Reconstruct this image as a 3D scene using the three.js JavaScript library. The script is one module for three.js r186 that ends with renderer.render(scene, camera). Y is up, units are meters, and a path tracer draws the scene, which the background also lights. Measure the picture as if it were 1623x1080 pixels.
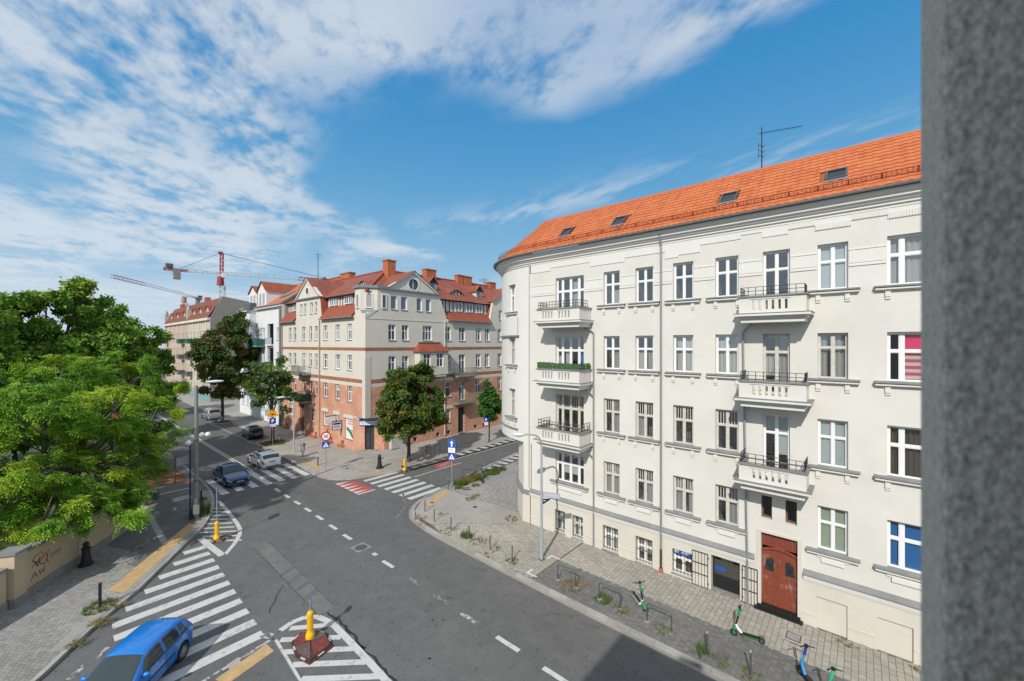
import * as THREE from 'three';
import { mergeGeometries, mergeVertices, toCreasedNormals } from 'three/addons/utils/BufferGeometryUtils.js';
import { Brush, Evaluator, SUBTRACTION } from 'three-bvh-csg';

// ---------- camera ----------
const scene = new THREE.Scene();
const EYE = 11.5, YAW = THREE.MathUtils.degToRad(49.248);
const camera = new THREE.PerspectiveCamera(2 * Math.atan(540 / 645) * 180 / Math.PI, 1623 / 1080, 0.05, 3000);
camera.position.set(0, EYE, 0);
camera.rotation.y = -YAW;
camera.setViewOffset(1623, 1080, 0, -6, 1623, 1080);
camera.focus = 28; camera.userData.fStop = 3.2;
const renderer = new THREE.WebGLRenderer({ antialias: true });
renderer.toneMapping = THREE.LinearToneMapping;
renderer.toneMappingExposure = 1.08;
renderer.shadowMap.enabled = true;

// ---------- random and noise ----------
function rng(seed) { let s = seed >>> 0; return () => { s = (s + 0x6D2B79F5) >>> 0; let t = s; t = Math.imul(t ^ (t >>> 15), t | 1); t ^= t + Math.imul(t ^ (t >>> 7), t | 61); return ((t ^ (t >>> 14)) >>> 0) / 4294967296; }; }
const clamp = (v, a = 0, b = 1) => v < a ? a : v > b ? b : v;
const lerp = (a, b, t) => a + (b - a) * t;
const sstep = (a, b, x) => { const t = clamp((x - a) / (b - a)); return t * t * (3 - 2 * t); };
function hash2(x, y, s) { let h = Math.imul(x, 374761393) ^ Math.imul(y, 668265263) ^ Math.imul(s + 17, 2147483647 - 1013904223); h = Math.imul(h ^ (h >>> 13), 1274126177); h ^= h >>> 16; return (h >>> 0) / 4294967296; }
function vnoise(x, y, per, s) {
  const xi = Math.floor(x), yi = Math.floor(y); let fx = x - xi, fy = y - yi;
  fx = fx * fx * (3 - 2 * fx); fy = fy * fy * (3 - 2 * fy);
  const m = v => per ? ((v % per) + per) % per : v;
  const a = hash2(m(xi), m(yi), s), b = hash2(m(xi + 1), m(yi), s), c = hash2(m(xi), m(yi + 1), s), d = hash2(m(xi + 1), m(yi + 1), s);
  return a + (b - a) * fx + (c - a) * fy + (a - b - c + d) * fx * fy;
}
function fbm(x, y, per, oct, s, gain = 0.5) { let v = 0, a = 1, t = 0; for (let i = 0; i < oct; i++) { v += a * vnoise(x, y, per, s + i * 7); t += a; a *= gain; x *= 2; y *= 2; per *= 2; } return v / t; }

// ---------- sky: blue air and one layer of cloud, laid out on the plane the clouds float in ----------
function makeSky() {
  const W = 4096, Hh = 2048, d = new Float32Array(W * Hh * 4);
  const edge = z => z > -1 ? 1.42 : z > -1.8 ? lerp(0.86, 1.42, (z + 1.8) / 0.8) : z > -2.5 ? lerp(1.02, 0.86, (z + 2.5) / 0.7) : lerp(1.02, 3.4, clamp((-2.5 - z) / 1.2));
  for (let j = 0; j < Hh; j++) {
    const el = ((j + 0.5) / Hh - 0.5) * Math.PI, sy = Math.sin(el), cy = Math.cos(el);
    for (let i = 0; i < W; i++) {
      const az = ((i + 0.5) / W - 0.5) * 2 * Math.PI, dx = Math.cos(az) * cy, dz = Math.sin(az) * cy;
      const up = Math.max(sy, 0), k = 4 * (j * W + i);
      let t = Math.pow(1 - up, 2.2);
      let r = lerp(0.026, 0.43, Math.pow(t, 1.7)), g = lerp(0.172, 0.59, t), b = lerp(0.455, 0.75, Math.pow(t, 0.8));
      if (sy > 0.012) {
        const x = dx / sy, z = dz / sy, far = clamp(1 - up / 0.34);
        const wob = (fbm(x * 1.3 + 9, z * 0.8 + 4, 0, 4, 11) - 0.5);
        const cr = sstep(-1.9, -1.0, z); let bank = sstep(lerp(-0.12, -0.04, cr), lerp(0.5, 0.24, cr), edge(z) - x + wob * 1.0 + sstep(-1.9, -2.9, z) * wob * 1.5);
        // lanes of clear air through the bank, drawn out along the wind
        const lane = fbm(x * 0.55 + z * 0.12 + 3, z * 0.22 + 1.7, 0, 4, 21);
        bank *= sstep(0.26, 0.50, lane + 0.17 * sstep(-2.6, -1.4, z));
        const s1 = fbm(x * 4.2 + z * 1.2, z * 3.0 - x * 0.8, 0, 6, 31, 0.58), s2 = fbm(x * 15 + z * 3 + 5, z * 10, 0, 5, 41, 0.62);
        let c = bank * sstep(0.32, 0.64, s1 * 0.62 + s2 * 0.38 + lerp(0.005, 0.075, cr) + bank * 0.05);
        // thin streak further out
        const wis = Math.exp(-Math.pow((x - 2.50 - 0.10 * z - wob * 0.5) / 0.24, 2)) * sstep(-4, -2, z) * sstep(1.2, 0, z);
        c = Math.max(c, 0.6 * wis * sstep(0.40, 0.70, fbm(x * 5 + z * 1.4, z * 1.9, 0, 5, 51, 0.6)));
        // loose far cloud towards the horizon
        const fc = sstep(0.38, 0.66, fbm(x * 0.30 + 2, z * 0.20 + x * 0.05, 0, 5, 61, 0.55)) * sstep(2.6, 6.5, Math.hypot(x, z)) * (x < 3.2 || z < -4 ? 1 : 0.35);
        c = Math.max(c, 0.78 * fc);
        c = clamp(c) * 0.86;
        const sh = 0.90 + 0.16 * (s1 - 0.5) + 0.10 * far, lit = 1.02 * sh;
        r = lerp(r, 0.65 * lit, c); g = lerp(g, 0.715 * lit, c); b = lerp(b, 0.79 * lit, c);
        const hz = Math.pow(1 - up, 7) * 0.62; r = lerp(r, 0.50, hz); g = lerp(g, 0.615, hz); b = lerp(b, 0.70, hz);
      } else { r = 0.47; g = 0.59; b = 0.68; }
      d[k] = r; d[k + 1] = g; d[k + 2] = b; d[k + 3] = 1;
    }
  }
  const t = new THREE.DataTexture(d, W, Hh, THREE.RGBAFormat, THREE.FloatType);
  t.mapping = THREE.EquirectangularReflectionMapping; t.magFilter = t.minFilter = THREE.LinearFilter; t.needsUpdate = true; return t;
}
scene.background = makeSky(); scene.environment = scene.background;
const sun = new THREE.DirectionalLight(new THREE.Color(1.0, 0.95, 0.88), 3.55);
{ const ce = Math.cos(37.5 * Math.PI / 180), se = Math.sin(37.5 * Math.PI / 180);
  sun.target.position.set(16, 3, -25); sun.position.set(16 - 0.943 * ce * 90, 3 + se * 90, -25 + 0.333 * ce * 90); }
sun.castShadow = true; sun.shadow.radius = 1.2; sun.shadow.mapSize.set(4096, 4096);
{ const c = sun.shadow.camera; c.left = -70; c.right = 70; c.top = 60; c.bottom = -60; c.near = 1; c.far = 260; }
scene.add(sun, sun.target);

// ---------- naming ----------
const used = new Map();
function numbered(n) { const k = used.get(n) || 0; used.set(n, k + 1); return k ? n + '_' + String(k).padStart(3, '0') : n; }
function tag(o, label, category, group) { Object.assign(o.userData, { label, category }); if (group) o.userData.group = group; return o; }
function thing(name, label, category, pos = [0, 0, 0], turn = 0, group) { const o = new THREE.Group(); o.name = numbered(name); o.position.set(...pos); o.rotation.y = turn; scene.add(o); return tag(o, label, category, group); }
function copyOf(src, pos, turn, label) { const o = src.clone(); o.userData = { ...src.userData, label }; o.name = numbered(src.name.replace(/_\d{3}$/, '')); o.position.set(...pos); o.rotation.y = turn; scene.add(o); return o; }
function mesh(name, g, m, parent, kind) { const o = new THREE.Mesh(g.geo ? g.geo() : g, m); o.name = name; o.castShadow = o.receiveShadow = true; if (kind) o.userData.kind = kind; (parent || scene).add(o); return o; }
function structure(name, g, m, label) { const o = mesh(numbered(name), g, m, scene, 'structure'); o.userData.label = label; return o; }
function structGroup(name, label) { const o = new THREE.Group(); o.name = numbered(name); o.userData = { kind: 'structure', label }; scene.add(o); return o; }

// ---------- geometry collector; texture coordinates in metres ----------
const V = (x, y, z) => new THREE.Vector3(x, y, z);
class G {
  constructor() { this.p = []; this.n = []; this.u = []; this.m = null; }
  at(x = 0, y = 0, z = 0, ry = 0, rx = 0, rz = 0, s = 1) { this.m = new THREE.Matrix4().compose(V(x, y, z), new THREE.Quaternion().setFromEuler(new THREE.Euler(rx, ry, rz, 'YXZ')), V(s, s, s)); return this; }
  raw(a, b, c, na, nb, nc, ua, ub, uc) {
    const P = [a, b, c].map(q => V(q[0], q[1], q[2]));
    const fn = V(0, 0, 0).crossVectors(P[1].clone().sub(P[0]), P[2].clone().sub(P[0])).normalize();
    const N = [na, nb, nc].map(q => q ? V(q[0], q[1], q[2]).normalize() : fn.clone());
    let U = [ua, ub, uc];
    if (!ua) { const ax = Math.abs(fn.x), ay = Math.abs(fn.y), az = Math.abs(fn.z); U = P.map(q => ay > ax && ay > az ? [q.x, q.z] : ax > az ? [q.z, q.y] : [q.x, q.y]); }
    for (let i = 0; i < 3; i++) { const q = P[i], nn = N[i]; if (this.m) { q.applyMatrix4(this.m); nn.transformDirection(this.m); } this.p.push(q.x, q.y, q.z); this.n.push(nn.x, nn.y, nn.z); this.u.push(U[i][0], U[i][1]); }
  }
  tri(a, b, c) { this.raw(a, b, c); return this; }
  quad(a, b, c, d) { this.raw(a, b, c); this.raw(a, c, d); return this; }
  box(x0, y0, z0, x1, y1, z1, skip = '') {
    const a = [x0, y0, z0], b = [x1, y0, z0], c = [x1, y1, z0], d = [x0, y1, z0], e = [x0, y0, z1], f = [x1, y0, z1], g = [x1, y1, z1], h = [x0, y1, z1];
    this.quad(b, a, d, c); this.quad(e, f, g, h); this.quad(a, e, h, d); this.quad(f, b, c, g); if (!skip.includes('t')) this.quad(d, h, g, c); if (!skip.includes('b')) this.quad(a, b, f, e); return this;
  }
  cbox(x, y, z, w, h, d) { return this.box(x - w / 2, y - h / 2, z - d / 2, x + w / 2, y + h / 2, z + d / 2); }
  cyl(p0, p1, r0, r1 = r0, n = 8, caps = 3) {
    const A = V(...p0), B = V(...p1), ax = B.clone().sub(A).normalize(), h = Math.abs(ax.y) > 0.9 ? V(1, 0, 0) : V(0, 1, 0), e = V(0, 0, 0).crossVectors(h, ax).normalize(), f = V(0, 0, 0).crossVectors(ax, e), L = A.distanceTo(B);
    const pt = (c, r, i) => { const t = i / n * 2 * Math.PI, q = c.clone().addScaledVector(e, r * Math.cos(t)).addScaledVector(f, r * Math.sin(t)); return [q.x, q.y, q.z]; }, nm = i => { const t = i / n * 2 * Math.PI, q = V(0, 0, 0).addScaledVector(e, Math.cos(t)).addScaledVector(f, Math.sin(t)); return [q.x, q.y, q.z]; };
    for (let i = 0; i < n; i++) {
      const a = pt(A, r0, i), b = pt(A, r0, i + 1), c = pt(B, r1, i + 1), d = pt(B, r1, i), na = nm(i), nb = nm(i + 1), u0 = i / n * 6.28 * r0, u1 = (i + 1) / n * 6.28 * r0;
      this.raw(a, b, c, na, nb, nb, [u0, 0], [u1, 0], [u1, L]); this.raw(a, c, d, na, nb, na, [u0, 0], [u1, L], [u0, L]);
      if (caps & 1) this.raw([A.x, A.y, A.z], b, a); if (caps & 2) this.raw([B.x, B.y, B.z], d, c);
    } return this;
  }
  path(pts, r, n = 6, r1 = r) { for (let i = 0; i + 1 < pts.length; i++) { const a = lerp(r, r1, i / (pts.length - 1)), b = lerp(r, r1, (i + 1) / (pts.length - 1)); this.cyl(pts[i], pts[i + 1], a, b, n, i === 0 ? 3 : 2); } return this; }
  lathe(prof, n = 16, c = [0, 0, 0], a0 = 0, a1 = Math.PI * 2) {
    const seg = prof.length - 1;
    for (let s = 0; s < seg; s++) for (let i = 0; i < n; i++) {
      const [r0, y0] = prof[s], [r1, y1] = prof[s + 1], t0 = a0 + (a1 - a0) * i / n, t1 = a0 + (a1 - a0) * (i + 1) / n;
      const P = (r, y, t) => [c[0] + r * Math.cos(t), c[1] + y, c[2] - r * Math.sin(t)], dr = r1 - r0, dy = y1 - y0, N = t => [dy * Math.cos(t), -dr, -dy * Math.sin(t)];
      const rm = Math.max(r0, r1);
      if (r0 > 1e-6) this.raw(P(r0, y0, t0), P(r0, y0, t1), P(r1, y1, t1), N(t0), N(t1), N(t1), [rm * t0, y0], [rm * t1, y0], [rm * t1, y1]);
      if (r1 > 1e-6) this.raw(P(r0, y0, t0), P(r1, y1, t1), P(r1, y1, t0), N(t0), N(t1), N(t0), [rm * t0, y0], [rm * t1, y1], [rm * t0, y1]);
    } return this;
  }
  // flat polygon [[x,z],...] as a slab between y0 and y1
  prism(poly, y0, y1, holes = []) {
    const all = poly.concat(...holes), ct = poly.map(q => new THREE.Vector2(q[0], q[1])), hs = holes.map(h => h.map(q => new THREE.Vector2(q[0], q[1])));
    for (const [a, b, c] of THREE.ShapeUtils.triangulateShape(ct, hs)) {
      const A = all[a], B = all[b], C = all[c], cr = (B[0] - A[0]) * (C[1] - A[1]) - (B[1] - A[1]) * (C[0] - A[0]), [p, q, r] = cr > 0 ? [A, C, B] : [A, B, C];
      this.tri([p[0], y1, p[1]], [q[0], y1, q[1]], [r[0], y1, r[1]]); if (y0 !== null) this.tri([p[0], y0, p[1]], [r[0], y0, r[1]], [q[0], y0, q[1]]);
    }
    if (y0 !== null) for (const ring of [poly, ...holes]) {
      let ar = 0; ring.forEach((q, i) => { const w = ring[(i + 1) % ring.length]; ar += q[0] * w[1] - w[0] * q[1]; });
      const out = (ring === poly) === (ar > 0);
      ring.forEach((q, i) => { const w = ring[(i + 1) % ring.length]; const a = [q[0], y0, q[1]], b = [w[0], y0, w[1]], c = [w[0], y1, w[1]], d = [q[0], y1, q[1]]; out ? this.quad(b, a, d, c) : this.quad(a, b, c, d); });
    } return this;
  }
  // polygon [[u,v],...] with holes, upright, extruded from w0 to w1 (w towards +z)
  plate(poly, holes, w0, w1) {
    const ct = poly.map(q => new THREE.Vector2(q[0], q[1])), hs = (holes || []).map(h => h.map(q => new THREE.Vector2(q[0], q[1]))), all = poly.concat(...(holes || []));
    for (const [a, b, c] of THREE.ShapeUtils.triangulateShape(ct, hs)) {
      const A = all[a], B = all[b], C = all[c], cr = (B[0] - A[0]) * (C[1] - A[1]) - (B[1] - A[1]) * (C[0] - A[0]), [p, q, r] = cr > 0 ? [A, B, C] : [A, C, B];
      this.tri([p[0], p[1], w1], [q[0], q[1], w1], [r[0], r[1], w1]); this.tri([p[0], p[1], w0], [r[0], r[1], w0], [q[0], q[1], w0]);
    }
    for (const ring of [poly, ...(holes || [])]) {
      let ar = 0; ring.forEach((q, i) => { const w = ring[(i + 1) % ring.length]; ar += q[0] * w[1] - w[0] * q[1]; });
      const out = (ring === poly) === (ar > 0);
      ring.forEach((q, i) => { const w = ring[(i + 1) % ring.length]; const a = [q[0], q[1], w0], b = [w[0], w[1], w0], c = [w[0], w[1], w1], d = [q[0], q[1], w1]; out ? this.quad(a, b, c, d) : this.quad(b, a, d, c); });
    } return this;
  }
  geo() { const g = new THREE.BufferGeometry(); g.setAttribute('position', new THREE.Float32BufferAttribute(this.p, 3)); g.setAttribute('normal', new THREE.Float32BufferAttribute(this.n, 3)); g.setAttribute('uv', new THREE.Float32BufferAttribute(this.u, 2)); return g; }
}
const rect = (x0, y0, x1, y1) => [[x0, y0], [x1, y0], [x1, y1], [x0, y1]];

// ---------- textures and materials ----------
// fn(u, v) -> [r, g, b] linear; the picture spans `metres` and tiles
function colourMap(size, metres, fn) {
  const d = new Uint8Array(size * size * 4), s = v => Math.round(255 * (v <= 0.0031308 ? 12.92 * clamp(v) : 1.055 * Math.pow(clamp(v), 1 / 2.4) - 0.055));
  for (let j = 0; j < size; j++) for (let i = 0; i < size; i++) { const c = fn(i / size, j / size), k = 4 * (j * size + i); d[k] = s(c[0]); d[k + 1] = s(c[1]); d[k + 2] = s(c[2]); d[k + 3] = 255; }
  return finish(new THREE.DataTexture(d, size, size, THREE.RGBAFormat), metres, true);
}
function greyMap(size, metres, fn) {
  const d = new Uint8Array(size * size * 4);
  for (let j = 0; j < size; j++) for (let i = 0; i < size; i++) { const c = Math.round(255 * clamp(fn(i / size, j / size))), k = 4 * (j * size + i); d[k] = d[k + 1] = d[k + 2] = c; d[k + 3] = 255; }
  return finish(new THREE.DataTexture(d, size, size, THREE.RGBAFormat), metres, false);
}
function finish(t, metres, srgb) { t.wrapS = t.wrapT = THREE.RepeatWrapping; t.magFilter = THREE.LinearFilter; t.minFilter = THREE.LinearMipmapLinearFilter; t.generateMipmaps = true; if (srgb) t.colorSpace = THREE.SRGBColorSpace; t.repeat.set(1 / metres, 1 / metres); t.needsUpdate = true; return t; }
const lin = (r, g, b) => new THREE.Color().setRGB(r, g, b);
const mat = (c, rough = 0.8, o = {}) => new THREE.MeshStandardMaterial({ color: Array.isArray(c) ? lin(...c) : c, roughness: rough, ...o });
const phys = (c, rough, o = {}) => new THREE.MeshPhysicalMaterial({ color: Array.isArray(c) ? lin(...c) : c, roughness: rough, ...o });
const mottled = (size, metres, base, amp, seed, cells = 6, oct = 6, tint = [1, 1, 1]) => colourMap(size, metres, (u, v) => { const n = (fbm(u * cells, v * cells, cells, oct, seed, 0.62) - 0.5) * 2 * amp; return base.map((c, i) => c * (1 + n * tint[i])); });
function canvasMap(w, h, draw) { const c = document.createElement('canvas'); c.width = w; c.height = h; const x = c.getContext('2d'); draw(x, w, h); const t = new THREE.CanvasTexture(c); t.colorSpace = THREE.SRGBColorSpace; t.magFilter = THREE.LinearFilter; return t; }
// rows of small print too far off to read
function smallPrint(x, x0, y0, w, h, rows, seed) { const r = rng(seed); for (let k = 0; k < rows; k++) { let q = x0; const rh = h / rows; while (q < x0 + w - 6) { const l = Math.min(4 + r() * 14, x0 + w - q); x.fillRect(q, y0 + k * rh, l, rh * 0.5); q += l + 3 + r() * 4; } } }
const fine = greyMap(512, 0.9, (u, v) => 0.55 * fbm(u * 40, v * 40, 40, 3, 5) + 0.45 * vnoise(u * 200, v * 200, 200, 9));

const tracks = (u, v) => { let s = 0, w = 0; for (let o = 0; o < 3; o++) { const f = 22 << o, h = 2 << o, x = u * f, y = v * h, xi = Math.floor(x), yi = Math.floor(y), fx = sstep(0, 1, x - xi), fy = sstep(0, 1, y - yi), q = (i, j) => hash2(i % f, j % h, 700 + o), k = 1 / (1 + o); s += k * lerp(lerp(q(xi, yi), q(xi + 1, yi), fx), lerp(q(xi, yi + 1), q(xi + 1, yi + 1), fx), fy); w += k; } return s / w; };
const M = {};
M.asphalt = new THREE.MeshStandardMaterial({ roughness: 0.88, map: colourMap(2048, 22, (u, v) => {
  const a = 0.55 * fbm(u * 7, v * 7, 7, 5, 3, 0.6) + 0.45 * tracks(u, v), b = vnoise(u * 900, v * 900, 900, 8), c = fbm(u * 60, v * 60, 60, 3, 15), w = fbm(u * 3, v * 3, 3, 4, 77);
  let k = 0.122 * (1 + 0.40 * (a - 0.5) + 0.30 * (b - 0.5) + 0.26 * (c - 0.5) + 0.16 * (w - 0.5));
  const sp = fbm(u * 130, v * 130, 130, 2, 19); if (sp > 0.80) k *= 0.72; return [k * 1.0, k * 0.985, k * 0.955]; }), bumpMap: fine, bumpScale: 0.004 });
M.asphaltDark = mat([1, 1, 1], 0.9, { map: mottled(512, 5, [0.072, 0.072, 0.072], 0.35, 23, 8, 7), bumpMap: fine, bumpScale: 0.003 });
M.asphaltWorn = mat([1, 1, 1], 0.9, { map: mottled(512, 5, [0.155, 0.153, 0.146], 0.35, 29, 8, 7), bumpMap: fine, bumpScale: 0.003 });
M.tar = mat([0.022, 0.022, 0.022], 0.6);
M.paint = mat([1, 1, 1], 0.7, { map: colourMap(512, 2.5, (u, v) => { const a = fbm(u * 14, v * 14, 14, 5, 91, 0.65), b = vnoise(u * 160, v * 160, 160, 4); let k = 0.60 - 0.16 * (a - 0.4) - 0.08 * b; if (a > 0.66) k *= 0.72; return [k, k * 0.985, k * 0.95]; }) });
M.paintWorn = mat([1, 1, 1], 0.8, { map: colourMap(512, 1.6, (u, v) => { const a = fbm(u * 12, v * 12, 12, 6, 93, 0.7), k = lerp(0.13, 0.46, sstep(0.42, 0.56, a)); return [k, k * 0.985, k * 0.95]; }) });
M.paintFaint = mat([1, 1, 1], 0.85, { map: colourMap(512, 1.3, (u, v) => { const a = fbm(u * 12, v * 12, 12, 6, 95, 0.7), k = lerp(0.115, 0.26, sstep(0.48, 0.6, a)); return [k, k * 0.985, k * 0.95]; }) });
M.redPaint = mat([1, 1, 1], 0.75, { map: mottled(256, 2, [0.42, 0.075, 0.07], 0.35, 97, 10, 5) });
M.kerb = mat([1, 1, 1], 0.9, { map: mottled(512, 3, [0.30, 0.285, 0.255], 0.28, 33, 8, 6), bumpMap: fine, bumpScale: 0.003 });
M.kerbPale = mat([1, 1, 1], 0.9, { map: mottled(512, 3, [0.36, 0.345, 0.31], 0.25, 35, 8, 6) });
M.paveBase = mat([1, 1, 1], 0.95, { map: mottled(256, 2, [0.13, 0.12, 0.10], 0.4, 37, 9, 5) });
M.flags = mat([1, 1, 1], 0.92, { map: mottled(1024, 9, [0.335, 0.315, 0.28], 0.27, 39, 9, 7, [1, 1, 1.05]), bumpMap: fine, bumpScale: 0.003 });
M.tactile = mat([1, 1, 1], 0.85, { map: mottled(256, 2, [0.50, 0.335, 0.16], 0.22, 43, 9, 5) });
M.soil = mat([1, 1, 1], 1, { map: mottled(512, 6, [0.12, 0.085, 0.055], 0.55, 45, 9, 7) });
M.lawn = mat([1, 1, 1], 1, { map: colourMap(512, 8, (u, v) => { const a = fbm(u * 9, v * 9, 9, 6, 47, 0.6), k = sstep(0.5, 0.68, a); return [lerp(0.06, 0.15, k), lerp(0.105, 0.10, k), lerp(0.025, 0.06, k)]; }) });
M.earth = mat([1, 1, 1], 1, { map: mottled(512, 30, [0.13, 0.125, 0.10], 0.4, 49, 8, 7) });
const plaster = (r, g, b, amp, seed) => mat([1, 1, 1], 0.93, { map: mottled(1024, 9, [r, g, b], amp, seed, 7, 7, [1, 1.04, 1.12]), bumpMap: fine, bumpScale: 0.0025 });
M.white = plaster(0.665, 0.643, 0.588, 0.10, 51);
M.whiteBright = plaster(0.70, 0.685, 0.64, 0.05, 52);
M.cream = plaster(0.61, 0.575, 0.50, 0.11, 53);
M.plasterB = plaster(0.63, 0.59, 0.51, 0.11, 55);
M.plasterC = plaster(0.70, 0.71, 0.715, 0.08, 57);
M.plasterD = plaster(0.54, 0.47, 0.37, 0.16, 59);
M.firewall = plaster(0.27, 0.255, 0.225, 0.14, 61);
M.gardenWall = plaster(0.50, 0.405, 0.27, 0.13, 63);
M.brick = mat([1, 1, 1], 0.93, { map: colourMap(1024, 6, (u, v) => { const row = Math.floor(v * 84), h = hash2(Math.floor(u * 24 + (row % 2) * 0.5), row, 3), a = fbm(u * 6, v * 6, 6, 6, 65, 0.6), p = sstep(0.5, 0.72, a); const k = 0.87 + 0.24 * h + 0.4 * (a - 0.5); return [lerp(0.56, 0.57, p) * k, lerp(0.29, 0.33, p) * k, lerp(0.19, 0.23, p) * k]; }), bumpMap: fine, bumpScale: 0.004 });
M.brickBand = mat([1, 1, 1], 0.92, { map: mottled(512, 4, [0.33, 0.135, 0.07], 0.35, 67, 12, 6) });
M.zinc = phys([0.30, 0.315, 0.325], 0.5, { metalness: 0.35 });
M.flashing = mat([1, 1, 1], 0.75, { map: mottled(512, 5, [0.235, 0.24, 0.235], 0.28, 69, 9, 6), metalness: 0.1 });
M.pipeDark = mat([0.06, 0.045, 0.035], 0.7);
M.iron = mat([0.028, 0.028, 0.03], 0.55, { metalness: 0.3 });
M.ironGreen = mat([0.05, 0.10, 0.06], 0.6);
M.steel = phys([0.42, 0.44, 0.46], 0.42, { metalness: 0.55 });
M.steelDark = phys([0.13, 0.14, 0.145], 0.45, { metalness: 0.5 });
M.pvc = mat([0.80, 0.80, 0.79], 0.4);
M.oldWood = mat([1, 1, 1], 0.75, { map: mottled(256, 1.5, [0.58, 0.55, 0.49], 0.22, 71, 10, 6) });
M.brownFrame = mat([0.16, 0.075, 0.04], 0.6);
M.glass = phys([0.93, 0.96, 0.96], 0.0, { transmission: 1, thickness: 0, ior: 2.6 });
M.pane = phys([0.035, 0.042, 0.05], 0.06, { ior: 1.8 });
M.paneBlue = phys([0.10, 0.14, 0.19], 0.08, { ior: 1.8 });
M.paneCurtain = phys([0.34, 0.34, 0.32], 0.16, { ior: 1.6 });
M.room = mat([0.20, 0.185, 0.165], 0.95);
M.lace = phys([0.72, 0.72, 0.69], 1, { transmission: 0.35, thickness: 0 });
M.laceGrey = phys([0.48, 0.48, 0.46], 1, { transmission: 0.3, thickness: 0 });
M.blindGrey = mat([0.42, 0.46, 0.46], 0.9);
M.blindGreen = mat([0.36, 0.41, 0.31], 0.9);
M.blindBlue = mat([0.03, 0.15, 0.40], 0.9);
M.pink = mat([0.80, 0.05, 0.16], 0.9);
M.striped = mat([1, 1, 1], 0.9, { map: colourMap(64, 0.24, (u, v) => v < 0.5 ? [0.55, 0.09, 0.11] : [0.66, 0.55, 0.55]) });
M.tileOrange = mat([1, 1, 1], 0.62);
M.tileRed = mat([1, 1, 1], 0.8, { map: colourMap(512, 5, (u, v) => { const h = hash2(Math.floor(u * 20), Math.floor(v * 16), 6), a = fbm(u * 5, v * 5, 5, 6, 73, 0.6), k = 0.75 + 0.3 * h + 0.5 * (a - 0.5); return [0.27 * k, 0.078 * k, 0.046 * k]; }), bumpMap: greyMap(256, 1.25, (u, v) => 0.7 * ((v * 4) % 1) + 0.3 * Math.abs(Math.sin(u * 5 * Math.PI))), bumpScale: 0.03 });
M.tileRedBright = mat([1, 1, 1], 0.75, { map: colourMap(256, 3, (u, v) => { const a = fbm(u * 6, v * 6, 6, 5, 75, 0.6), k = 0.8 + 0.5 * (a - 0.5); return [0.36 * k, 0.085 * k, 0.042 * k]; }), bumpMap: M.tileRed.bumpMap, bumpScale: 0.03 });
M.slate = mat([1, 1, 1], 0.7, { map: mottled(256, 3, [0.20, 0.215, 0.23], 0.3, 79, 9, 5) });
M.chimney = mat([1, 1, 1], 0.9, { map: mottled(256, 2.5, [0.44, 0.13, 0.06], 0.35, 81, 10, 6) });
M.timber = mat([0.045, 0.032, 0.025], 0.8);
M.concrete = mat([1, 1, 1], 0.9, { map: mottled(512, 2.5, [0.25, 0.24, 0.22], 0.3, 83, 8, 7), bumpMap: fine, bumpScale: 0.004 });
M.wood = mat([1, 1, 1], 0.6, { map: colourMap(512, 2.2, (u, v) => { const g = fbm(u * 70, v * 5, 0 || 70, 4, 85, 0.6), w = fbm(u * 9, v * 9, 9, 5, 87), k = 0.75 + 0.5 * g; const worn = sstep(0.62, 0.74, w * 0.7 + g * 0.35); return [lerp(0.215 * k, 0.34, worn * 0.5), lerp(0.05 * k, 0.24, worn * 0.5), lerp(0.026 * k, 0.17, worn * 0.5)]; }) });
M.bark = mat([1, 1, 1], 0.95, { map: colourMap(256, 1.2, (u, v) => { const k = 0.6 + 0.8 * fbm(u * 14, v * 4, 14, 5, 89); return [0.085 * k, 0.07 * k, 0.055 * k]; }), bumpMap: fine, bumpScale: 0.01 });
M.barkPale = mat([1, 1, 1], 0.95, { map: colourMap(256, 1.2, (u, v) => { const k = 0.6 + 0.8 * fbm(u * 14, v * 4, 14, 5, 90); return [0.15 * k, 0.135 * k, 0.115 * k]; }) });
M.leaf = phys([1, 1, 1], 0.8, { transmission: 0.22, thickness: 0, side: THREE.DoubleSide, ior: 1.3 });
M.yellow = mat([0.80, 0.46, 0.01], 0.5);
M.orange = mat([0.85, 0.35, 0.01], 0.5);
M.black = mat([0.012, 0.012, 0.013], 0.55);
M.rubber = mat([0.016, 0.016, 0.017], 0.85);
M.signBlue = mat([0.01, 0.09, 0.42], 0.45);
M.signWhite = mat([0.78, 0.78, 0.77], 0.45);
M.signRed = mat([0.55, 0.015, 0.025], 0.45);
M.stucco = mat([1, 1, 1], 0.97, { map: mottled(512, 0.09, [0.50, 0.485, 0.43], 0.95, 99, 16, 6), bumpMap: greyMap(512, 0.09, (u, v) => fbm(u * 24, v * 24, 24, 4, 101, 0.6)), bumpScale: 0.002 });
for (const t of [M.stucco.map, M.stucco.bumpMap]) t.repeat.set(2 / 0.09, 1 / 0.09);
// ================= ground, road, pavements =================
structure('ground', new G().box(-900, -0.6, -1500, 1200, -0.05, 700, 'b'), M.earth, 'flat ground reaching to the horizon');
const road = structure('road', new G().prism([[-90, 60], [60, 60], [60, -20], [140, -20], [140, -40], [60, -40], [22, -300], [-2, -300], [-90, -60]], null, 0), M.asphalt, 'grey asphalt carriageway with the crossing of two streets');
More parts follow.
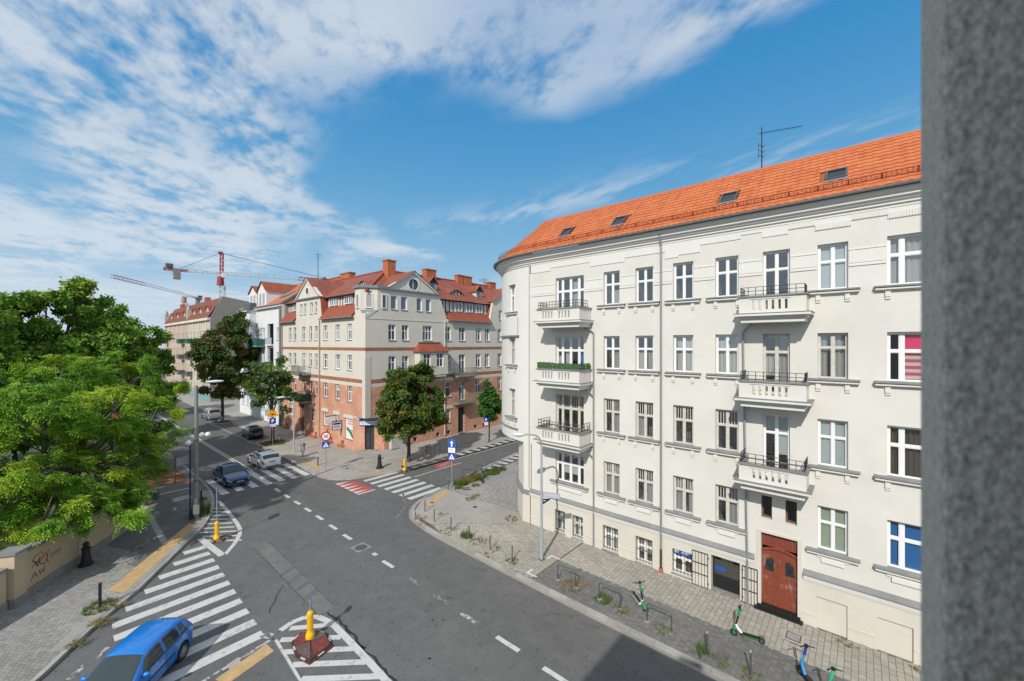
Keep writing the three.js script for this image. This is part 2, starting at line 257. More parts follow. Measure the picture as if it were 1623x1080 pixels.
// kerb lines, walked so that the pavement lies on the inner side
const kerbRight = [[15.3, 14], [15.3, 4], [15.3, -4], [15.32, -9], [15.42, -14], [15.52, -18.9], [15.68, -20.6], [15.85, -21.7], [16.12, -22.6], [16.7, -23.45], [17.4, -24.1], [18.2, -24.55], [19.4, -24.95], [20.7, -25.22], [22.5, -25.55], [25.3, -25.92], [27.7, -26.3], [32.3, -27.2], [40, -27.4], [60, -27.4]];
const kerbBrick = [[60, -31.2], [36.7, -31.2], [28.3, -31.3], [24.3, -31.3], [21.6, -31.6], [19.7, -32.05], [18.3, -32.45], [17.25, -32.9], [16.4, -33.6], [15.95, -34.5], [15.72, -35.8], [15.72, -37.2], [15.9, -40], [16.0, -43.2], [16.1, -47.5], [16.15, -50.2], [16.2, -53.2], [18.3, -54.4], [18.3, -69.2], [16.3, -70.3], [16.3, -72.8], [18.4, -74], [18.6, -100], [18.8, -220]];
const kerbLeft = [[8.9, -220], [8.85, -70], [8.85, -44], [8.87, -41.5], [8.72, -38.6], [8.45, -36.5], [8.05, -34.8], [7.4, -32.9], [6.7, -31.3], [6.1, -30.35], [5.2, -29.0], [4.25, -27.5], [3.07, -25.65], [2.17, -24.5], [1.34, -23.4], [0.67, -22.4], [0, -21.35], [-1.2, -19.9], [-3, -18.7], [-6, -18], [-40, -17.8]];
const FL = M.flags;
const paveRight = structure('sidewalk', new G().prism([...kerbRight, [60, -18.5], [20.5, -15.6], [20.5, 14]], -0.03, 0.12), M.paveBase, 'paved sidewalk along the white corner building');
const paveBrick = structure('sidewalk', new G().prism([...kerbBrick, [30, -220], [30, -60], [60, -40]], -0.03, 0.12), FL, 'pale flagged sidewalk round the brick corner building');
const paveLeft = structure('sidewalk', new G().prism([...kerbLeft, [-40, -28], [-2, -28.4], [3.5, -36], [5.2, -43.2], [6.6, -60], [6.6, -220]], -0.03, 0.12), M.paveBase, 'grey paved sidewalk below the garden wall');
const paveNear = structure('sidewalk', new G().prism([[-40, -14.5], [0, -15.5], [3.2, -17.05], [5.9, -17.5], [5.72, -14.6], [5.6, -8], [5.6, 40], [-40, 40]], -0.03, 0.05), M.asphalt, 'asphalt sidewalk in front of the near house');
// kerbs: stones about a metre long, each a piece of its own
function kerbRun(name, label, line, side, y, gutter) {
  const s = structGroup(name, label), curve = line.map(q => V(q[0], 0, q[1])), gut = new G();
  for (let i = 0; i + 1 < curve.length; i++) {
    const a = curve[i], b = curve[i + 1], L = a.distanceTo(b); if (Math.max(a.x, b.x) > 46 || Math.min(a.z, b.z) < -110 || Math.max(a.z, b.z) > 12) continue;
    const n = Math.max(1, Math.round(L / 1.0)), d = b.clone().sub(a).normalize(), nx = -d.z * side, nz = d.x * side;
    for (let k = 0; k < n; k++) {
      const p = a.clone().lerp(b, k / n), q = a.clone().lerp(b, (k + 1) / n), e = n > 1 ? 0.006 : 0.003, P = (t, w) => [t.x + nx * w, t.z + nz * w];
      p.addScaledVector(d, e); q.addScaledVector(d, -e);
      mesh('kerb_stone', new G().prism([P(p, -0.02), P(q, -0.02), P(q, 0.15), P(p, 0.15)], -0.03, y + (hash2(i, k, 5) - 0.5) * 0.008), hash2(i, k, 8) > 0.5 ? M.kerb : M.kerbPale, s);
    }
    if (gutter) { const P = (t, w) => [t.x + nx * w, t.z + nz * w]; gut.prism([P(a, -0.02), P(b, -0.02), P(b, -0.22), P(a, -0.22)], null, 0.008); }
  }
  if (gutter) mesh('gutter_strip', gut, M.kerb, s, 'stuff');
}
kerbRun('kerb', 'pale kerb along the sidewalk of the white building', kerbRight, 1, 0.135, true);
kerbRun('kerb', 'kerb round the brick corner building', kerbBrick, 1, 0.132, false);
kerbRun('kerb', 'kerb along the garden wall sidewalk', kerbLeft, 1, 0.132, false);
{ const off = w => kerbLeft.slice(4, 16).map((q, i, a) => { const p = a[Math.max(0, i - 1)], n = a[Math.min(a.length - 1, i + 1)], d = V(n[0] - p[0], 0, n[1] - p[1]).normalize(); return [q[0] - d.z * w, q[1] + d.x * w]; }); mesh('sett_band', new G().prism([...off(0.16), ...off(0.62).reverse()], null, 0.1385), M.kerb, paveLeft); }

// pavers laid one by one; the nearest are parts, the rest one field
function inside(poly, x, z) { let c = false; for (let i = 0, j = poly.length - 1; i < poly.length; j = i++) { const a = poly[i], b = poly[j]; if ((a[1] > z) !== (b[1] > z) && x < (b[0] - a[0]) * (z - a[1]) / (b[1] - a[1]) + a[0]) c = !c; } return c; }
function pavers(parent, poly, ang, w, l, top, tones, seed, name, nearN, skip) {
  const r = rng(seed), ca = Math.cos(ang), sa = Math.sin(ang), xs = poly.map(q => q[0] * ca + q[1] * sa), zs = poly.map(q => -q[0] * sa + q[1] * ca), list = [];
  const u0 = Math.min(...xs), u1 = Math.max(...xs), v0 = Math.min(...zs), v1 = Math.max(...zs); let row = 0;
  for (let v = v0; v < v1; v += w, row++) for (let u = u0 - (row % 2) * l / 2; u < u1; u += l) {
    const cu = u + l / 2, cv = v + w / 2, x = cu * ca - cv * sa, z = cu * sa + cv * ca;
    if (!inside(poly, x, z) || (skip && skip(x, z))) continue;
    list.push([x, z, Math.hypot(x, z), (r() - 0.5) * 0.006, (r() - 0.5) * 0.012, Math.floor(r() * tones.length), 0.85 + 0.3 * r(), fbm(x * 0.5, z * 0.5, 0, 4, seed)]);
  }
  list.sort((a, b) => a[2] - b[2]);
  const g = new G(), a = l / 2 - 0.006, b = w / 2 - 0.006, c = 0.008; // chamfered top
  g.quad([-a + c, 0, b - c], [a - c, 0, b - c], [a - c, 0, -b + c], [-a + c, 0, -b + c]);
  const lo = [[-a, -c, b], [a, -c, b], [a, -c, -b], [-a, -c, -b]], hi = [[-a + c, 0, b - c], [a - c, 0, b - c], [a - c, 0, -b + c], [-a + c, 0, -b + c]];
  for (let i = 0; i < 4; i++) { const j = (i + 1) % 4; g.quad(lo[i], lo[j], hi[j], hi[i]); const d0 = [lo[i][0], -0.04, lo[i][2]], d1 = [lo[j][0], -0.04, lo[j][2]]; g.quad(d0, d1, lo[j], lo[i]); }
  const geo = g.geo(), mats = tones.map(t => mat(t, 0.92)), turn = -ang;
  list.slice(0, nearN).forEach(q => { const o = mesh('paver', geo, mats[q[5]], parent); o.position.set(q[0], top + q[3], q[1]); o.rotation.set(q[4], turn, q[4] * 0.7); });
  const rest = list.slice(nearN); if (!rest.length) return;
  const im = new THREE.InstancedMesh(geo, mat([1, 1, 1], 0.92), rest.length); im.name = name; im.userData.kind = 'stuff'; im.castShadow = im.receiveShadow = true;
  const D = new THREE.Object3D(), col = new THREE.Color();
  rest.forEach((q, i) => { D.position.set(q[0], top + q[3], q[1]); D.rotation.set(q[4], turn, q[4] * 0.7); D.updateMatrix(); im.setMatrixAt(i, D.matrix); const t = tones[q[5]], k = q[6] * (0.8 + 0.4 * q[7]); im.setColorAt(i, col.setRGB(t[0] * k, t[1] * k, t[2] * k)); });
  parent.add(im);
}
const T1 = [[0.345, 0.32, 0.27], [0.325, 0.305, 0.26], [0.36, 0.33, 0.275]], T2 = [[0.15, 0.148, 0.142], [0.165, 0.16, 0.15], [0.135, 0.135, 0.13]], T3 = [[0.30, 0.295, 0.275], [0.275, 0.27, 0.255], [0.325, 0.315, 0.295]], T4 = [[0.27, 0.262, 0.245], [0.255, 0.248, 0.235], [0.29, 0.28, 0.262]];
const darkStrip = [[15.48, -12.1], [17.85, -12.1], [17.85, 6], [15.48, 6]];
pavers(paveRight, darkStrip, 0, 0.2, 0.115, 0.128, T2, 71, 'paver_field', 300);
pavers(paveRight, [[17.86, -12.1], [20.32, -12.1], [20.32, 6], [17.86, 6]], 0, 0.2, 0.115, 0.128, T1, 72, 'paver_field', 0, (x, z) => x > 18.72 && x < 19.52 && z > -2.4 && z < -1.65);
pavers(paveRight, [[15.58, -12.11], [20.32, -12.11], [20.32, -16.2], [18.6, -18], [17.4, -19.6], [16.15, -20.6], [15.66, -18.9]], 0, 0.2, 0.115, 0.128, T1, 73, 'paver_field', 0);
mesh('flagged_apron', new G().prism([[16.15, -20.62], [17.4, -19.62], [18.6, -18.02], [20.3, -16.22], [21.2, -17.4], [21.0, -21.4], [20.9, -25.05], [20.7, -25.02], [18.2, -24.36], [16.75, -23.2], [16.2, -22.2]], null, 0.127), FL, paveRight);
pavers(paveRight, [[20.98, -24.95], [25, -25.6], [31, -26.7], [31, -19.3], [23.2, -19.0], [21.5, -17.8], [21.25, -17.4], [21.05, -21.4]], 0.6, 0.14, 0.14, 0.126, T3, 74, 'cobble_field', 0);
pavers(paveLeft, [[-0.2, -21.2], [2.0, -24.5], [3.0, -25.9], [4.1, -27.6], [2.9, -28.6], [3.6, -29.7], [2.2, -32.9], [-1.2, -28], [-9, -27.6], [-9, -18.6], [-3, -18.9], [-1.2, -20.1]], 0.98, 0.125, 0.2, 0.128, T4, 75, 'paver_field', 300);
mesh('asphalt_walk', new G().prism([[2.9, -28.6], [4.1, -27.6], [5.1, -29.1], [6.0, -30.5], [6.6, -31.5], [7.3, -33], [7.95, -34.9], [8.3, -36.6], [8.55, -38.7], [8.7, -41.5], [8.7, -60], [6.6, -60], [5.2, -43.2], [3.5, -36], [2.2, -32.9], [3.6, -29.7]], null, 0.126), M.asphaltWorn, paveLeft);
// the strip of gravelly joints behind the right kerb
// ---- road markings, each stroke a part of the road ----
const mk = (name, poly, m = M.paint, y = 0.006) => mesh(name, new G().prism(poly, null, y), m, road);
const strip = (name, a, b, w, m, y) => { const d = V(b[0] - a[0], 0, b[1] - a[1]).normalize(), nx = -d.z * w / 2, nz = d.x * w / 2; return mk(name, [[a[0] + nx, a[1] + nz], [b[0] + nx, b[1] + nz], [b[0] - nx, b[1] - nz], [a[0] - nx, a[1] - nz]], m, y); };
for (let k = 0; k < 7; k++) mk('zebra_stripe', rect(9.06 + k * 1.008, -42.05, 9.56 + k * 1.008, -36.98));
for (let k = 0; k < 7; k++) mk('zebra_stripe', rect(17.8 + 0.01 * k, -31.95 + k * 1.025, 20.95, -31.45 + k * 1.025));
[[5.15], [4.55], [3.82], [3.17], [2.42], [1.92], [1.88], [2.0], [2.05], [2.1], [2.2]].forEach(([x], k) => mk('zebra_stripe', rect(x, -28.52 + k * 1.022, 6.14 - 0.035 * k, -28.03 + k * 1.022), k === 9 || k === 6 ? M.paint : M.paint));
[[-35.4, 12.22], [-33.5, 12.2], [-31.55, 12.19], [-29.65, 12.15], [-27.75, 12.1], [-25.7, 12.03], [-23.75, 11.97]].forEach(([z, x]) => mk('lane_dash', rect(x - 0.11, z, x + 0.11, z + 0.95)));
mk('lane_dash', rect(11.85, -20.4, 12.08, -20.05));
[[-19.3, 0], [-17.0, 2], [-14.9, 2], [-13.0, 1], [-10.9, 0], [-8.6, 0], [-6.3, 0]].forEach(([z, w], i) => { const x = 11.88 - i * 0.04; mk('lane_dash', rect(x - 0.1, z, x + 0.1, z + (i > 3 ? 1.15 : 1.0)), w === 2 ? M.paintFaint : w ? M.paintWorn : M.paint); });
for (const x of [12.38, 12.62]) mk('centre_line', rect(x - 0.06, -90, x + 0.06, -42.1));
for (let z = -72; z < -51; z += 1) mk('lane_dash', rect(16.1, z, 16.24, z + 0.55));
mk('bay_line', rect(18.12, -69, 18.24, -55));
strip('edge_line', [21.18, -29.45], [26.7, -29.5], 0.12); strip('edge_line', [26.9, -30.95], [45, -30.85], 0.13);
strip('edge_line', [24.6, -26.35], [33, -27.75], 0.14);
mk('lane_patch', [[24.0, -29.62], [24.45, -30.95], [26.3, -30.95], [26.2, -29.62]], M.redPaint, 0.006);
for (let k = 0; k < 4; k++) mk('lane_symbol', rect(24.55 + k * 0.4, -30.6, 24.77 + k * 0.4, -29.95), M.paintWorn, 0.010);
// red raised-table ramp with white teeth
mk('table_ramp', [[15.85, -33.2], [17.3, -32.35], [17.3, -29.3], [15.85, -29.3]], M.redPaint, 0.006);
for (let k = 0; k < 5; k++) { const z = -32.9 + k * 0.72; mk('ramp_tooth', [[15.88, z], [17.0, z + 0.3], [15.88, z + 0.52]], M.paint, 0.010); }
mk('ramp_edge', rect(15.85, -29.32, 17.3, -29.12), M.paint, 0.010);
// hatched kerb bands of the side street, white blocks on dark
mk('hatch_ground', [[22, -31.0], [45, -31.0], [45, -32.0], [22, -32.0]], M.asphaltDark, 0.136);
for (let k = 0; k < 16; k++) mk('hatch_block', [[22.4 + k * 1.16, -31.08], [22.9 + k * 1.16, -31.08], [22.8 + k * 1.16, -31.95], [22.3 + k * 1.16, -31.95]], k < 5 ? M.paintFaint : M.paint, 0.141);
for (let k = 0; k < 8; k++) mk('hatch_block', [[26.6 + k * 1.0, -26.15 - k * 0.17], [27.1 + k * 1.0, -26.25 - k * 0.17], [27.3 + k * 1.0, -25.3 - k * 0.15], [26.8 + k * 1.0, -25.2 - k * 0.15]], M.paint, 0.139);
mk('hatch_ground', [[26.3, -26.0], [34.8, -27.4], [34.8, -26.1], [26.3, -25.1]], M.asphaltDark, 0.134);
// island outlines
const outline = (pts, w, m = M.paint) => { for (let i = 0; i + 1 < pts.length; i++) strip('island_line', pts[i], pts[i + 1], w, m, 0.0065 + 0.0006 * (i % 2)); };
outline([[8.55, -35.8], [8.46, -33.5], [8.27, -30.5], [8.12, -29.3], [7.85, -28.45], [7.3, -27.4], [6.6, -26.4]], 0.22); outline([[6.2, -29.7], [6.3, -28.4], [6.48, -26.4]], 0.34);
for (let k = 0; k < 9; k++) { const z = -34.0 + k * 0.78, x1 = 8.45 - k * 0.09; strip('island_stripe', [x1, z + 0.15], [Math.max(6.35, x1 - 0.5 - k * 0.27), z + 0.15 - Math.min(1.5, 0.55 + k * 0.28)], 0.17, M.paint, 0.0055); }
outline([[5.92, -17.3], [5.84, -16], [5.74, -14.6], [5.66, -12]], 0.24); outline([[6.3, -17.72], [6.8, -17.86], [7.25, -17.8], [7.65, -17.4], [7.86, -16.6], [7.84, -15.5], [7.78, -13.5], [7.68, -11.5]], 0.26, M.paint);
[[6.6, -17.55, 7.8, -16.5], [6.1, -17.15, 7.72, -15.5], [5.93, -16.4, 7.75, -14.55], [5.9, -15.5, 7.72, -13.6], [5.85, -14.6, 7.7, -12.65], [5.8, -13.6, 7.66, -11.7]].forEach(q => strip('island_stripe', [q[0], q[1]], [q[2], q[3]], 0.26, M.paint, 0.0055));
// parking strokes left of the car
strip('bay_stroke', [1.33, -21.25], [1.72, -21.75], 0.16, M.paintWorn); strip('bay_stroke', [0.62, -20.62], [1.05, -21.12], 0.18, M.paintWorn); strip('bay_stroke', [-0.1, -19.9], [0.3, -20.4], 0.17, M.paintWorn);
strip('edge_line', [5.8, -17.36], [3.3, -16.9], 0.13, M.paintWorn, 0.055); strip('edge_line', [5.75, -18.0], [5.95, -17.6], 0.3, M.paintWorn, 0.012);
// faded traces
strip('faded_trace', [18.3, -26.9], [17.2, -25.0], 0.13, M.paintFaint); strip('faded_trace', [17.0, -24.6], [15.4, -23.4], 0.13, M.paintFaint);
mk('halt_mark', rect(6.6, -43.3, 8.7, -42.9), M.paintFaint, 0.131);
// asphalt patches, cracks and tar
mk('asphalt_patch', [[7.9, -26.1], [8.72, -26.6], [8.5, -17.5], [7.72, -17.5]], M.asphaltWorn, 0.0035);
for (let k = 0; k < 4; k++) strip('ripple_band', [7.78, -21.9 + k * 0.95], [8.52, -22.2 + k * 0.95], 0.3, M.asphalt, 0.0045);
function crack(pts, w, seed) { w *= 0.7; const r = rng(seed), a = [], b = []; for (let i = 0; i + 1 < pts.length; i++) { const p = pts[i], q = pts[i + 1], n = Math.max(2, Math.round(Math.hypot(q[0] - p[0], q[1] - p[1]) / 0.14)); for (let k = 0; k < n; k++) { const t = k / n, x = lerp(p[0], q[0], t), z = lerp(p[1], q[1], t), d = V(q[0] - p[0], 0, q[1] - p[1]).normalize(), j = Math.sin(k * 0.9 + seed) * w * 0.4 + (r() - 0.5) * w * 0.35, h = w * (0.55 + 0.6 * r()) / 2; a.push([x - d.z * (j + h), z + d.x * (j + h)]); b.push([x - d.z * (j - h), z + d.x * (j - h)]); } } mk('tar_crack', a.concat(b.reverse()), M.tar, 0.0052); }
crack([[7.6, -21.0], [7.02, -20.2], [6.3, -19.1]], 0.07, 3); crack([[8.7, -26.6], [8.45, -17.4]], 0.035, 4); crack([[7.9, -26.1], [7.72, -17.5]], 0.035, 5); crack([[8.05, -17.4], [8.14, -16], [7.99, -14.4], [7.95, -12.8], [7.8, -11]], 0.16, 6); crack([[8.0, -14.7], [7.98, -14.1]], 0.35, 7);
crack([[15.4, -29.0], [16.5, -27.0], [17.0, -24.8]], 0.04, 8); crack([[15.9, -29.0], [14.9, -34.5]], 0.03, 9); crack([[6.2, -25.6], [7.5, -24.0], [9.6, -22.0]], 0.025, 10);
for (const [x, z, r] of [[8.6, -9.6, 0.1], [9.3, -12.0, 0.06], [10.7, -13.6, 0.05], [9.9, -9.0, 0.07]]) mk('tar_spot', Array.from({ length: 9 }, (_, i) => [x + r * (0.7 + 0.6 * hash2(i, 3, 4)) * Math.cos(i * 0.698), z + r * (0.7 + 0.6 * hash2(i, 5, 4)) * Math.sin(i * 0.698)]), M.tar, 0.005);
// manhole in its concrete square
mk('manhole_surround', [[11.43, -21.93], [12.25, -21.97], [12.29, -21.04], [11.43, -21.09]], M.concrete, 0.0075);
mesh('manhole_cover', new G().lathe([[0, 0.013], [0.3, 0.013], [0.3, 0.008], [0.34, 0.008], [0.36, 0.002]].reverse(), 24, [11.86, 0, -21.5]), M.steelDark, road);
mesh('manhole_cover', new G().lathe([[0, 0.012], [0.22, 0.012], [0.26, 0.002]].reverse(), 20, [13.1, 0, -33.0]), M.steelDark, road);
// pavement strips and covers
const pv = (par, name, poly, m, y = 0.137) => mesh(name, new G().prism(poly, null, y), m, par);
pv(paveBrick, 'tactile_strip', [[16.5, -41.5], [17.05, -41.5], [16.95, -37.2], [16.4, -37.2]], M.tactile); pv(paveBrick, 'tactile_strip', [[18.1, -33.35], [20.05, -32.95], [20.15, -32.45], [18.2, -32.85]], M.tactile);
pv(paveBrick, 'pale_strip', [[17.1, -39.3], [22.1, -41.4], [22.1, -40.9], [17.1, -38.85]], M.kerbPale); pv(paveBrick, 'pale_strip', [[19.0, -39.75], [19.5, -39.6], [19.6, -33.3], [19.1, -33.3]], M.kerbPale);
pv(paveBrick, 'service_cover', rect(20.4, -36.9, 21.4, -36.1), M.kerbPale); pv(paveBrick, 'service_cover', rect(18.2, -35.9, 18.5, -35.6), M.steelDark); pv(paveBrick, 'service_cover', rect(22.2, -36.5, 22.5, -36.2), M.steelDark);
pv(paveRight, 'tactile_strip', [[17.85, -23.55], [18.0, -23.0], [20.65, -24.1], [20.6, -24.72]], M.tactile); pv(paveRight, 'drain_hole', Array.from({ length: 10 }, (_, i) => [18.35 + 0.14 * Math.cos(i * .628), -23.4 + 0.14 * Math.sin(i * .628)]), M.steelDark, 0.141);
pv(paveRight, 'service_cover', [[19.6, -20.75], [20.55, -20.9], [20.7, -20.45], [19.75, -20.3]], M.kerbPale, 0.133); pv(paveRight, 'drain_hole', Array.from({ length: 10 }, (_, i) => [19.85 + 0.16 * Math.cos(i * .628), -20.52 + 0.14 * Math.sin(i * .628)]), M.tar, 0.137);
pv(paveRight, 'service_frame', rect(18.74, -2.38, 19.5, -1.68), M.kerbPale, 0.13); pv(paveRight, 'service_cover', rect(18.86, -2.27, 19.38, -1.79), M.tar, 0.133); pv(paveRight, 'service_lid', rect(18.9, -2.24, 19.34, -1.82), M.kerb, 0.138);
for (const q of [[17.5, -12.72, 18.0, -12.58], [17.86, -12.58, 18.0, -12.1], [15.76, -12.7, 16.25, -12.55], [15.76, -12.55, 15.9, -12.05]]) pv(paveRight, 'corner_mark', rect(...q), M.paint, 0.142);
pv(paveLeft, 'tactile_strip', [[2.03, -26.4], [2.5, -25.6], [6.5, -31.7], [6.2, -32.4]], M.tactile, 0.14); pv(paveLeft, 'pale_strip', [[4.66, -39.3], [4.95, -39.5], [4.8, -30.3], [4.5, -30.0]], M.kerbPale); pv(paveLeft, 'pale_strip', [[5.3, -40.4], [7.8, -40.5], [7.8, -40.15], [5.3, -40.05]], M.kerbPale);
pv(paveLeft, 'pale_strip', [[4.9, -28.75], [5.25, -29.3], [5.0, -29.55], [4.65, -29.0]], M.kerbPale, 0.1395); pv(paveLeft, 'service_cover', [[2.12, -27.6], [2.5, -27.15], [3.0, -27.95], [2.68, -28.38]], M.kerb); pv(paveLeft, 'service_cover', rect(6.3, -38.6, 7.4, -37.6), M.kerbPale); pv(paveLeft, 'drain_grate', rect(3.55, -30.6, 3.8, -30.35), M.steelDark);
pv(paveNear, 'tactile_strip', [[3.9, -16.75], [4.1, -16.2], [5.7, -16.65], [5.65, -17.25]], M.tactile, 0.056); pv(paveNear, 'pale_strip', [[4.35, -17.2], [4.75, -17.3], [4.72, -16.95], [4.35, -16.85]], M.kerbPale, 0.0555);
// green island at the street trees and the ground behind the garden wall
structure('tree_bed', new G().prism([[16.35, -50.3], [18.3, -50.0], [18.9, -52.6], [16.4, -53.0]], -0.02, 0.145), M.lawn, 'grassy bed at the parking bay');
structure('tree_bed', new G().prism([[16.45, -70.4], [18.3, -69.6], [18.6, -72.2], [16.45, -72.6]], -0.02, 0.145), M.soil, 'bare bed at the far parking bay');
structure('tree_bed', new G().prism([[5.3, -43.3], [8.0, -42.3], [8.2, -46], [6.4, -60], [6.0, -50]], -0.02, 0.15), mat([1, 1, 1], 1, { map: mottled(256, 2, [0.19, 0.085, 0.045], 0.6, 46, 9, 6) }), 'bed of red brown bark at the corner of the park');
structure('park_lawn', new G().prism([[-2.2, -28.6], [3.4, -36.2], [5.1, -43.4], [6.2, -60], [6.2, -220], [-200, -220], [-200, -28]], -0.03, 0.13), M.lawn, 'lawn and bare earth of the park behind the garden wall');
structure('park_path', new G().prism([[-30, -48], [3, -40.6], [3.4, -41.6], [-30, -50]], null, 0.14), M.kerbPale, 'pale path through the park');
// ================= facade helpers =================
// a facade frame: u runs along the wall, v up, w outwards
const FX = X => ({ rot: -Math.PI / 2, pos: (u, v, w = 0) => [X - w, v, u] });           // faces -x, u = z
const FZ = Z => ({ rot: 0, pos: (u, v, w = 0) => [u, v, Z + w] });                        // faces +z, u = x
function put(o, F, u, v, w = 0) { o.position.set(...F.pos(u, v, w)); o.rotation.y = F.rot; return o; }
const wall = (name, F, G_, m, parent) => put(mesh(name, G_, m, parent), F, 0, 0, 0);
const notched = (u0, u1, v0, v1, notches) => { const p = [[u0, v0]]; for (const [a, b, t] of notches.sort((x, y) => x[0] - y[0])) p.push([a, v0], [a, t], [b, t], [b, v0]); p.push([u1, v0], [u1, v1], [u0, v1]); return p; };
const winCache = new Map();
function winShape(w, h, o) {
  const key = JSON.stringify([w, h, o.cols, o.rows, o.bar, o.fr, o.munt]); if (winCache.has(key)) return winCache.get(key);
  const fr = o.fr ?? 0.07, bar = o.bar ?? 0.09, cs = o.cols, rs = o.rows, sw = cs.reduce((a, b) => a + b), sh = rs.reduce((a, b) => a + b), W = w - 2 * fr - (cs.length - 1) * bar, Hh = h - 2 * fr - (rs.length - 1) * bar * 0.8;
  const holes = [], panes = []; let u = -w / 2 + fr;
  cs.forEach((c, i) => { let v = fr; const cw = W * c / sw; rs.forEach((r, j) => { const rh = Hh * r / sh; holes.push(rect(u, v, u + cw, v + rh)); panes.push([u, v, u + cw, v + rh, i, j]); v += rh + bar * 0.8; }); u += cw + bar; });
  const g = new G().plate(rect(-w / 2, 0, w / 2, h), holes, -0.035, 0.035);
  for (const p of panes) { // sash edge inside each opening
    const e = 0.022, x0 = p[0] + 0.001, x1 = p[2] - 0.001, y0 = p[1] + 0.001, y1 = p[3] - 0.001; g.plate(rect(x0, y0, x1, y1), [rect(x0 + e, y0 + e, x1 - e, y1 - e)], -0.02, 0.022);
    if (o.munt && p[5] === rs.length - 1) for (let k = 1; k < o.munt; k++) { const x = lerp(p[0], p[2], k / o.munt); g.box(x - 0.014, p[1] + 0.023, -0.012, x + 0.014, p[3] - 0.023, 0.016); }
  }
  const out = { geo: g.geo(), panes, pg: panes.map(p => { const q = new THREE.PlaneGeometry(p[2] - p[0] - 0.02, p[3] - p[1] - 0.02); q.translate((p[0] + p[2]) / 2, (p[1] + p[3]) / 2, 0); return q; }) };
  winCache.set(key, out); return out;
}
function curtainGeo(u0, v0, u1, v1, seed, amp = 0.03) { const g = new G(), n = Math.max(6, Math.round((u1 - u0) / 0.05)), r = rng(seed), ph = r() * 6; const P = i => { const u = lerp(u0, u1, i / n); return [u, amp * Math.sin(i * 1.9 + ph) + amp * 0.5 * Math.sin(i * 0.7 + ph)]; }; for (let i = 0; i < n; i++) { const a = P(i), b = P(i + 1); g.quad([a[0], v0, a[1]], [b[0], v0, b[1]], [b[0], v1, b[1]], [a[0], v1, a[1]]); } return g; }
let wseed = 1;
function addWindow(parent, F, u, v, w, h, o = {}) {
  o = { cols: [1, 1], rows: [1.75, 1], m: M.pvc, inset: 0.2, deep: true, ...o };
  const S = winShape(w, h, o), win = put(mesh('window', S.geo, o.m, parent), F, u, v, -o.inset); wseed++;
  S.pg.forEach((g, i) => { const mm = typeof o.glass === 'function' ? o.glass(S.panes[i]) : o.glass; if (mm === null) return; mesh('pane', g, mm || (o.deep ? M.glass : M.pane), win); });
  if (o.deep) {
    const a = w / 2 + 0.12, b0 = -0.12, b1 = h + 0.12, d0 = -(0.405 - o.inset), d1 = d0 - 1.6;
    mesh('room', new G().quad([-a, b0, d1], [a, b0, d1], [a, b1, d1], [-a, b1, d1]).quad([-a, b0, d0], [-a, b0, d1], [-a, b1, d1], [-a, b1, d0]).quad([a, b0, d0], [a, b0, d1], [a, b1, d1], [a, b1, d0]).quad([-a, b0, d0], [a, b0, d0], [a, b0, d1], [-a, b0, d1]).quad([-a, b1, d0], [a, b1, d0], [a, b1, d1], [-a, b1, d1]), M.room, win);
    for (const c of o.curtains || []) { const [k, x0, y0, x1, y1, m] = c, U = t => lerp(-w / 2 + 0.02, w / 2 - 0.02, t), Vv = t => lerp(0.02, h - 0.02, t); const q = mesh(k, k === 'blind' ? new G().box(U(x0), Vv(y0), -0.004, U(x1), Vv(y1), 0.004) : curtainGeo(U(x0), Vv(y0), U(x1), Vv(y1), wseed * 7), m, win); q.position.z = k === 'blind' ? -0.07 : -0.14; }
  }
  if (o.sill) { const e = o.sill; // grey flashing with a moulding below
    mesh('sill', new G().quad([-w / 2 - e, 0, o.inset + 0.20], [w / 2 + e, 0, o.inset + 0.20], [w / 2 + e, 0.035, o.inset - 0.02], [-w / 2 - e, 0.035, o.inset - 0.02]).box(-w / 2 - e, -0.05, o.inset + 0.003, w / 2 + e, -0.004, o.inset + 0.195).box(-w / 2 + 0.003, 0.001, 0.036, w / 2 - 0.003, 0.03, o.inset + 0.01).at(0, -0.035, 0), M.flashing, win);
    mesh('sill_moulding', new G().at(0, -0.03, 0).box(-w / 2 - e + 0.03, -0.11, o.inset + 0.003, w / 2 + e - 0.03, -0.056, o.inset + 0.15).box(-w / 2 - e + 0.06, -0.15, o.inset + 0.003, w / 2 + e - 0.06, -0.113, o.inset + 0.1), o.sm || M.whiteBright, win);
  }
  if (o.brackets) for (const s of [-1, 1]) mesh('bracket', new G().at(s * (w / 2 - 0.02), -0.18, 0).box(-0.075, -0.22, o.inset + 0.003, 0.075, -0.002, o.inset + 0.07).box(-0.075, -0.31, o.inset + 0.003, 0.075, -0.245, o.inset + 0.045), M.white, win);
  if (o.apron) mesh('apron_panel', new G().at(0, -0.18, 0).box(-w / 2 - 0.02, -0.10, o.inset + 0.003, w / 2 + 0.02, -0.003, o.inset + 0.05).box(-w / 2 + 0.12, -0.26, o.inset + 0.003, w / 2 - 0.12, -0.103, o.inset + 0.075), M.whiteBright, win);
  if (o.flatSill) mesh('sill', new G().box(-w / 2 - 0.04, -0.07, 0.036, w / 2 + 0.04, -0.004, o.inset + 0.07), o.sillMat || M.slate, win);
  if (o.grille) { const g = new G(), n = o.grille, z = o.inset - 0.06; for (let k = 0; k <= n; k++) { const x = lerp(-w / 2 + 0.05, w / 2 - 0.05, k / n); g.cyl([x, 0.02, z], [x, h - 0.05, z], 0.011, 0.011, 5); } for (const y of [0.12, h * 0.5, h - 0.15]) g.box(-w / 2, y - 0.012, z - 0.006, w / 2, y + 0.012, z + 0.006); mesh('grille', g, M.iron, win); }
  return win;
}

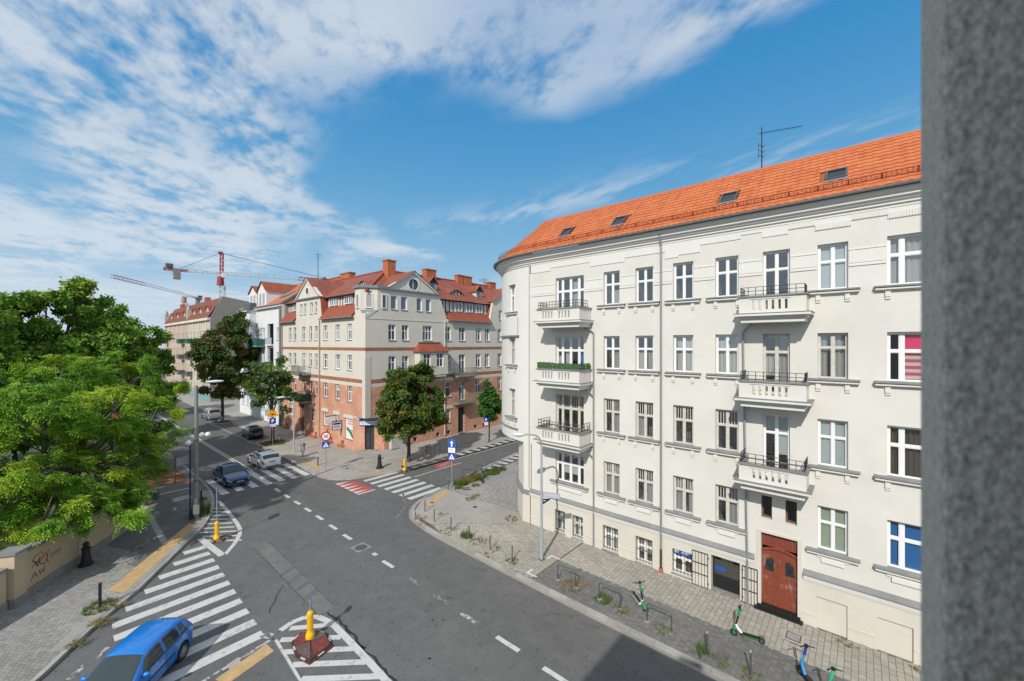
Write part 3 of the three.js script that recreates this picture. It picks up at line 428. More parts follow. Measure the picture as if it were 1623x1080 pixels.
// ================= white corner building =================
const WB = thing('apartment_building', 'large white four storey corner apartment house with bright orange tiled roof', 'building', [0, 0, 0]);
{
  const F = FX(20.35), holesUp = [], addHole = (u, v, w, h) => holesUp.push(rect(u - w / 2, v, u + w / 2, v + h));
  const cols = [-13.08, -10.37, -8.53, -6.59, -4.67, -2.77, -0.89], rows = [3.28, 6.63, 10.12, 13.65], hs = [1.77, 1.89, 1.83, 1.83];
  const L = M.lace, LG = M.laceGrey, full = m => [['curtain', 0.02, 0, 0.98, 1, m]], pair = m => [['curtain', 0.02, 0, 0.36, 0.98, m], ['curtain', 0.66, 0, 0.98, 0.98, m]], left = m => [['curtain', 0.02, 0, 0.45, 0.62, m]];
  const old = { m: M.oldWood, munt: 3, rows: [1.75, 1.0], bar: 0.1 };
  const spec = { // column-row
    '1-0': { ...old, curtains: full(LG) }, '1-1': { ...old, curtains: [['curtain', 0.5, 0, 0.98, 0.6, LG]] }, '1-2': { curtains: [['curtain', 0.5, 0, 0.98, 0.62, LG]] }, '1-3': { curtains: [['curtain', 0.5, 0, 0.98, 0.45, LG]] },
    '2-0': { ...old, curtains: [['curtain', 0.3, 0, 0.98, 0.62, LG]] }, '2-1': { ...old, curtains: left(LG) }, '2-2': { curtains: [['curtain', 0.02, 0, 0.4, 0.62, L], ['curtain', 0.6, 0, 0.98, 0.62, LG]] }, '2-3': {},
    '3-0': { ...old, curtains: pair(LG) }, '3-1': { ...old, curtains: [] }, '3-2': { curtains: [['curtain', 0.1, 0, 0.98, 1, L]] }, '3-3': {},
    '4-0': { ...old, curtains: [['curtain', 0.52, 0, 0.98, 0.98, LG]] }, '4-1': { ...old }, '4-2': { curtains: full(L) }, '4-3': {},
    '6-0': { curtains: [['blind', 0, 0, 1, 1, M.blindGreen]] }, '6-1': { curtains: [['blind', 0, 0.0, 1, 1, M.blindGrey]] }, '6-2': { m: M.oldWood, rows: [2.4, 1], curtains: [['curtain', 0.02, 0, 0.3, 0.98, LG], ['curtain', 0.5, 0, 0.95, 0.98, LG]] }, '6-3': { curtains: [['blind', 0, 0, 1, 1, M.blindGrey]] },
  };
  for (let c = 1; c <= 6; c++) for (let r = 0; r < 4; r++) {
    if (c === 5) continue; addHole(cols[c], rows[r], 0.95, hs[r]);
    addWindow(WB, F, cols[c], rows[r], 0.95, hs[r], { sill: 0.36, brackets: r > 0, apron: r === 0, ...spec[c + '-' + r] });
  }
  // balcony doors of column five
  for (let r = 1; r < 4; r++) { addHole(cols[5], rows[r] - 0.75, 0.97, hs[r] + 0.75); addWindow(WB, F, cols[5], rows[r] - 0.75, 0.97, hs[r] + 0.75, { rows: [2.5, 1], m: r === 2 ? M.oldWood : M.pvc, curtains: r === 2 ? [['curtain', 0.02, 0.3, 0.45, 0.7, L], ['curtain', 0.55, 0.0, 0.98, 0.98, LG]] : r === 1 ? [['blind', 0.5, 0.35, 1, 1, M.blindGrey], ['blind', 0, 0.74, 0.5, 1, M.blindGrey]] : [] }); }
  // the wide windows of column nought and seven
  for (let r = 0; r < 4; r++) { const low = r ? 0.7 : 0; addHole(cols[0], rows[r] - low, 1.95, hs[r] + low); addWindow(WB, F, cols[0], rows[r] - low, 1.95, hs[r] + low, { cols: [0.62, 1, 1, 0.62], rows: r ? [2.3, 1] : [1.75, 1], m: r === 1 ? M.oldWood : M.pvc, bar: 0.12, munt: r === 1 ? 3 : 0, sill: r ? 0 : 0.33, apron: r === 0, curtains: r === 2 ? [['curtain', 0.27, 0.0, 0.48, 0.7, L], ['blind', 0.8, 0, 1, 0.6, M.blindBlue], ['blind', 0, 0, 0.2, 0.55, M.blindGrey]] : r === 3 ? [['curtain', 0.52, 0, 0.75, 0.9, LG]] : r === 0 ? [['blind', 0.22, 0.3, 0.78, 0.62, M.lace]] : [] }); }
  for (let r = 0; r < 4; r++) { addHole(1.42, rows[r], 1.46, hs[r]); addWindow(WB, F, 1.42, rows[r], 1.46, hs[r], { cols: [0.62, 1.3, 0.62], bar: 0.12, sill: 0.36, brackets: r > 0, apron: r === 0, curtains: r === 0 ? [['blind', 0, 0, 1, 1, M.blindBlue]] : r === 2 ? [['blind', 0.3, 0.0, 0.7, 0.62, M.striped], ['blind', 0.3, 0.66, 0.7, 1, M.pink]] : r === 1 ? [['curtain', 0.02, 0, 0.98, 1, mat([0.10, 0.075, 0.05], 0.9)]] : full(LG) }); }
  for (let r = 0; r < 4; r++) { addHole(3.9, rows[r], 0.95, hs[r]); addWindow(WB, F, 3.9, rows[r], 0.95, hs[r], { sill: 0.36, brackets: r > 0, apron: r === 0 }); }
  // dark slots over the house door
  for (const u of [-3.12, -2.245]) { addHole(u, 4.0, 0.4, 0.99); addWindow(WB, F, u, 4.0, 0.4, 0.99, { cols: [1], rows: [1], m: M.brownFrame, fr: 0.04, inset: 0.24 }); }
  wall('facade_wall', F, new G().plate(notched(-16, 6, 2.0, 16.6, [[-3.49, -1.89, 3.5]]), holesUp, -0.4, 0), M.white, WB);
  // plinth storey
  const hp = [[-13.73, 0.25, 0.72, 1.3], [-12.505, 0.25, 0.71, 1.3], [-10.43, 0.22, 0.91, 1.31], [-8.54, 0.18, 0.9, 1.33], [-6.63, 0.30, 0.94, 1.17]];
  hp.forEach(([u, v, w, h], i) => addWindow(WB, F, u, v, w, h, { inset: 0.24, rows: [1.6, 1], grille: 5, flatSill: true, sillMat: M.flashing, curtains: i === 3 ? [['curtain', 0.02, 0.3, 0.98, 1, LG]] : i < 3 ? full(LG) : [] }));
  wall('plinth_wall', F, new G().plate(notched(-16, -3.49, 0, 1.99, [[-5.32, -4.13, 1.75]]), hp.map(([u, v, w, h]) => rect(u - w / 2, v, u + w / 2, v + h)), -0.4, 0.03), M.cream, WB);
  wall('plinth_wall', F, new G().plate(rect(-1.89, 0, 6, 1.99), [rect(-1.39, 0.05, -0.44, 1.4), rect(0.42, 0.07, 1.38, 1.36), rect(2.3, 0.07, 3.26, 1.36)], -0.4, 0.03), M.cream, WB);
  for (const u of [-0.915, 0.9, 2.78]) wall('blind_panel', F, new G().box(u - 0.478, 0.04, -0.2, u + 0.478, 1.41, -0.05), M.cream, WB);
  for (const [a, b] of [[-16, -14.12], [-13.34, -12.88], [-12.13, -10.91], [-9.95, -9.01], [-8.07, -7.12], [-6.14, -5.5], [-1.86, -1.41], [-0.42, 0.4], [1.4, 2.28]]) wall('plinth_course', F, new G().box(a, 0.58, 0.03, b, 0.625, 0.055), M.cream, WB);
  for (const [a, b] of [[-16, -3.56], [-1.82, 6]]) {
    wall('string_course', F, new G().quad([a, 2.2, 0.16], [b, 2.2, 0.16], [b, 2.36, 0.002], [a, 2.36, 0.002]).box(a, 2.14, 0.002, b, 2.2, 0.16), M.flashing, WB);
    wall('string_moulding', F, new G().box(a, 1.93, 0.031, b, 2.0, 0.07).box(a, 2.0, 0.002, b, 2.07, 0.11).box(a, 2.07, 0.002, b, 2.139, 0.14), M.whiteBright, WB);
  }
  // house door in its frame
  wall('door_frame', F, new G().plate([[-3.49, 0], [-3.32, 0], [-3.32, 3.4], [-2.02, 3.4], [-2.02, 0], [-1.89, 0], [-1.89, 3.5], [-3.49, 3.5]], null, -0.3, 0.035), M.cream, WB);
  const door = put(mesh('house_door', new G().box(-0.65, 2.5, -0.05, 0.65, 3.1, 0.0), M.wood, WB), F, -2.67, 0.3, -0.18);
  for (let k = 0; k < 11; k++) mesh('board', new G().box(-0.645 + k * 0.1175, 2.52, 0.001, -0.645 + k * 0.1175 + 0.108, 3.09, 0.018), M.wood, door);
  { const arch = [], n = 12; for (let i = 0; i <= n; i++) { const t = -0.65 + 1.3 * i / n; arch.push([t, 2.27 + 0.16 * (1 - (t / 0.65) ** 2)]); } const top = arch.map(([a, b]) => [a, b + 0.09]).reverse(); mesh('arch_moulding', new G().plate(arch.concat(top), null, 0.0, 0.08), M.wood, door); mesh('carving', new G().plate([[-0.22, 2.52], [-0.1, 2.46], [0.1, 2.46], [0.22, 2.52], [0.12, 2.62], [0, 2.66], [-0.12, 2.62]], null, 0.02, 0.075), M.wood, door);
    for (const s of [-1, 1]) {
      const a = s < 0 ? -0.65 : 0.012, b = s < 0 ? -0.012 : 0.65, tp = t => 2.27 + 0.16 * (1 - (t / 0.65) ** 2), o0 = s < 0 ? [[-0.54, 1.42], [-0.2, 1.42], [-0.2, 1.98], [-0.35, 2.02], [-0.5, 1.88]] : [[0.2, 1.42], [0.54, 1.42], [0.5, 1.88], [0.35, 2.02], [0.2, 1.98]];
      const leaf = mesh('door_leaf', new G().plate([[a, 0], [b, 0], [b, tp(b) - 0.004], [(a + b) / 2, tp((a + b) / 2) - 0.004], [a, tp(a) - 0.004]], [o0, rect(a + 0.12, 0.18, b - 0.12, 0.82), rect(a + 0.12, 0.92, b - 0.12, 1.28)], -0.06, 0.0), M.wood, door);
      mesh('door_panel', new G().box(a + 0.121, 0.181, -0.045, b - 0.121, 0.819, -0.02).box(a + 0.19, 0.25, -0.02, b - 0.19, 0.75, -0.004), M.wood, leaf); mesh('door_panel', new G().box(a + 0.121, 0.921, -0.045, b - 0.121, 1.279, -0.02), M.wood, leaf);
      mesh('door_glass', new G().plate(o0, null, -0.04, -0.034), M.pane, leaf);
      { const g = new G(), cx = s * 0.36; for (let k = 0; k < 4; k++) g.path([[cx - 0.12 + k * 0.08, 1.45, -0.02], [cx - 0.05 + k * 0.03, 1.65, -0.015], [cx - 0.12 + k * 0.08, 1.86, -0.02]], 0.008, 4); g.box(cx - 0.15, 1.645, -0.024, cx + 0.15, 1.66, -0.01); mesh('ironwork', g, M.iron, leaf); }
    }
    mesh('cover_strip', new G().box(-0.045, 0.0, 0.001, 0.045, 2.36, 0.04), M.wood, door);
  }
  wall('door_step', F, new G().box(-3.55, 0.1, -0.3, -1.83, 0.2, 0.26).box(-3.46, 0.2, -0.3, -1.92, 0.31, 0.1), M.black, WB);
  // shop entrance
  const shop = put(mesh('shop_door', new G().plate(rect(-0.595, 0, 0.595, 1.75), [rect(-0.53, 0.78, 0.53, 1.68)], -0.03, 0.03), M.black, WB), F, -4.725, 0.0, -0.3);
  mesh('door_glass', new G().box(-0.53, 0.78, -0.008, 0.53, 1.68, 0.008), phys([0.05, 0.05, 0.05], 0.05, { ior: 1.9 }), shop);
  mesh('shop_lettering', new G().quad([-0.5, 1.46, 0.012], [0.52, 1.46, 0.012], [0.52, 1.66, 0.012], [-0.5, 1.66, 0.012]), mat([1, 1, 1], 0.6, { map: canvasMap(512, 100, (x, w, h) => { x.fillStyle = '#1b1b1b'; x.fillRect(0, 0, w, h); x.fillStyle = '#b9b9b6'; x.font = 'bold 92px sans-serif'; x.textAlign = 'center'; x.fillText('LEDIX', w / 2, 84); }) }), shop);
  { const q = shop.children[1].geometry.attributes.uv; for (let i = 0; i < q.count; i++) { const pA = shop.children[1].geometry.attributes.position; q.setXY(i, (pA.getX(i) + 0.5) / 1.02, (pA.getY(i) - 1.46) / 0.2); } }
  mesh('arrow_sign', new G().plate([[-0.5, 1.0], [-0.1, 1.0], [-0.02, 1.08], [-0.1, 1.16], [-0.5, 1.16]], null, 0.01, 0.02), M.signBlue, shop);
  wall('shop_step', F, new G().box(-5.3, 0.05, -0.34, -4.15, 0.16, 0.02), M.concrete, WB);
  wall('arrow_sign', F, new G().plate([[-7.05, 1.22], [-6.3, 1.22], [-6.17, 1.33], [-6.3, 1.45], [-7.05, 1.45]], null, -0.1, -0.07), M.signBlue, WB);
  { const g = new G(); for (let k = 0; k < 3; k++) g.box(-6.75 + 0.05 * k, 1.29 + k * 0.04, -0.069, -6.4 + 0.05 * k, 1.31 + k * 0.04, -0.066); g.box(-7.02, 1.28, -0.069, -6.82, 1.39, -0.066); wall('sign_lettering', F, g, M.signWhite, WB); }
  for (const [a, b, t] of [[-6.13, -5.44, 0.4], [-4.02, -3.44, 0.12]]) { const g = new G(), z = 0.11, n = 5; for (let k = 0; k <= n; k++) { const x = lerp(a, b, k / n); g.cyl([x, 0.1, z], [x, 1.75, z], k % n ? 0.010 : 0.016, undefined, 5); } for (const y of [0.13, 0.72, 1.22, 1.74]) g.box(a, y - 0.014, z - 0.008, b, y + 0.014, z + 0.008); const hx = t > 0.3 ? b : a; g.box(hx - 0.02, 0.3, 0.028, hx + 0.02, 0.36, z).box(hx - 0.02, 1.5, 0.028, hx + 0.02, 1.56, z); wall('folding_grille', F, g, M.iron, WB); }
  // upper decoration: white frieze with steps, band between the top windows, cornice
  { const st = [[-16, 15.98], [-14.4, 15.98], [-14.4, 16.15], [-11.7, 16.15], [-11.7, 15.9], [-9.6, 15.9], [-9.6, 16.1], [-7.45, 16.1], [-7.45, 15.75], [-6.8, 15.75], [-6.8, 15.85], [-5.8, 15.85], [-5.8, 16.18], [-4.1, 16.18], [-4.1, 16.34], [-3.3, 16.34], [-3.3, 16.1], [-2.35, 16.1], [-2.35, 16.26], [-1.45, 16.26], [-1.45, 16.05], [-0.35, 16.05], [-0.35, 16.25], [0.7, 16.25], [0.7, 16.1], [2.2, 16.1], [2.2, 16.3], [6, 16.3]];
    wall('frieze', F, new G().plate([...st, [6, 16.6], [-16, 16.6]], null, 0.0, 0.03), M.whiteBright, WB);
    for (let u = -2.3; u < 5.9; u += 0.075) { const b = u < -1.45 ? 16.28 : u < -0.35 ? 16.07 : u < 0.7 ? 16.27 : u < 2.2 ? 16.12 : 16.32; mesh('flute', fluteGeo(), M.whiteBright, WB).position.set(20.35 - 0.03, b, u); }
    const gaps = [[-16, -14.08], [-12.08, -10.87], [-9.87, -9.03], [-8.03, -7.09], [-6.09, -5.17], [-4.17, -3.28], [-2.26, -1.39], [-0.39, 0.66], [2.18, 3.4], [4.4, 6]];
    for (const [a, b] of gaps) { wall('band_panel', F, new G().box(a, 14.62, 0, b, 15.1, 0.02), M.whiteBright, WB); wall('band_rib', F, new G().box(a, 15.12, 0, b, 15.155, 0.035), M.whiteBright, WB); wall('band_rib', F, new G().box(a, 14.5, 0, b, 14.57, 0.035), M.whiteBright, WB); if (b - a < 1.5) for (const c of [a + 0.12, b - 0.12]) wall('band_rib', F, new G().box(c - 0.015, 14.571, 0.021, c + 0.015, 15.119, 0.03), M.whiteBright, WB); }
  }
  const prof = [[0.0, 16.5], [0.05, 16.5], [0.05, 16.58], [0.12, 16.62], [0.12, 16.68], [0.2, 16.74], [0.22, 16.8], [0.31, 16.84], [0.31, 16.94], [0.38, 16.99], [0.42, 17.06], [0.42, 17.12]];
  { const g = new G(); for (let i = 0; i + 1 < prof.length; i++) { const [a, b] = prof[i], [c, d] = prof[i + 1]; g.quad([20.35 - a, b, 6], [20.35 - c, d, 6], [20.35 - c, d, -16], [20.35 - a, b, -16]); } g.quad([19.93, 17.12, 6], [20.7, 17.15, 6], [20.7, 17.15, -16], [19.93, 17.12, -16]); mesh('cornice', g, M.whiteBright, WB); }
  const CC = [25.85, 0, -16], A0 = Math.PI / 2, A1 = Math.PI;
  mesh('corner_cornice', new G().lathe([...prof.map(([w, v]) => [5.5 + w, v]), [5.2, 17.15]], 36, CC, A0, A1), M.whiteBright, WB);
  // rounded corner with one window a storey
  { const wa = [Math.PI - 0.42, Math.PI - 0.26], g = new G(), col = (a, b, v0, v1, n) => g.lathe([[5.5, v0], [5.5, v1]], n, CC, a, b);
    col(wa[1], A1, 5.2, 16.5, 8); col(A0, wa[0], 5.2, 16.5, 24); const vs = [5.2]; for (let r = 1; r < 4; r++) vs.push(rows[r], rows[r] + hs[r]); vs.push(16.5); for (let i = 0; i < vs.length; i += 2) col(wa[0], wa[1], vs[i], vs[i + 1], 4);
    g.prism([[25.85, -16], ...Array.from({ length: 19 }, (_, i) => { const t = A1 - (A1 - A0) * i / 18; return [25.85 + 5.5 * Math.cos(t), -16 - 5.5 * Math.sin(t)]; })], null, 5.2); // underside
    // reveals
    for (const t of wa) for (let r = 1; r < 4; r++) { const P = R => [25.85 + R * Math.cos(t), -16 - R * Math.sin(t)], a = P(5.5), b = P(5.1); g.quad([a[0], rows[r], a[1]], [b[0], rows[r], b[1]], [b[0], rows[r] + hs[r], b[1]], [a[0], rows[r] + hs[r], a[1]]); }
    mesh('corner_wall', g, M.whiteBright, WB);
    const tm = (wa[0] + wa[1]) / 2, cx = 25.85 + 5.5 * Math.cos(tm), cz = -16 - 5.5 * Math.sin(tm), ry = Math.PI / 2 + tm; // face outwards
    for (let r = 1; r < 4; r++) { const FF = { rot: ry, pos: (u, v, w = 0) => [cx + Math.cos(tm) * w, v, cz - Math.sin(tm) * w] }; addWindow(WB, FF, 0, rows[r], 0.87, hs[r], { inset: 0.25, m: r === 3 ? M.pvc : M.oldWood, sill: 0.3, brackets: r < 3, curtains: full(LG) }); }
    const ring = (name, v0, v1, a, b, w, m) => mesh(name, new G().lathe([[5.5, v0], [5.5 + w, v0], [5.5 + w, v1], [5.5, v1 + 0.03]], 12, CC, Math.PI - b, Math.PI - a), m, WB);
    ring('corner_ledge', 12.0, 12.07, 0.18, 0.9, 0.12, M.flashing); ring('corner_panel', 12.1, 13.3, 0.2, 0.9, 0.06, M.whiteBright);
    ring('corner_ledge', 5.9, 5.95, 0.2, 0.9, 0.1, M.flashing);
  }
  // lower corner under the overhang
  mesh('corner_base', new G().prism([[20.35, -15.9], [20.35, -16.55], [20.75, -16.95], [21.6, -18.0], [23.2, -19.2], [30, -19.4], [30, -15.9]], 0, 5.2), M.white, WB);
  mesh('corner_plinth', new G().prism([[20.32, -15.95], [20.32, -16.6], [20.7, -17.02], [21.56, -18.05], [23.15, -19.27], [30, -19.5], [30, -15.95]], 0, 1.99), M.cream, WB);
  mesh('corner_course', new G().prism([[20.19, -16], [20.19, -16.68], [20.6, -17.15], [21.45, -18.15], [23.1, -19.4], [30, -19.6], [30, -16]], 1.995, 2.2), M.flashing, WB);
  wall('corner_strip', F, new G().box(-16.06, 2.37, 0.001, -15.94, 16.5, 0.03), M.whiteBright, WB);
  // rest of the shell
  mesh('rear_wall', new G().box(31, 0, -21.5, 31.4, 17, 6).box(20.7, 0, 6, 31, 17, 6.4).box(25.85, 0, -21.5, 60, 17, -21.1), M.white, WB);
  // downpipes and gutter
  const pipe = (pts, r, m, name = 'downpipe') => mesh(name, new G().path(pts, r, 10), m, WB);
  pipe([[20.02, 17.05, -7.62], [20.22, 16.4, -7.62], [20.22, 1.3, -7.62]], 0.055, M.zinc); pipe([[20.22, 1.3, -7.62], [20.22, 0.35, -7.62]], 0.062, M.pipeDark); mesh('pipe_shoe', new G().cbox(20.22, 0.24, -7.62, 0.16, 0.22, 0.16), M.chimney, WB);
  pipe([[20.05, 12.42, -11.9], [20.2, 12.32, -11.6], [20.24, 12.15, -11.42], [20.24, 0.15, -11.42]], 0.042, M.zinc); pipe([[20.0, 9.0, -11.7], [20.24, 8.55, -11.43]], 0.036, M.zinc); pipe([[20.0, 5.55, -11.7], [20.24, 5.1, -11.43]], 0.036, M.zinc);
  pipe([[20.0, 12.35, -3.6], [20.2, 12.2, -3.85], [20.24, 12.0, -4.0], [20.24, 0.15, -3.8]], 0.042, M.zinc); pipe([[20.0, 8.9, -3.6], [20.24, 8.6, -3.93]], 0.036, M.zinc); pipe([[20.02, 17.0, -16.05], [20.3, 16.6, -16.05], [20.28, 2.4, -16.05]], 0.02, M.zinc, 'lightning_rod');
  { const n = 6, g = new G(), P = (i, z) => { const t = Math.PI * i / n; return [19.79 - 0.085 * Math.cos(t), 17.19 - 0.075 * Math.sin(t), z]; }; for (let i = 0; i < n; i++) g.quad(P(i, 6), P(i + 1, 6), P(i + 1, -16), P(i, -16)); mesh('gutter', g, M.zinc, WB); const pr = Array.from({ length: 7 }, (_, i) => { const t = Math.PI * i / 6; return [6.06 + 0.085 * Math.cos(t), 17.19 - 0.085 * Math.sin(t)]; }); mesh('gutter', new G().lathe(pr, 30, CC, A0, A1), M.zinc, WB); }
  // balconies
  function balcony(u0, u1, depth, top, o) {
    const F0 = F, d = depth, c = (u0 + u1) / 2, hw = (u1 - u0) / 2, b = put(mesh('balcony', new G().box(-hw - 0.16, -0.10, 0.001, hw + 0.16, 0.0, d + 0.16).box(-hw - 0.02, -0.2, 0.001, hw + 0.02, -0.104, d + 0.02).box(-hw + 0.06, -0.36, 0.001, hw - 0.06, -0.204, d - 0.06), M.white, WB), F0, c, top, 0);
    mesh('slab_flashing', new G().box(-hw - 0.18, 0.001, 0.002, hw + 0.18, 0.025, d + 0.18), M.flashing, b);
    const slots = [], ph = 0.68; for (const [a, e, n] of o.panels) for (let k = 0; k < n; k++) { const x = lerp(a, e, (k + 0.5) / n); slots.push(rect(x - 0.045, 0.16, x + 0.045, 0.54)); }
    mesh('parapet', new G().plate(rect(-hw, 0.026, hw, ph), slots, d - 0.12, d), M.white, b);
    for (const [a, e] of o.panels) mesh('parapet_frame', new G().box(a - 0.02, 0.595, d, e + 0.02, 0.625, d + 0.03), M.white, b);
    for (const s of [-1, 1]) { const g = new G(); g.at(s * hw, 0, 0, s * Math.PI / 2).plate(s > 0 ? rect(-d + 0.121, 0.026, -0.001, ph) : rect(0.001, 0.026, d - 0.121, ph), [0.35, 0.55].map(t => rect((s > 0 ? -1 : 1) * d * t - 0.045, 0.16, (s > 0 ? -1 : 1) * d * t + 0.045, 0.54)), -0.12, -0.001); mesh('parapet_side', g, M.white, b); }
    mesh('coping', new G().plate([[-hw - 0.06, 0], [hw + 0.06, 0], [hw + 0.06, d + 0.06], [-hw - 0.06, d + 0.06]].map(q => q), [[[-hw + 0.15, -0.0 + 0.002], [hw - 0.15, 0.002], [hw - 0.15, d - 0.15], [-hw + 0.15, d - 0.15]]], 0, 0.06).at(), M.flashing, b).rotation.x = Math.PI / 2; b.children[b.children.length - 1].position.y = ph + 0.061;
    // railing of flat iron
    const g = new G(), y0 = ph + 0.062, y1 = y0 + o.rail, e = hw - 0.06, z1 = d - 0.06, bars = o.bars; for (const y of [y1, y0 + o.rail * 0.55, y0 + 0.05]) { g.box(-e, y - 0.01, z1 - 0.008, e, y + 0.01, z1 + 0.008); for (const s of [-1, 1]) g.box(s * e - 0.008, y - 0.012, o.ends ? 0.05 : d * 0.25, s * e + 0.008, y + 0.012, z1 + 0.009); }
    for (let k = 0; k <= bars; k++) { const x = lerp(-e, e, k / bars); g.box(x - 0.011, y0 - 0.002, z1 - 0.011, x + 0.011, y1 + 0.011, z1 + 0.011); } for (const s of [-1, 1]) for (let k = 0; k < 4; k++) { const z = lerp(o.ends ? 0.06 : d * 0.26, z1, k / 4); g.box(s * e - 0.011, y0 - 0.002, z - 0.011, s * e + 0.011, y1 + 0.013, z + 0.011); }
    mesh('railing', g, o.m || M.iron, b); return b;
  }
  const pa = [[-1.1, -0.28, 4], [0.02, 0.86, 4]];
  balcony(-14.5, -11.62, 1.28, 12.82, { panels: pa, rail: 0.38, bars: 14 });
  const bg = balcony(-14.5, -11.62, 1.28, 9.36, { panels: pa, rail: 0.3, bars: 14, m: M.ironGreen });
  { const g = new G(), r = rng(5); for (let k = 0; k < 900; k++) { const t = r(), side = r() < 0.2, x = side ? (r() < 0.5 ? -1.4 : 1.4) : lerp(-1.4, 1.4, t), z = side ? r() * 1.2 : 1.26, y = 0.76 + r() * 0.3, s = 0.035 + r() * 0.035, a = r() * 6.3, c = Math.cos(a) * s, d = Math.sin(a) * s; g.quad([x - c, y - d, z + r() * 0.05], [x + d, y - c, z + r() * 0.05], [x + c, y + d, z + r() * 0.06], [x - d, y + c, z + r() * 0.05]); } mesh('ivy_screen', g, phys([0.06, 0.12, 0.04], 0.8), bg, 'stuff'); }
  balcony(-14.5, -11.62, 1.28, 5.92, { panels: pa, rail: 0.42, bars: 14, ends: true });
  const pb = [[-0.72, 0.62, 6]];
  balcony(-3.95, -1.63, 1.12, 12.76, { panels: pb, rail: 0.36, bars: 8 }); balcony(-3.95, -1.63, 1.12, 9.26, { panels: pb, rail: 0.36, bars: 8, ends: true }); balcony(-3.95, -1.63, 1.12, 5.8, { panels: pb, rail: 0.40, bars: 8, ends: true });
  // ---- tiled roof ----
  const E0 = [19.86, 17.22], R0 = [23.1, 20.06], SL = Math.hypot(R0[0] - E0[0], R0[1] - E0[1]), pitch = Math.atan2(R0[1] - E0[1], R0[0] - E0[0]), onRoof = s => [lerp(E0[0], R0[0], s / SL), lerp(E0[1], R0[1], s / SL)];
  const roof = mesh('roof', new G().quad([E0[0], E0[1] - 0.05, 6], [R0[0], R0[1] - 0.05, 6], [R0[0], R0[1] - 0.05, -16], [E0[0], E0[1] - 0.05, -16]).quad([R0[0], R0[1] - 0.05, 6], [31.4, 17, 6], [31.4, 17, -16], [R0[0], R0[1] - 0.05, -16]).lathe([[5.99, E0[1] - 0.05], [2.75, R0[1] - 0.05], [0, R0[1] - 0.3]], 36, CC, A0, A1).tri([R0[0], R0[1] - 0.05, 6], [E0[0], E0[1] - 0.05, 6], [31.4, 17, 6]), mat([0.30, 0.085, 0.03], 0.85), WB);
  const tw = 0.3, tl = 0.335, tg = new G(), prof2 = [[-0.152, 0.008], [-0.09, 0.0], [-0.02, 0.003], [0.05, 0.018], [0.11, 0.022], [0.152, 0.010]];
  for (let i = 0; i + 1 < prof2.length; i++) { const [a, b] = prof2[i], [c, d] = prof2[i + 1]; tg.quad([a, b + 0.034, 0], [c, d + 0.034, 0], [c, d, -tl - 0.03], [a, b, -tl - 0.03]); tg.quad([a, b - 0.01, 0], [c, d - 0.01, 0], [c, d + 0.034, 0], [a, b + 0.034, 0]); }
  const tgeo = tg.geo(), rr = rng(77), tiles = [], nrow = Math.floor(SL / (SL / 13)), step = SL / 13, sky = [[-0.8], [-4.75], [-10.3], [-13.8]].map(q => q[0]), skyS = [1.75, 1.75, 1.75, 1.75];
  const q0 = new THREE.Quaternion(), isSky = (z, s) => sky.some((c, i) => Math.abs(z - c) < 0.42 && s > skyS[i] - 0.6 && s < skyS[i] + 0.5);
  for (let k = 0; k < 13; k++) for (let z = -15.9; z < 5.95; z += tw) { if (isSky(z, k * step + 0.15)) continue; const [x, y] = onRoof(k * step); tiles.push({ p: V(x, y, z), q: new THREE.Quaternion().setFromEuler(new THREE.Euler(pitch + (rr() - 0.5) * 0.02, -Math.PI / 2, (rr() - 0.5) * 0.01, 'YXZ')), t: rr(), d: Math.hypot(x, y - 11.5, z), s: 1 }); }
  for (let k = 0; k < 13; k++) { const s = k * step, [x] = onRoof(s), R = 25.85 - x, n = Math.max(6, Math.round(R * Math.PI / 2 / tw)); for (let i = 0; i < n; i++) { const t = A1 - (A1 - A0) * (i + 0.5) / n; tiles.push({ p: V(25.85 + R * Math.cos(t), onRoof(s)[1], -16 - R * Math.sin(t)), q: new THREE.Quaternion().setFromEuler(new THREE.Euler(pitch, t + Math.PI / 2, 0, 'YXZ')), t: rr(), d: 99, s: R * Math.PI / 2 / tw / n }); } }
  tiles.sort((a, b) => a.d - b.d);
  const tcol = t => [0.52 + 0.10 * (t - 0.5), 0.150 + 0.05 * (t - 0.5), 0.050 + 0.02 * (t - 0.5)], tmats = [0.1, 0.35, 0.6, 0.85].map(t => mat(tcol(t), 0.7));
  tiles.slice(0, 300).forEach(t => { const o = mesh('roof_tile', tgeo, tmats[Math.floor(t.t * 4)], roof); o.position.copy(t.p); o.quaternion.copy(t.q); });
  { const rest = tiles.slice(300), im = new THREE.InstancedMesh(tgeo, mat([1, 1, 1], 0.7), rest.length); im.name = 'roof_tile_field'; im.userData.kind = 'stuff'; im.castShadow = im.receiveShadow = true; const m4 = new THREE.Matrix4(), c = new THREE.Color(); rest.forEach((t, i) => { m4.compose(t.p, t.q, V(t.s, 1, 1)); im.setMatrixAt(i, m4); im.setColorAt(i, c.setRGB(...tcol(t.t))); }); roof.add(im); }
  mesh('ridge_cap', new G().cyl([R0[0], R0[1] - 0.03, 6], [R0[0], R0[1] - 0.03, -16], 0.12, 0.12, 8), mat([0.5, 0.13, 0.04], 0.75), roof);
  mesh('ridge_cap', new G().path(Array.from({ length: 12 }, (_, i) => { const t = A1 - (A1 - A0) * i / 11; return [25.85 + 2.75 * Math.cos(t), R0[1] - 0.03, -16 - 2.75 * Math.sin(t)]; }), 0.12, 8), mat([0.5, 0.13, 0.04], 0.75), roof);
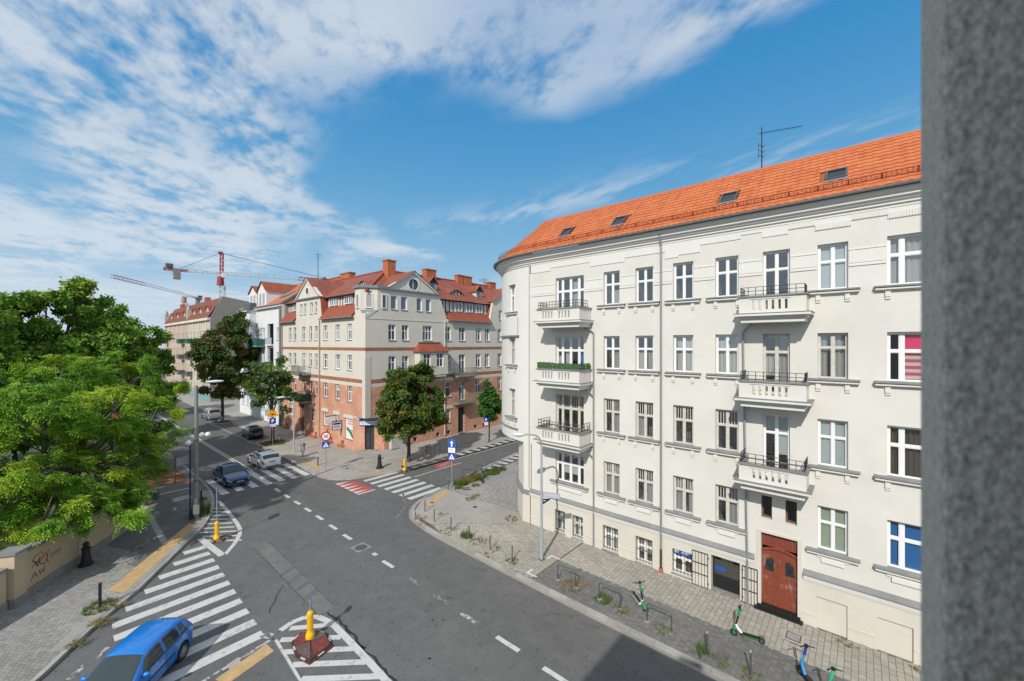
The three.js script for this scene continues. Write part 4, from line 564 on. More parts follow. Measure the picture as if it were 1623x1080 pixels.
  { const t = A1 - 0.35; mesh('hip_cap', new G().path(Array.from({ length: 9 }, (_, i) => { const R = lerp(5.9, 2.75, i / 8), [x, y] = [0, lerp(E0[1], R0[1], i / 8)]; return [25.85 + R * Math.cos(t), y + 0.04, -16 - R * Math.sin(t)]; }), 0.1, 6), mat([0.46, 0.115, 0.035], 0.75), roof); }
  sky.forEach((z, i) => { const s = skyS[i], [x, y] = onRoof(s), o = mesh('skylight', new G().plate(rect(-0.35, -0.42, 0.35, 0.42), [rect(-0.29, -0.36, 0.29, 0.36)], -0.02, 0.11), M.steelDark, roof); o.position.set(x, y, z); o.quaternion.setFromEuler(new THREE.Euler(-(Math.PI / 2 - pitch), -Math.PI / 2, 0, 'YXZ')); mesh('skylight_pane', new G().box(-0.29, -0.36, 0.04, 0.29, 0.36, 0.06), phys([0.02, 0.025, 0.028], 0.08, { ior: 1.4 }), o); mesh('skylight_apron', new G().box(-0.40, -0.56, 0.045, 0.40, -0.421, 0.06), M.slate, o); });
  { const g = new G(), s = 0.55, [x, y] = onRoof(s), nx = -Math.sin(pitch), ny = Math.cos(pitch), h = 0.26, P = (k, z) => [x + nx * k, y + ny * k, z]; for (const k of [0.06, 0.15, h]) g.cyl(P(k, 5.9), P(k, -16), 0.014, 0.014, 5); for (let z = -16; z < 5.9; z += 0.14) g.cyl(P(0.06, z), P(h, z), 0.008, 0.008, 4); for (let z = -15.6; z < 5.9; z += 0.95) { g.cyl(P(-0.02, z), P(h, z), 0.02, 0.02, 4); g.cyl([x + 0.22, y + 0.24, z], P(0.2, z), 0.012, 0.012, 4); } mesh('snow_guard', g, mat([0.30, 0.065, 0.025], 0.6), roof);
    const g2 = new G(), Rr = 25.85 - x, Q = (k, t) => [25.85 + (Rr - nx * k) * Math.cos(t), y + ny * k, -16 - (Rr - nx * k) * Math.sin(t)]; for (let i = 0; i < 44; i++) { const t = A1 - (A1 - A0) * i / 44, t2 = A1 - (A1 - A0) * (i + 1) / 44; for (const k of [0.06, 0.15, h]) g2.cyl(Q(k, t), Q(k, t2), 0.014, 0.014, 4); g2.cyl(Q(-0.02, t), Q(h, t), 0.01, 0.01, 4); } mesh('snow_guard', g2, mat([0.30, 0.065, 0.025], 0.6), roof); }
}
function fluteGeo() { if (!fluteGeo.g) fluteGeo.g = new G().box(-0.022, 0, -0.02, 0.0, 0.22, 0.02).geo(); return fluteGeo.g; }
{ const t = thing('roof_antenna', 'thin black television aerial on the ridge of the orange roof', 'antenna', [23.1, 19.95, -3.74]), a = -0.5; // yagi on a mast
  mesh('mast', new G().cyl([0, 0, 0], [0, 2.2, 0], 0.03, 0.022, 8), M.iron, t);
  const g = new G(), dx = Math.cos(1.2), dz = Math.sin(1.2); g.cyl([-0.15 * dx, 1.9, -0.15 * dz], [1.7 * dx, 1.95, 1.7 * dz], 0.014, 0.014, 5); for (let k = 0; k < 14; k++) { const s = k * 0.12; g.cyl([s * dx - 0.16 * dz, 1.91 + k * 0.003, s * dz + 0.16 * dx], [s * dx + 0.16 * dz, 1.91 + k * 0.003, s * dz - 0.16 * dx], 0.007, 0.007, 4); } mesh('yagi', g, M.iron, t);
  for (const y of [0.75, 1.0, 1.25]) mesh('dipole', new G().path([[-0.22, y, -0.1], [-0.12, y, 0], [0.14, y, 0.02], [0.2, y + 0.1, 0.1]], 0.014, 5).cyl([-0.22, y - 0.1, -0.1], [-0.22, y + 0.12, -0.1], 0.012, 0.012, 5), M.iron, t);
}
// ================= brick and plaster corner building =================
const farGlass = p => { wseed += 3; const h = hash2(wseed, p[4] * 7 + p[5], 12); return h < 0.5 ? M.pane : h < 0.72 ? M.paneBlue : M.paneCurtain; };
const BW = { deep: false, inset: 0.17, glass: farGlass, flatSill: true };
const BB = thing('apartment_building', 'corner apartment house with brick lower floors, cream upper floors and red mansard roof', 'building');
{
  const FL_ = FX(22), FR = FZ(-39), hl1 = [], hl2 = [], hr1 = [], hr2 = [];
  const put1 = (F, list, a, b, v0, v1, o) => { list.push(rect(a, v0, b, v1)); return addWindow(BB, F, (a + b) / 2, v0, b - a, v1 - v0, { ...BW, ...o }); };
  const nar = { cols: [1], bar: 0.07, fr: 0.06 }, std = { bar: 0.07, fr: 0.06 };
  const lw = [[-58.85, -58.0, nar], [-57.3, -56.45, nar], [-54.65, -53.6, std], [-52.45, -51.7, nar], [-50.92, -50.15, nar], [-48.6, -47.5, std], [-45.55, -44.5, std], [-42.8, -41.8, std]];
  for (const [a, b, o] of lw) { put1(FL_, hl2, a, b, 12.0, 13.73, o); if (b === -53.6) put1(FL_, hl2, a, b, 8.0, 10.35, { ...o, rows: [2.4, 1] }); else put1(FL_, hl2, a, b, 8.68, 10.35, o); if (b === -53.6) put1(FL_, hl1, a, b, 4.55, 6.97, { ...o, rows: [2.4, 1] }); else put1(FL_, hl1, a, b, 5.27, 6.97, { ...o, sillMat: M.concrete }); }
  for (const [a, b, v0, v1] of [[-58.6, -57.4, 2.0, 3.65], [-52.2, -51.05, 1.95, 3.6], [-48.7, -47.6, 1.95, 3.55], [-45.75, -44.85, 1.85, 3.5]]) { put1(FL_, hl1, a, b, v0, v1, std); wall('lintel', FL_, new G().box(a - 0.3, v1 + 0.02, 0.001, b + 0.3, v1 + 0.4, 0.05), M.plasterB, BB); }
  hl1.push(rect(-43.35, 1.15, -41.6, 3.4)); const shopL = addWindow(BB, FL_, -42.475, 1.15, 1.75, 2.25, { ...BW, cols: [1], rows: [1], glass: null, flatSill: true });
  mesh('poster', new G().quad([-0.78, 0.1, 0], [0.78, 0.1, 0], [0.78, 2.15, 0], [-0.78, 2.15, 0]), mat([1, 1, 1], 0.5, { map: canvasMap(256, 340, (x, w, h) => { x.fillStyle = '#d8dcda'; x.fillRect(0, 0, w, h); x.fillStyle = '#c7434c'; smallPrint(x, 40, 30, 180, 90, 2, 4); x.fillStyle = '#2c6b52'; x.beginPath(); x.moveTo(0, 150); x.quadraticCurveTo(150, 180, 256, 320); x.lineTo(256, 340); x.lineTo(0, 340); x.fill(); x.fillStyle = '#cfe3da'; x.beginPath(); x.moveTo(0, 210); x.quadraticCurveTo(110, 230, 190, 340); x.lineTo(0, 340); x.fill(); x.fillStyle = '#b33a48'; x.fillRect(150, 190, 70, 18); x.fillRect(160, 220, 60, 14); }) }), shopL);
  { const o = shopL.children.find(c => c.name === 'poster').geometry, p = o.attributes.position, u = o.attributes.uv; for (let i = 0; i < u.count; i++) u.setXY(i, (p.getX(i) + 0.78) / 1.56, (p.getY(i) - 0.1) / 2.05); }
  wall('lintel', FL_, new G().box(-43.6, 3.42, 0.001, -41.4, 3.8, 0.05), M.plasterB, BB);
  // right facade windows
  const rw = [[24.7, 25.6, std], [26.42, 27.3, std], [32.6, 33.55, std], [34.9, 35.95, std], [37.9, 38.82, std], [39.6, 40.5, std], [42.15, 42.95, std], [44.5, 45.5, std]];
  for (const [a, b, o] of rw) { put1(FR, hr2, a, b, 11.95, 13.66, o); if (a === 34.9) put1(FR, hr2, a, b, 7.75, 10.2, { ...o, rows: [2.4, 1] }); else put1(FR, hr2, a, b, 8.42, 10.2, o); if (a > 30) { if (a === 34.9) put1(FR, hr1, a, b, 4.35, 6.8, { ...o, rows: [2.4, 1] }); else put1(FR, hr1, a, b, 5.0, 6.8, { ...o, cols: a === 32.6 ? [1] : [1, 1] }); } }
  put1(FR, hr2, 29.25, 30.6, 11.95, 13.68, { cols: [1, 1, 1], bar: 0.07, fr: 0.06 });
  put1(FR, hr1, 32.55, 33.5, 1.8, 3.45, { cols: [1] }); wall('lintel', FR, new G().box(32.2, 3.5, 0.001, 33.9, 3.85, 0.06), M.plasterB, BB);
  put1(FR, hr1, 26.3, 27.4, 1.8, 3.45, std); put1(FR, hr1, 29.4, 30.5, 1.8, 3.45, std); put1(FR, hr1, 26.3, 27.4, 5.0, 6.8, std); put1(FR, hr1, 38.5, 39.5, 1.8, 3.45, std);
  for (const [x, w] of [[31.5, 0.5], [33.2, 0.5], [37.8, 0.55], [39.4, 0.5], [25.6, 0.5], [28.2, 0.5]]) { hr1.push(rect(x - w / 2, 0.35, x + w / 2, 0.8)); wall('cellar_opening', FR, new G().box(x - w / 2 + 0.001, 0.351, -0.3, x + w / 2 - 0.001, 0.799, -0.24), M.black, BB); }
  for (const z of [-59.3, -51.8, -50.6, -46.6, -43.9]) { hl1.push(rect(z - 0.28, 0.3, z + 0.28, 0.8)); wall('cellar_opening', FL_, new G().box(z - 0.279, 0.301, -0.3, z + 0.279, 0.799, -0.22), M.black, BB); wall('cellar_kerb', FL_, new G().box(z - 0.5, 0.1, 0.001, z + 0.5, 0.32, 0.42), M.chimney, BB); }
  const dL = [-55.25, -53.95], dR = [34.75, 35.85];
  wall('brick_wall', FL_, new G().plate([[-61.2, 0], [dL[0], 0], [dL[0], 3.8], [dL[1], 3.8], [dL[1], 0], [-41.2, 0], [-41.2, 3.82], [-39, 3.82], [-39, 7.02], [-61.2, 7.02]], hl1, -0.35, 0), M.brick, BB);
  wall('brick_wall', FR, new G().plate([[24.2, 0], [dR[0], 0], [dR[0], 3.45], [dR[1], 3.45], [dR[1], 0], [47, 0], [47, 7.02], [22.35, 7.02], [22.35, 3.82], [24.2, 3.82]], hr1, -0.35, 0), M.brick, BB);
  wall('house_door', FL_, new G().plate(rect(dL[0], 0.3, dL[1], 3.8), [rect(dL[0] + 0.15, 2.9, dL[1] - 0.15, 3.65)], -0.33, -0.25), M.brownFrame, BB); wall('house_door', FR, new G().plate(rect(dR[0], 0.2, dR[1], 3.45), [rect(dR[0] + 0.15, 0.4, dR[0] + 0.5, 2.3), rect(dR[1] - 0.5, 0.4, dR[1] - 0.15, 2.3)], -0.33, -0.25), mat([0.03, 0.055, 0.06], 0.6), BB);
  wall('door_panel', FR, new G().box(dR[0] + 0.1, 0.35, -0.32, dR[1] - 0.1, 2.4, -0.29), mat([0.02, 0.035, 0.04], 0.6), BB); wall('door_panel', FL_, new G().box(dL[0] + 0.1, 2.8, -0.32, dL[1] - 0.1, 3.7, -0.29), M.pane, BB);
  wall('door_step', FR, new G().box(dR[0] - 0.1, 0.1, -0.3, dR[1] + 0.1, 0.22, 0.3), M.concrete, BB); wall('door_step', FL_, new G().box(dL[0] - 0.05, 0.1, -0.3, dL[1] + 0.05, 0.3, 0.25), M.concrete, BB);
  wall('plaster_wall', FL_, new G().plate([[-61.2, 7.02], [-39, 7.02], [-39, 14.75], [-49.0, 14.75], [-49.5, 17.3], [-56.45, 17.3], [-56.45, 14.75], [-61.2, 14.75]], [...hl2, ...[[-55.2, -54.5], [-54.05, -53.35], [-52.2, -51.45], [-50.9, -50.25]].map(([a, b]) => rect(a, 15.3, b, 16.68))], -0.35, 0), M.plasterB, BB);
  for (const [a, b] of [[-55.2, -54.5], [-54.05, -53.35], [-52.2, -51.45], [-50.9, -50.25]]) addWindow(BB, FL_, (a + b) / 2, 15.3, b - a, 1.38, { ...BW, ...nar });
  const at = [[25.0, 25.8], [26.3, 27.1], [28.4, 29.15], [29.7, 30.45]];
  wall('plaster_wall', FR, new G().plate([[22.35, 7.02], [47, 7.02], [47, 17.5], [41.2, 17.5], [40.6, 14.6], [32.95, 14.6], [31.6, 17.55], [23.4, 17.55], [23.4, 14.9], [22.35, 14.9]], [...hr2, ...at.map(([a, b]) => rect(a, 15.35, b, 16.85)), rect(42.4, 14.95, 43.1, 16.3)], -0.35, 0), M.plasterB, BB);
  for (const [a, b] of at) addWindow(BB, FR, (a + b) / 2, 15.35, b - a, 1.5, { ...BW, ...nar, rows: [1], glass: M.paneBlue }); addWindow(BB, FR, 42.75, 14.95, 0.7, 1.35, { ...BW, ...nar });
  // bands
  for (const [v0, v1] of [[7.42, 7.8], [10.84, 11.16]]) { wall('brick_band', FL_, new G().box(-61.2, v0, 0.001, -39, v1, 0.03), M.brickBand, BB); wall('brick_band', FR, new G().box(21.97, v0, 0.001, 47, v1, 0.03), M.brickBand, BB); }
  wall('string_course', FL_, new G().box(-61.2, 14.35, 0.001, -56.5, 14.6, 0.12).box(-49, 14.35, 0.001, -41.2, 14.6, 0.12), M.plasterB, BB); wall('string_course', FR, new G().box(32.95, 14.35, 0.001, 40.9, 14.6, 0.12).box(22, 14.18, 0.001, 32.9, 14.24, 0.04), M.plasterB, BB);
  // chamfered shop corner
  const cw = V(2.2, 0, 2.2).length(), FC = { rot: -Math.PI / 4, pos: (u, v, w = 0) => { const k = Math.SQRT1_2; return [23.1 + k * u - k * w, v, -40.1 + k * u + k * w]; } };
  wall('brick_wall', FC, new G().plate([[-1.555, 0], [-0.5, 0], [-0.5, 2.75], [0.5, 2.75], [0.5, 0], [1.555, 0], [1.555, 3.8], [-1.555, 3.8]], null, -0.3, -0.001), M.brick, BB);
  const cd = put(mesh('shop_door', new G().plate(rect(-0.5, 0.2, 0.5, 2.75), [rect(-0.42, 0.3, -0.04, 2.6), rect(0.04, 0.3, 0.42, 2.6)], -0.24, -0.18), M.black, BB), FC, 0, 0, 0); mesh('door_glass', new G().box(-0.45, 0.28, -0.23, 0.45, 2.65, -0.21), M.pane, cd);
  wall('door_step', FC, new G().box(-0.9, 0.1, -0.25, 0.9, 0.2, 0.3), M.concrete, BB); wall('corner_canopy', FC, new G().plate([[-1.6, 3.65], [-0.9, 3.35], [0.9, 3.35], [1.6, 3.65], [1.6, 3.81], [-1.6, 3.81]], null, 0.002, 0.06), M.plasterB, BB);
  const sb = wall('shop_board', FC, new G().box(-1.05, 2.8, 0.002, 1.15, 3.5, 0.12), M.signBlue, BB); const sp = mesh('shop_lettering', new G().quad([-1.0, 2.86, 0.124], [1.1, 2.86, 0.124], [1.1, 3.42, 0.124], [-1.0, 3.42, 0.124]), mat([1, 1, 1], 0.5, { map: canvasMap(512, 136, (x, w, h) => { x.fillStyle = '#d9dee6'; x.fillRect(0, 0, w, h); x.fillStyle = '#1d2f86'; x.fillRect(0, 0, 90, 42); x.fillStyle = '#39405e'; x.fillRect(120, 6, 330, 26); x.fillStyle = '#8a90a8'; smallPrint(x, 20, 52, 470, 70, 3, 6); }) }), sb);
  { const p = sp.geometry.attributes.position, u = sp.geometry.attributes.uv; for (let i = 0; i < u.count; i++) u.setXY(i, (p.getX(i) + 1.0) / 2.1, (p.getY(i) - 2.86) / 0.56); }
  mesh('overhang_soffit', new G().prism([[22.0, -41.2], [22.0, -39.0], [24.2, -39.0]], 3.78, 3.815), M.plasterB, BB);
  mesh('corner_pier', new G().prism([[21.97, -39.6], [21.93, -38.93], [22.6, -38.97], [22.5, -39.2], [22.2, -39.6]], 3.82, 10.2), M.plasterB, BB);
  // projecting shop signs
  const s1 = wall('blade_sign', FL_, new G().box(-44.0, 2.1, 0.1, -43.88, 3.0, 1.15), M.signBlue, BB); const l1 = mesh('sign_lettering', new G().quad([-43.875, 2.15, 0.16], [-43.875, 2.15, 1.1], [-43.875, 2.95, 1.1], [-43.875, 2.95, 0.16]), mat([1, 1, 1], 0.5, { map: canvasMap(200, 170, (x, w, h) => { x.fillStyle = '#d5d9e2'; x.fillRect(0, 0, w, h); x.fillStyle = '#22262c'; x.fillRect(14, 20, 172, 44); x.fillStyle = '#c0343c'; smallPrint(x, 24, 88, 152, 100, 1, 9); }) }), s1);
  { const p = l1.geometry.attributes.position, u = l1.geometry.attributes.uv; for (let i = 0; i < u.count; i++) u.setXY(i, 1 - (p.getZ(i) - 0.16) / 0.94, (p.getY(i) - 2.15) / 0.8); }
  wall('blade_sign', FL_, new G().box(-45.4, 2.7, 0.15, -45.32, 3.4, 1.3), M.signWhite, BB); wall('sign_arm', FL_, new G().box(-45.42, 3.42, 0.001, -45.3, 3.47, 1.3).box(-44.0, 3.02, 0.001, -43.9, 3.06, 1.15), M.iron, BB);
  // balconies
  function ironBalcony(F, a, b, v, d, m, closed, hide) { const c = (a + b) / 2, hw = (b - a) / 2, o = put(mesh('balcony', new G().box(-hw, -0.16, 0.001, hw, 0, d).box(-hw + 0.1, -0.3, 0.001, hw - 0.1, -0.161, d * 0.6), M.concrete, BB), F, c, v, 0); const g = new G(); for (const y of [0.95, 0.12]) { g.box(-hw + 0.02, y - 0.015, d - 0.05, hw - 0.02, y + 0.015, d - 0.02); for (const s of [-1, 1]) g.box(s * (hw - 0.035) - 0.014, y - 0.013, 0.02, s * (hw - 0.035) + 0.014, y + 0.013, d - 0.051); } const n = Math.round((b - a) / 0.14); for (let k = 0; k <= n; k++) { const x = lerp(-hw + 0.03, hw - 0.03, k / n); g.box(x - 0.01, 0.001, d - 0.047, x + 0.01, 0.936, d - 0.025); } for (const s of [-1, 1]) for (let k = 1; k < 7; k++) g.box(s * (hw - 0.035) - 0.01, 0.001, d * k / 7 - 0.01, s * (hw - 0.035) + 0.01, 0.936, d * k / 7 + 0.01); mesh('railing', g, m, o); if (closed) { mesh('railing_screen', new G().box(-hw + 0.03, 0.05, d - 0.015, hw - 0.03, 0.9, d - 0.005).box(hw - 0.015, 0.05, 0.02, hw - 0.005, 0.9, d - 0.02), closed, o); } return o; }
  ironBalcony(FL_, -55.3, -51.9, 7.85, 1.1, M.ironGreen); ironBalcony(FL_, -55.3, -51.9, 4.45, 1.1, M.ironGreen, mat([0.035, 0.055, 0.04], 0.7)); ironBalcony(FR, 33.9, 37.2, 7.55, 1.0, mat([0.16, 0.21, 0.15], 0.7)); ironBalcony(FR, 33.9, 37.2, 4.15, 1.0, mat([0.15, 0.18, 0.13], 0.7)); ironBalcony(FR, 24.5, 27.6, 7.5, 1.2, M.ironGreen, mat([0.08, 0.10, 0.085], 0.8));
  // bay with its little tiled roof
  { const b = put(mesh('bay', new G().plate(rect(-2.05, 0, 2.05, 2.75), [rect(-1.55, 0.9, -0.55, 2.55), rect(0.35, 0.9, 1.35, 2.55)], 0.7, 1.0).box(-2.05, 0, 0.001, -1.8, 2.75, 0.699).box(1.8, 0, 0.001, 2.05, 2.75, 0.699).box(-1.799, -0.25, 0.001, 1.799, 0, 0.95), M.plasterB, BB), FR, 30.2, 7.9, 0); const r = 2.35; mesh('bay_roof', new G().quad([-r, 2.75, 1.2], [r, 2.75, 1.2], [r - 0.85, 3.8, 0.02], [-r + 0.85, 3.8, 0.02]).tri([r, 2.75, 1.2], [r, 2.75, 0.02], [r - 0.85, 3.8, 0.02]).tri([-r, 2.75, 0.02], [-r, 2.75, 1.2], [-r + 0.85, 3.8, 0.02]).quad([-r, 2.74, 0.02], [r, 2.74, 0.02], [r, 2.74, 1.2], [-r, 2.74, 1.2]), M.tileRedBright, b); mesh('bay_capping', new G().box(-1.6, 3.78, 0.002, 1.6, 3.88, 0.2), M.slate, b);
    for (const u of [-1.05, 0.85]) { const S = winShape(1.0, 1.65, { cols: [1, 1], rows: [1.75, 1], bar: 0.07, fr: 0.06 }), q = mesh('bay_window', S.geo, M.pvc, b); q.position.set(u, 0.9, 0.83); } for (const u of [-1.05, 0.85]) { const q = mesh('bay_pane', new G().box(u - 0.46, 0.95, 0.815, u + 0.46, 2.5, 0.825), M.pane, b); } }
  // corner turret in the attic
  { const pts = [[22.0, -41.15], [22.0, -40.0], [23.4, -39.0], [23.4, -40.6], [22.6, -41.15]]; const t = mesh('turret', new G().prism(pts, 14.751, 17.45), M.plasterB, BB); mesh('turret_roof', new G().prism([[21.8, -41.3], [21.8, -39.92], [23.32, -38.8], [25, -38.8], [25, -41.3]], 17.46, 17.7).prism([[22.0, -41.2], [22.0, -40.1], [23.5, -39.05], [24.9, -39.05], [24.9, -41.2]], 17.7, 17.8), M.slate, t); mesh('corner_apron', new G().tri([21.98, 15.2, -40.1], [21.98, 14.2, -38.96], [23.5, 15.2, -38.96]), M.slate, t);
    const FT = { rot: Math.atan2(-1.0, 1.4) - 0, pos: (u, v, w = 0) => { const nx = -0.581, nz = 0.814; return [22.7 + 0.814 * u + nx * w, v, -39.5 + 0.581 * u + nz * w]; } }; FT.rot = Math.atan2(-0.581, 0.814);
    addWindow(BB, FT, 0, 15.35, 0.72, 1.55, { ...BW, ...nar, inset: -0.05, rows: [1], glass: M.paneCurtain }); addWindow(BB, FL_, -40.55, 15.35, 0.5, 1.5, { ...BW, ...nar, inset: -0.05, rows: [1], glass: M.paneBlue }); addWindow(BB, FR, 24.15, 15.35, 0.55, 1.5, { ...BW, ...nar, inset: -0.05, rows: [1], glass: M.pane }); }
  // pediments
  const ped = (F, a, b, v, ap, x, rx) => { const P = wall('pediment', F, new G().plate([[a, v], [b, v], [x, ap]], [Array.from({ length: 16 }, (_, i) => [x + rx * Math.cos(i * Math.PI / 8), v + (ap - v) * 0.36 + rx * Math.sin(i * Math.PI / 8)])], -0.3, 0.0), M.plasterB, BB); mesh('round_window', new G().plate(Array.from({ length: 16 }, (_, i) => [x + rx * 1.15 * Math.cos(i * Math.PI / 8), v + (ap - v) * 0.36 + rx * 1.15 * Math.sin(i * Math.PI / 8)]), [Array.from({ length: 16 }, (_, i) => [x + rx * 0.85 * Math.cos(i * Math.PI / 8), v + (ap - v) * 0.36 + rx * 0.85 * Math.sin(i * Math.PI / 8)])], 0.002, 0.04).box(x - 0.03, v + (ap - v) * 0.36 - rx * 0.85, -0.1, x + 0.03, v + (ap - v) * 0.36 + rx * 0.85, -0.06), M.whiteBright, P); mesh('round_pane', new G().plate(Array.from({ length: 16 }, (_, i) => [x + rx * Math.cos(i * Math.PI / 8), v + (ap - v) * 0.36 + rx * Math.sin(i * Math.PI / 8)]), null, -0.2, -0.12), M.pane, P); mesh('pediment_moulding', new G().box(a - 0.2, v - 0.14, 0.002, b + 0.2, v + 0.04, 0.22), M.slate, P); const L1 = Math.hypot(x - a, ap - v); for (const [s, q] of [[1, a], [-1, b]]) { const g = new G(); g.quad([q - s * 0.2, v - 0.02, 0.16], [x, ap + 0.12, 0.16], [x, ap - 0.12, 0.16], [q + s * 0.25, v + 0.04, 0.16]).quad([q - s * 0.2, v - 0.02, 0.16], [x, ap + 0.12, 0.16], [x, ap + 0.12, -0.3], [q - s * 0.2, v - 0.02, -0.3]).quad([q + s * 0.25, v + 0.04, 0.16], [x, ap - 0.12, 0.16], [x, ap - 0.12, 0.0], [q + s * 0.25, v + 0.04, 0.0]); mesh('raking_moulding', g, M.plasterB, P); } };
  ped(FL_, -56.45, -49.5, 17.3, 19.75, -53.0, 0.5); ped(FR, 24.5, 31.6, 17.55, 19.75, 27.95, 0.75);
  // roofs
  const rf = (name, g, m = M.tileRed) => mesh(name, g, m, BB);
  rf('main_roof', new G().quad([22.3, 17.1, -62], [22.3, 17.1, -39.3], [28.5, 20.8, -45.5], [28.5, 20.8, -62]).quad([22.3, 17.1, -39.3], [48, 17.1, -39.3], [48, 20.8, -45.5], [28.5, 20.8, -45.5]).quad([28.5, 20.8, -62], [28.5, 20.8, -45.5], [36, 17, -53], [36, 17, -62]).quad([28.5, 20.8, -45.5], [48, 20.8, -45.5], [48, 17, -53], [36, 17, -53]));
  mesh('rear_wall', new G().box(36, 0, -62, 36.3, 17, -53).box(36, 0, -53.3, 48, 17, -53).box(47.01, 0, -53, 47.3, 17.3, -39.3).box(22.4, 0, -61.2, 36, 17, -60.9), M.firewall, BB);
  const capR = (a, b) => mesh('ridge_cap', new G().cyl(a, b, 0.14, 0.14, 6), M.tileRedBright, BB); capR([28.5, 20.82, -62], [28.5, 20.82, -45.5]); capR([28.5, 20.82, -45.5], [48, 20.82, -45.5]); capR([22.3, 17.15, -39.3], [28.5, 20.85, -45.5]);
  rf('gable_roof', new G().quad([21.75, 17.25, -56.7], [21.75, 19.9, -53], [27.6, 19.9, -53], [23.0, 17.25, -56.7]).quad([21.75, 19.9, -53], [21.75, 17.25, -49.3], [23.0, 17.25, -49.3], [27.6, 19.9, -53])); rf('gable_roof', new G().quad([24.3, 17.5, -38.75], [27.95, 19.92, -38.75], [27.95, 19.92, -44.4], [24.3, 17.5, -40]).quad([27.95, 19.92, -38.75], [31.8, 17.5, -38.75], [31.8, 17.5, -40], [27.95, 19.92, -44.4])); rf('gable_roof', new G().quad([41.0, 17.4, -38.75], [44.3, 19.7, -38.75], [44.3, 19.7, -44], [41.0, 17.4, -40]).quad([44.3, 19.7, -38.75], [47.6, 17.4, -38.75], [47.6, 17.4, -40], [44.3, 19.7, -44])); wall('pediment', FR, new G().plate([[41.2, 17.5], [47.4, 17.5], [44.3, 19.6]], null, -0.3, 0), M.plasterB, BB);
  const skirtL = (a, b) => { rf('skirt_roof', new G().quad([21.6, 14.5, a], [21.6, 14.5, b], [22.75, 15.98, b], [22.75, 15.98, a]), M.tileRedBright); mesh('gutter', new G().box(21.52, 14.42, a, 21.66, 14.52, b), M.slate, BB); }; skirtL(-61.2, -56.5); skirtL(-48.95, -41.2);
  rf('skirt_roof', new G().quad([33.0, 14.5, -38.6], [40.6, 14.5, -38.6], [40.9, 15.68, -39.8], [32.4, 15.68, -39.8]), M.tileRedBright); mesh('gutter', new G().box(32.95, 14.42, -38.66, 40.65, 14.52, -38.52), M.slate, BB);
  rf('cheek_roof', new G().quad([22.0, 14.8, -48.98], [22.0, 17.3, -49.45], [23.2, 17.3, -49.3], [22.8, 14.8, -48.9]), M.tileRedBright); rf('cheek_roof', new G().quad([40.65, 14.6, -38.98], [41.2, 17.4, -38.98], [41.1, 17.3, -40.1], [40.5, 14.6, -40.1]), M.tileRedBright);
  // half timbered strips with their windows
  const strip_ = (F, a, b, v0, v1, wins, w) => { const o = wall('timber_strip', F, new G().box(a, v0, w - 0.15, b, v1, w), M.plasterB, BB); for (let u = a; u <= b + 0.01; u += 0.62) mesh('timber_post', new G().box(u - 0.06, v0 + 0.02, w + 0.001, u + 0.06, v1 - 0.12, w + 0.04), M.timber, o); mesh('timber_beam', new G().box(a, v1 - 0.119, w + 0.001, b, v1, w + 0.05), M.timber, o); for (const [c, e] of wins) { const q = mesh('strip_window', winShape(e, v1 - v0 - 0.32, { cols: [1, 1], rows: [1], bar: 0.06, fr: 0.06 }).geo, M.pvc, o); q.position.set(c, v0 + 0.12, w + 0.08); mesh('strip_pane', new G().box(c - e / 2 + 0.03, v0 + 0.15, w + 0.055, c + e / 2 - 0.03, v1 - 0.23, w + 0.062), hash2(Math.round(c * 9), 3, 3) > 0.5 ? M.pane : M.paneBlue, o); } };
  strip_(FL_, -49, -41.2, 15.95, 17.15, [[-47.9, 0.9], [-46.9, 0.8], [-44.3, 0.9], [-43.4, 0.8]], -0.75); strip_(FL_, -61, -56.5, 15.95, 17.15, [[-58.5, 0.9]], -0.75); strip_(FR, 32.1, 41, 15.65, 17.1, [[32.6, 0.9], [35.5, 1.1], [37.4, 1.1], [39.2, 1.1]], -0.8);
  mesh('roof_soffit', new G().box(22.3, 17.03, -62, 23.1, 17.09, -49.4).box(22.3, 17.03, -49.3, 23.1, 17.09, -41.3).box(31.9, 17.03, -40.0, 41, 17.09, -39.35), M.timber, BB);
  // dormers
  const eye = (F, u, v, w, hw, h) => { const g = new G(), g2 = new G(), n = 12, H2 = t => h * Math.pow(Math.cos(t * Math.PI / 2), 1.4); for (let i = 0; i < n; i++) { const a = -1 + 2 * i / n, b = -1 + 2 * (i + 1) / n; g.quad([u + a * hw, v + H2(a), w], [u + b * hw, v + H2(b), w], [u + b * hw * 0.9, v + H2(b) * 0.9 + h * 1.0, w - 2.6], [u + a * hw * 0.9, v + H2(a) * 0.9 + h * 1.0, w - 2.6]); g2.quad([u + a * hw * 0.93, v, w - 0.2], [u + b * hw * 0.93, v, w - 0.2], [u + b * hw * 0.93, v + H2(b) * 0.93, w - 0.2], [u + a * hw * 0.93, v + H2(a) * 0.93, w - 0.2]); } const o = wall('eyebrow_dormer', F, g, M.tileRed, BB); mesh('dormer_glass', g2, M.pane, o); const g3 = new G(); for (let k = -2; k <= 2; k++) { const a = k / 3.2; g3.box(u + a * hw - 0.05, v, w - 0.195, u + a * hw + 0.05, v + H2(a) * 0.93, w - 0.14); } mesh('dormer_mullion', g3, M.plasterB, o); };
  eye(FL_, -43.3, 18.0, -2.0, 1.4, 0.75); eye(FR, 36.2, 17.95, -1.9, 1.8, 0.8);
